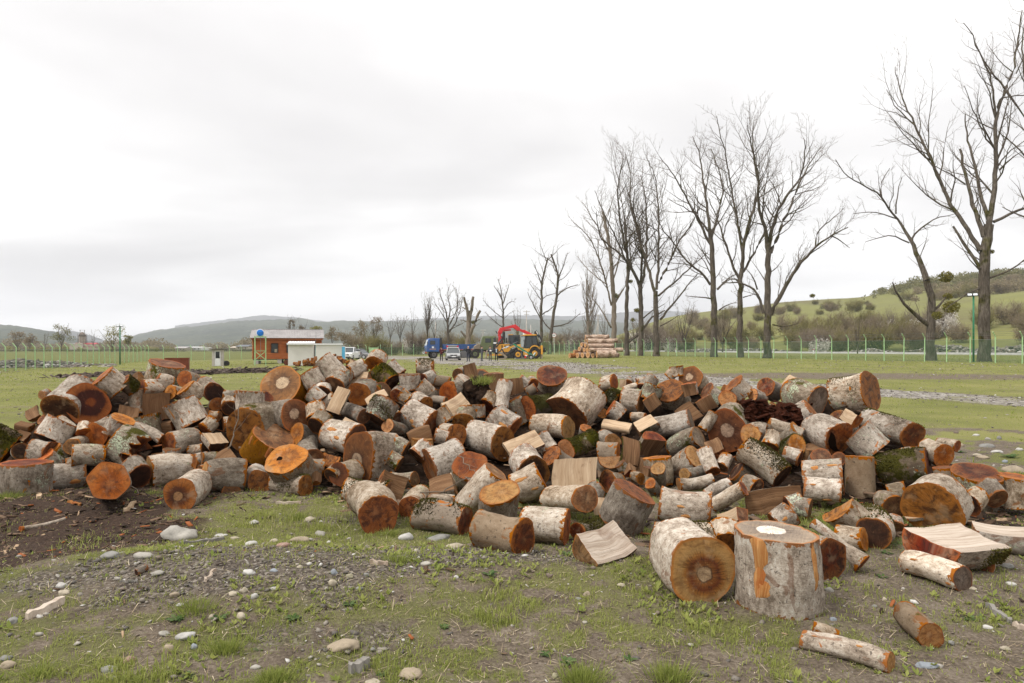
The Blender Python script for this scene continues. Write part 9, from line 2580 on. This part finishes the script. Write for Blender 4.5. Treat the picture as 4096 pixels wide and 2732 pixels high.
# twigs caught in the pile
def twig(pts, r, label, seed):
 rs = np.random.RandomState(seed); L = Limbs(); p = [np.array(P(u, v, d)) for u, v, d in pts]; org = p[0]
 q = np.array(p) - org; cum = np.linspace(0, 1, len(q)); tt = np.linspace(0, 1, 12); q = np.stack([np.interp(tt, cum, q[:, c]) for c in range(3)], -1)
 q[1:-1] += rs.randn(10, 3) * .012
 L.tube(q, np.linspace(r, r * .4, 12), 5); sprout(L, L, q, r * .6, r * .3, rs, 2, 3, 2.2, .1, 1.0, .0016, .3)
 o = link("twig", L.mesh("twig", M_TWIG)); o.location = org; tag(o, label, "twig")
twig([(1818, 1795, 7.6), (1860, 1850, 7.3), (1915, 1900, 7.1)], .007, "bare twig lying across the bright rust-orange face", 911)
twig([(1680, 1970, 6.75), (1760, 1965, 6.7), (1850, 1925, 6.8), (1900, 1900, 6.9)], .008, "arching bare twig left of the leaning split log", 912)
twig([(553, 1975, 7.0), (500, 1905, 7.05), (462, 1850, 7.1)], .008, "forked dry twig before the rusty angular block", 913)
twig([(912, 1795, 7.4), (940, 1740, 7.5), (950, 1640, 7.6), (968, 1600, 7.7)], .009, "upright pinkish shoot before the very broad orange face", 914)
# clump of soil with a grass tuft in the middle of the pile
pc = Vector(P(1600 + 930 / 2.939, 1200 + 1090 / 2.939, float(heap_depth(1916, 1570)) - .1))
cl = empty("soil_clump", pc, label="clump of soil and roots with a green grass tuft among the crest logs", cat="soil clump")
bm = bmesh.new(); bmesh.ops.create_icosphere(bm, subdivisions=4, radius=.21)
for v_ in bm.verts: v_.co *= 1 + .5 * mnoise.noise(v_.co * 6) + .25 * mnoise.noise(v_.co * 18)
me = bpy.data.meshes.new("soil"); bm.to_mesh(me); bm.free(); me.materials.append(M_CORE); link("soil", me, cl)
rsx = np.random.RandomState(33); n = 320; b0 = np.stack([rsx.randn(n) * .07 + .05, rsx.randn(n) * .06 - .1, np.full(n, .15) + rsx.randn(n) * .02], -1); tip = b0 + np.stack([rsx.randn(n) * .06, rsx.randn(n) * .06, rsx.uniform(.05, .13, n)], -1); sd = np.stack([rsx.randn(n) * .004, rsx.randn(n) * .004, np.zeros(n)], -1)
V = np.stack([b0 - sd, b0 + sd, tip], 1).reshape(-1, 3); uvv = np.repeat(rsx.rand(n) * .7, 3)
link("grass_tuft", np_mesh("grass_tuft", V, np.arange(n * 3).reshape(-1, 3), M_BLADE, False, uv=np.stack([uvv, uvv], -1)), cl)
# rotten dark-red wood: splintered chunks
M_ROT = flat("rotten_red_wood", (0.030, 0.010, 0.006), 1.0, spec=0.03, vary=0.6, sc_=14.0, dirt=((0.085, 0.026, 0.013), 0.5))
for (x, y, r, lab) in ((1830, 1340, .19, "crumbling dark-red rotten wood chunk, larger left one, right crest"), (2190, 1380, .16, "crumbling dark-red rotten wood chunk, smaller right one, right crest")):
 u, v = pxy('A4', x, y); pr = Vector(P(u, v, float(heap_depth(u, v)) + .05))
 o = empty("rotten_wood", pr, label=lab, cat="rotten wood")
 bm = bmesh.new(); bmesh.ops.create_icosphere(bm, subdivisions=4, radius=r)
 for v_ in bm.verts:
  c = v_.co.copy(); c.x *= 1.35; v_.co = c * (1 + .45 * mnoise.noise(c * 7 + Vector((r * 50, 0, 0))) + .3 * abs(mnoise.noise(Vector((c.x * 30, c.y * 30, c.z * 5)))))
 me = bpy.data.meshes.new("rotten_core"); bm.to_mesh(me); bm.free(); me.materials.append(M_ROT); link("rotten_core", me, o)
 rsx = np.random.RandomState(int(r * 100)); n = 110
 link("splinters", chips_mesh("splinters", rsx.randn(n) * r * .7, rsx.randn(n) * r * .4 - r * .4, .05 + .16 * rsx.rand(n), M_ROT, 5, 0.0, rsx.randn(n) * r * .55), o)
# broad-leaved weeds and grass tufts
M_WEED = leafy("weed_leaf", (0.040, 0.075, 0.020), (0.075, 0.125, 0.036), (0.13, 0.17, 0.07))
def rosette(seed, n=11):
 rs = np.random.RandomState(seed); V, F, T = [], [], []
 for i in range(n):
  a = 6.283 * i / n + rs.uniform(-.3, .3); L = rs.uniform(.6, 1.0); w = L * rs.uniform(.13, .22); up = rs.uniform(.15, .75)
  d = np.array([math.cos(a), math.sin(a), 0]); s_ = np.array([-math.sin(a), math.cos(a), 0]); b = len(V); tn = rs.rand()
  for k, wk in ((0.05, .25), (.35, .9), (.7, 1.0), (1.0, .05)):
   c = d * L * k + np.array([0, 0, L * up * (k - .55 * k * k)])
   V += [c - s_ * w * wk, c + s_ * w * wk]; T += [tn, tn]
  for k in range(3): F.append((b + 2 * k, b + 2 * k + 1, b + 2 * k + 3, b + 2 * k + 2))
 return np_mesh("leaves", V, F, M_WEED, False, uv=np.stack([T, T], -1))
RM = [rosette(800 + i, 8 + 2 * i) for i in range(4)]
def weed(u, v, wpx, label):
 p = ground_px(u, min(v, 2745)); o = empty("weed", p, rnd.uniform(0, 6), label, "weed", "broad-leaved weeds on the ground"); k = wpx / 2 * p.y / FP
 o.scale = (k, k, k); link("leaves", rnd.choice(RM), o)
for u, v, w, lab in ((3600, 2180, 84, "spiky green weed at the foot of the squarish near-black log end"), (3530, 2310, 60, "small weed on bare ground left of the orange-scarred split log"), (3545, 2215, 60, "weed between the leaning pole and the huge half log"),
                     (3880, 2480, 70, "pale weed rosette left of the grey slanting board"), (3930, 2470, 64, "second pale weed rosette touching the grey slanting board"), (3330, 2595, 90, "leafy green weed by the long slim log's middle"),
                     (4040, 1830, 90, "weed tuft in the right-hand gravel by the edge"), (3840, 1810, 60, "grassy weed in the right-hand gravel behind the keyhole-shaped log end"), (705, 2480, 90, "broad weed below the gravel mound, left one"), (880, 2475, 80, "broad weed below the gravel mound, right one"),
                     (1175, 2475, 80, "weed at the lower right of the gravel mound"), (1040, 2600, 80, "weed rosette left of the bottom grass tuft"), (1775, 2510, 60, "small dark weed in the middle of the trodden grass"), (1960, 2300, 80, "weed on the right end of the gravel mound"), (2180, 2620, 60, "grey-green weed at the bottom centre"), (2270, 2650, 90, "leafy weed above the bottom grass tuft"),
                     (1530, 2700, 80, "leafy weed at the bottom between two tan slabs"), (2270, 2220, 60, "weed in front of the wavy-grained split log"), (750, 2705, 80, "weed at the bottom edge, left of centre"), (2520, 2640, 70, "weed at the bottom right of centre"), (1400, 2420, 70, "weed on the mound's lower slope, right"), (2740, 2320, 50, "weed leaf cluster at the foot of the largest round log"), (640, 1990, 60, "yellow-green sprig left of the fan-streaked round log"), (1720, 2150, 60, "weed beside the long grey stone")):
 weed(u, v, w, lab)
def tuft(u, v, hpx, n, label, seed):
 p = ground_px(u, min(v, 2750)); rs = np.random.RandomState(seed); h = hpx * p.y / FP * .62; n = int(n * .6)
 b0 = np.stack([rs.randn(n) * h * .62, rs.randn(n) * h * .5, np.full(n, -.01)], -1); ang = rs.rand(n) * 6.283; ln = rs.rand(n)
 tip = b0 * 1.5 + np.stack([np.cos(ang) * ln * h * .5, np.sin(ang) * ln * h * .5, h * rs.uniform(.5, 1.1, n)], -1); mid = b0 * .4 + tip * .6 + np.array([0, 0, h * .12])
 s_ = np.stack([np.cos(ang + 1.57), np.sin(ang + 1.57), np.zeros(n)], -1) * .0017
 V = np.stack([b0 - s_, b0 + s_, mid - s_ * .7, mid + s_ * .7, tip], 1).reshape(-1, 3); b = np.arange(n)[:, None] * 5
 F = np.concatenate([b + np.array([[0, 1, 3]]), b + np.array([[0, 3, 2]]), b + np.array([[2, 3, 4]])], 0); T = np.repeat(rs.rand(n) * .55, 5)
 o = link("grass_tuft", np_mesh("grass_tuft", V, F, M_BLADE, False, uv=np.stack([T, T], -1))); o.location = p; tag(o, label, "grass tuft", None)
for i, (u, v, h, n, lab) in enumerate(((905, 2600, 80, 700, "bushy green grass tuft below the gravel mound"), (1100, 2720, 80, 800, "grass tuft at the bottom edge, left of centre"), (2330, 2725, 110, 1000, "large grass tuft at the bottom edge, centre"), (2680, 2715, 110, 800, "grass tuft at the bottom edge below the largest round log"), (160, 2700, 80, 500, "grass tuft in the lower left corner"), (40, 1995, 60, 500, "bright grass tuft at the left end of the front row"),
                                           (780, 2440, 90, 600, "grass tuft on the gravel mound's lower slope"), (1555, 2140, 50, 500, "grass tuft left of the mossy brown-grey front log"), (1190, 2075, 55, 500, "grass tuft below the bumpy pale log"), (2620, 2160, 50, 300, "dark grass tuft under the big leaning log"), (620, 1980, 45, 300, "grass tuft right of the rusty angular block"), (1590, 2250, 70, 500, "grass tuft behind the gravel mound"), (3290, 2570, 60, 500, "grass tuft at the forked end of the long slim log"))):
 tuft(u, v, h, n, lab, 930 + i)
# ------------------------------------------------------------------ the damp air of the valley
hz_top = 470.0
M_HAZE = bpy.data.materials.new("valley_haze"); M_HAZE.use_nodes = True
n_ = M_HAZE.node_tree.nodes; n_.clear()
vo = n_.new('ShaderNodeVolumePrincipled'); ou = n_.new('ShaderNodeOutputMaterial')
vo.inputs['Color'].default_value = (0.92, 0.945, 1.0, 1); vo.inputs['Density'].default_value = 0.00015; vo.inputs['Anisotropy'].default_value = 0.0
M_HAZE.node_tree.links.new(vo.outputs[0], ou.inputs['Volume'])
m = MB(); m.box((0, 3400, hz_top / 2 - 40), (15000, 7400, hz_top + 80))
tag(m.build("haze", M_HAZE), kind='stuff', label="thin pale haze filling the valley air")
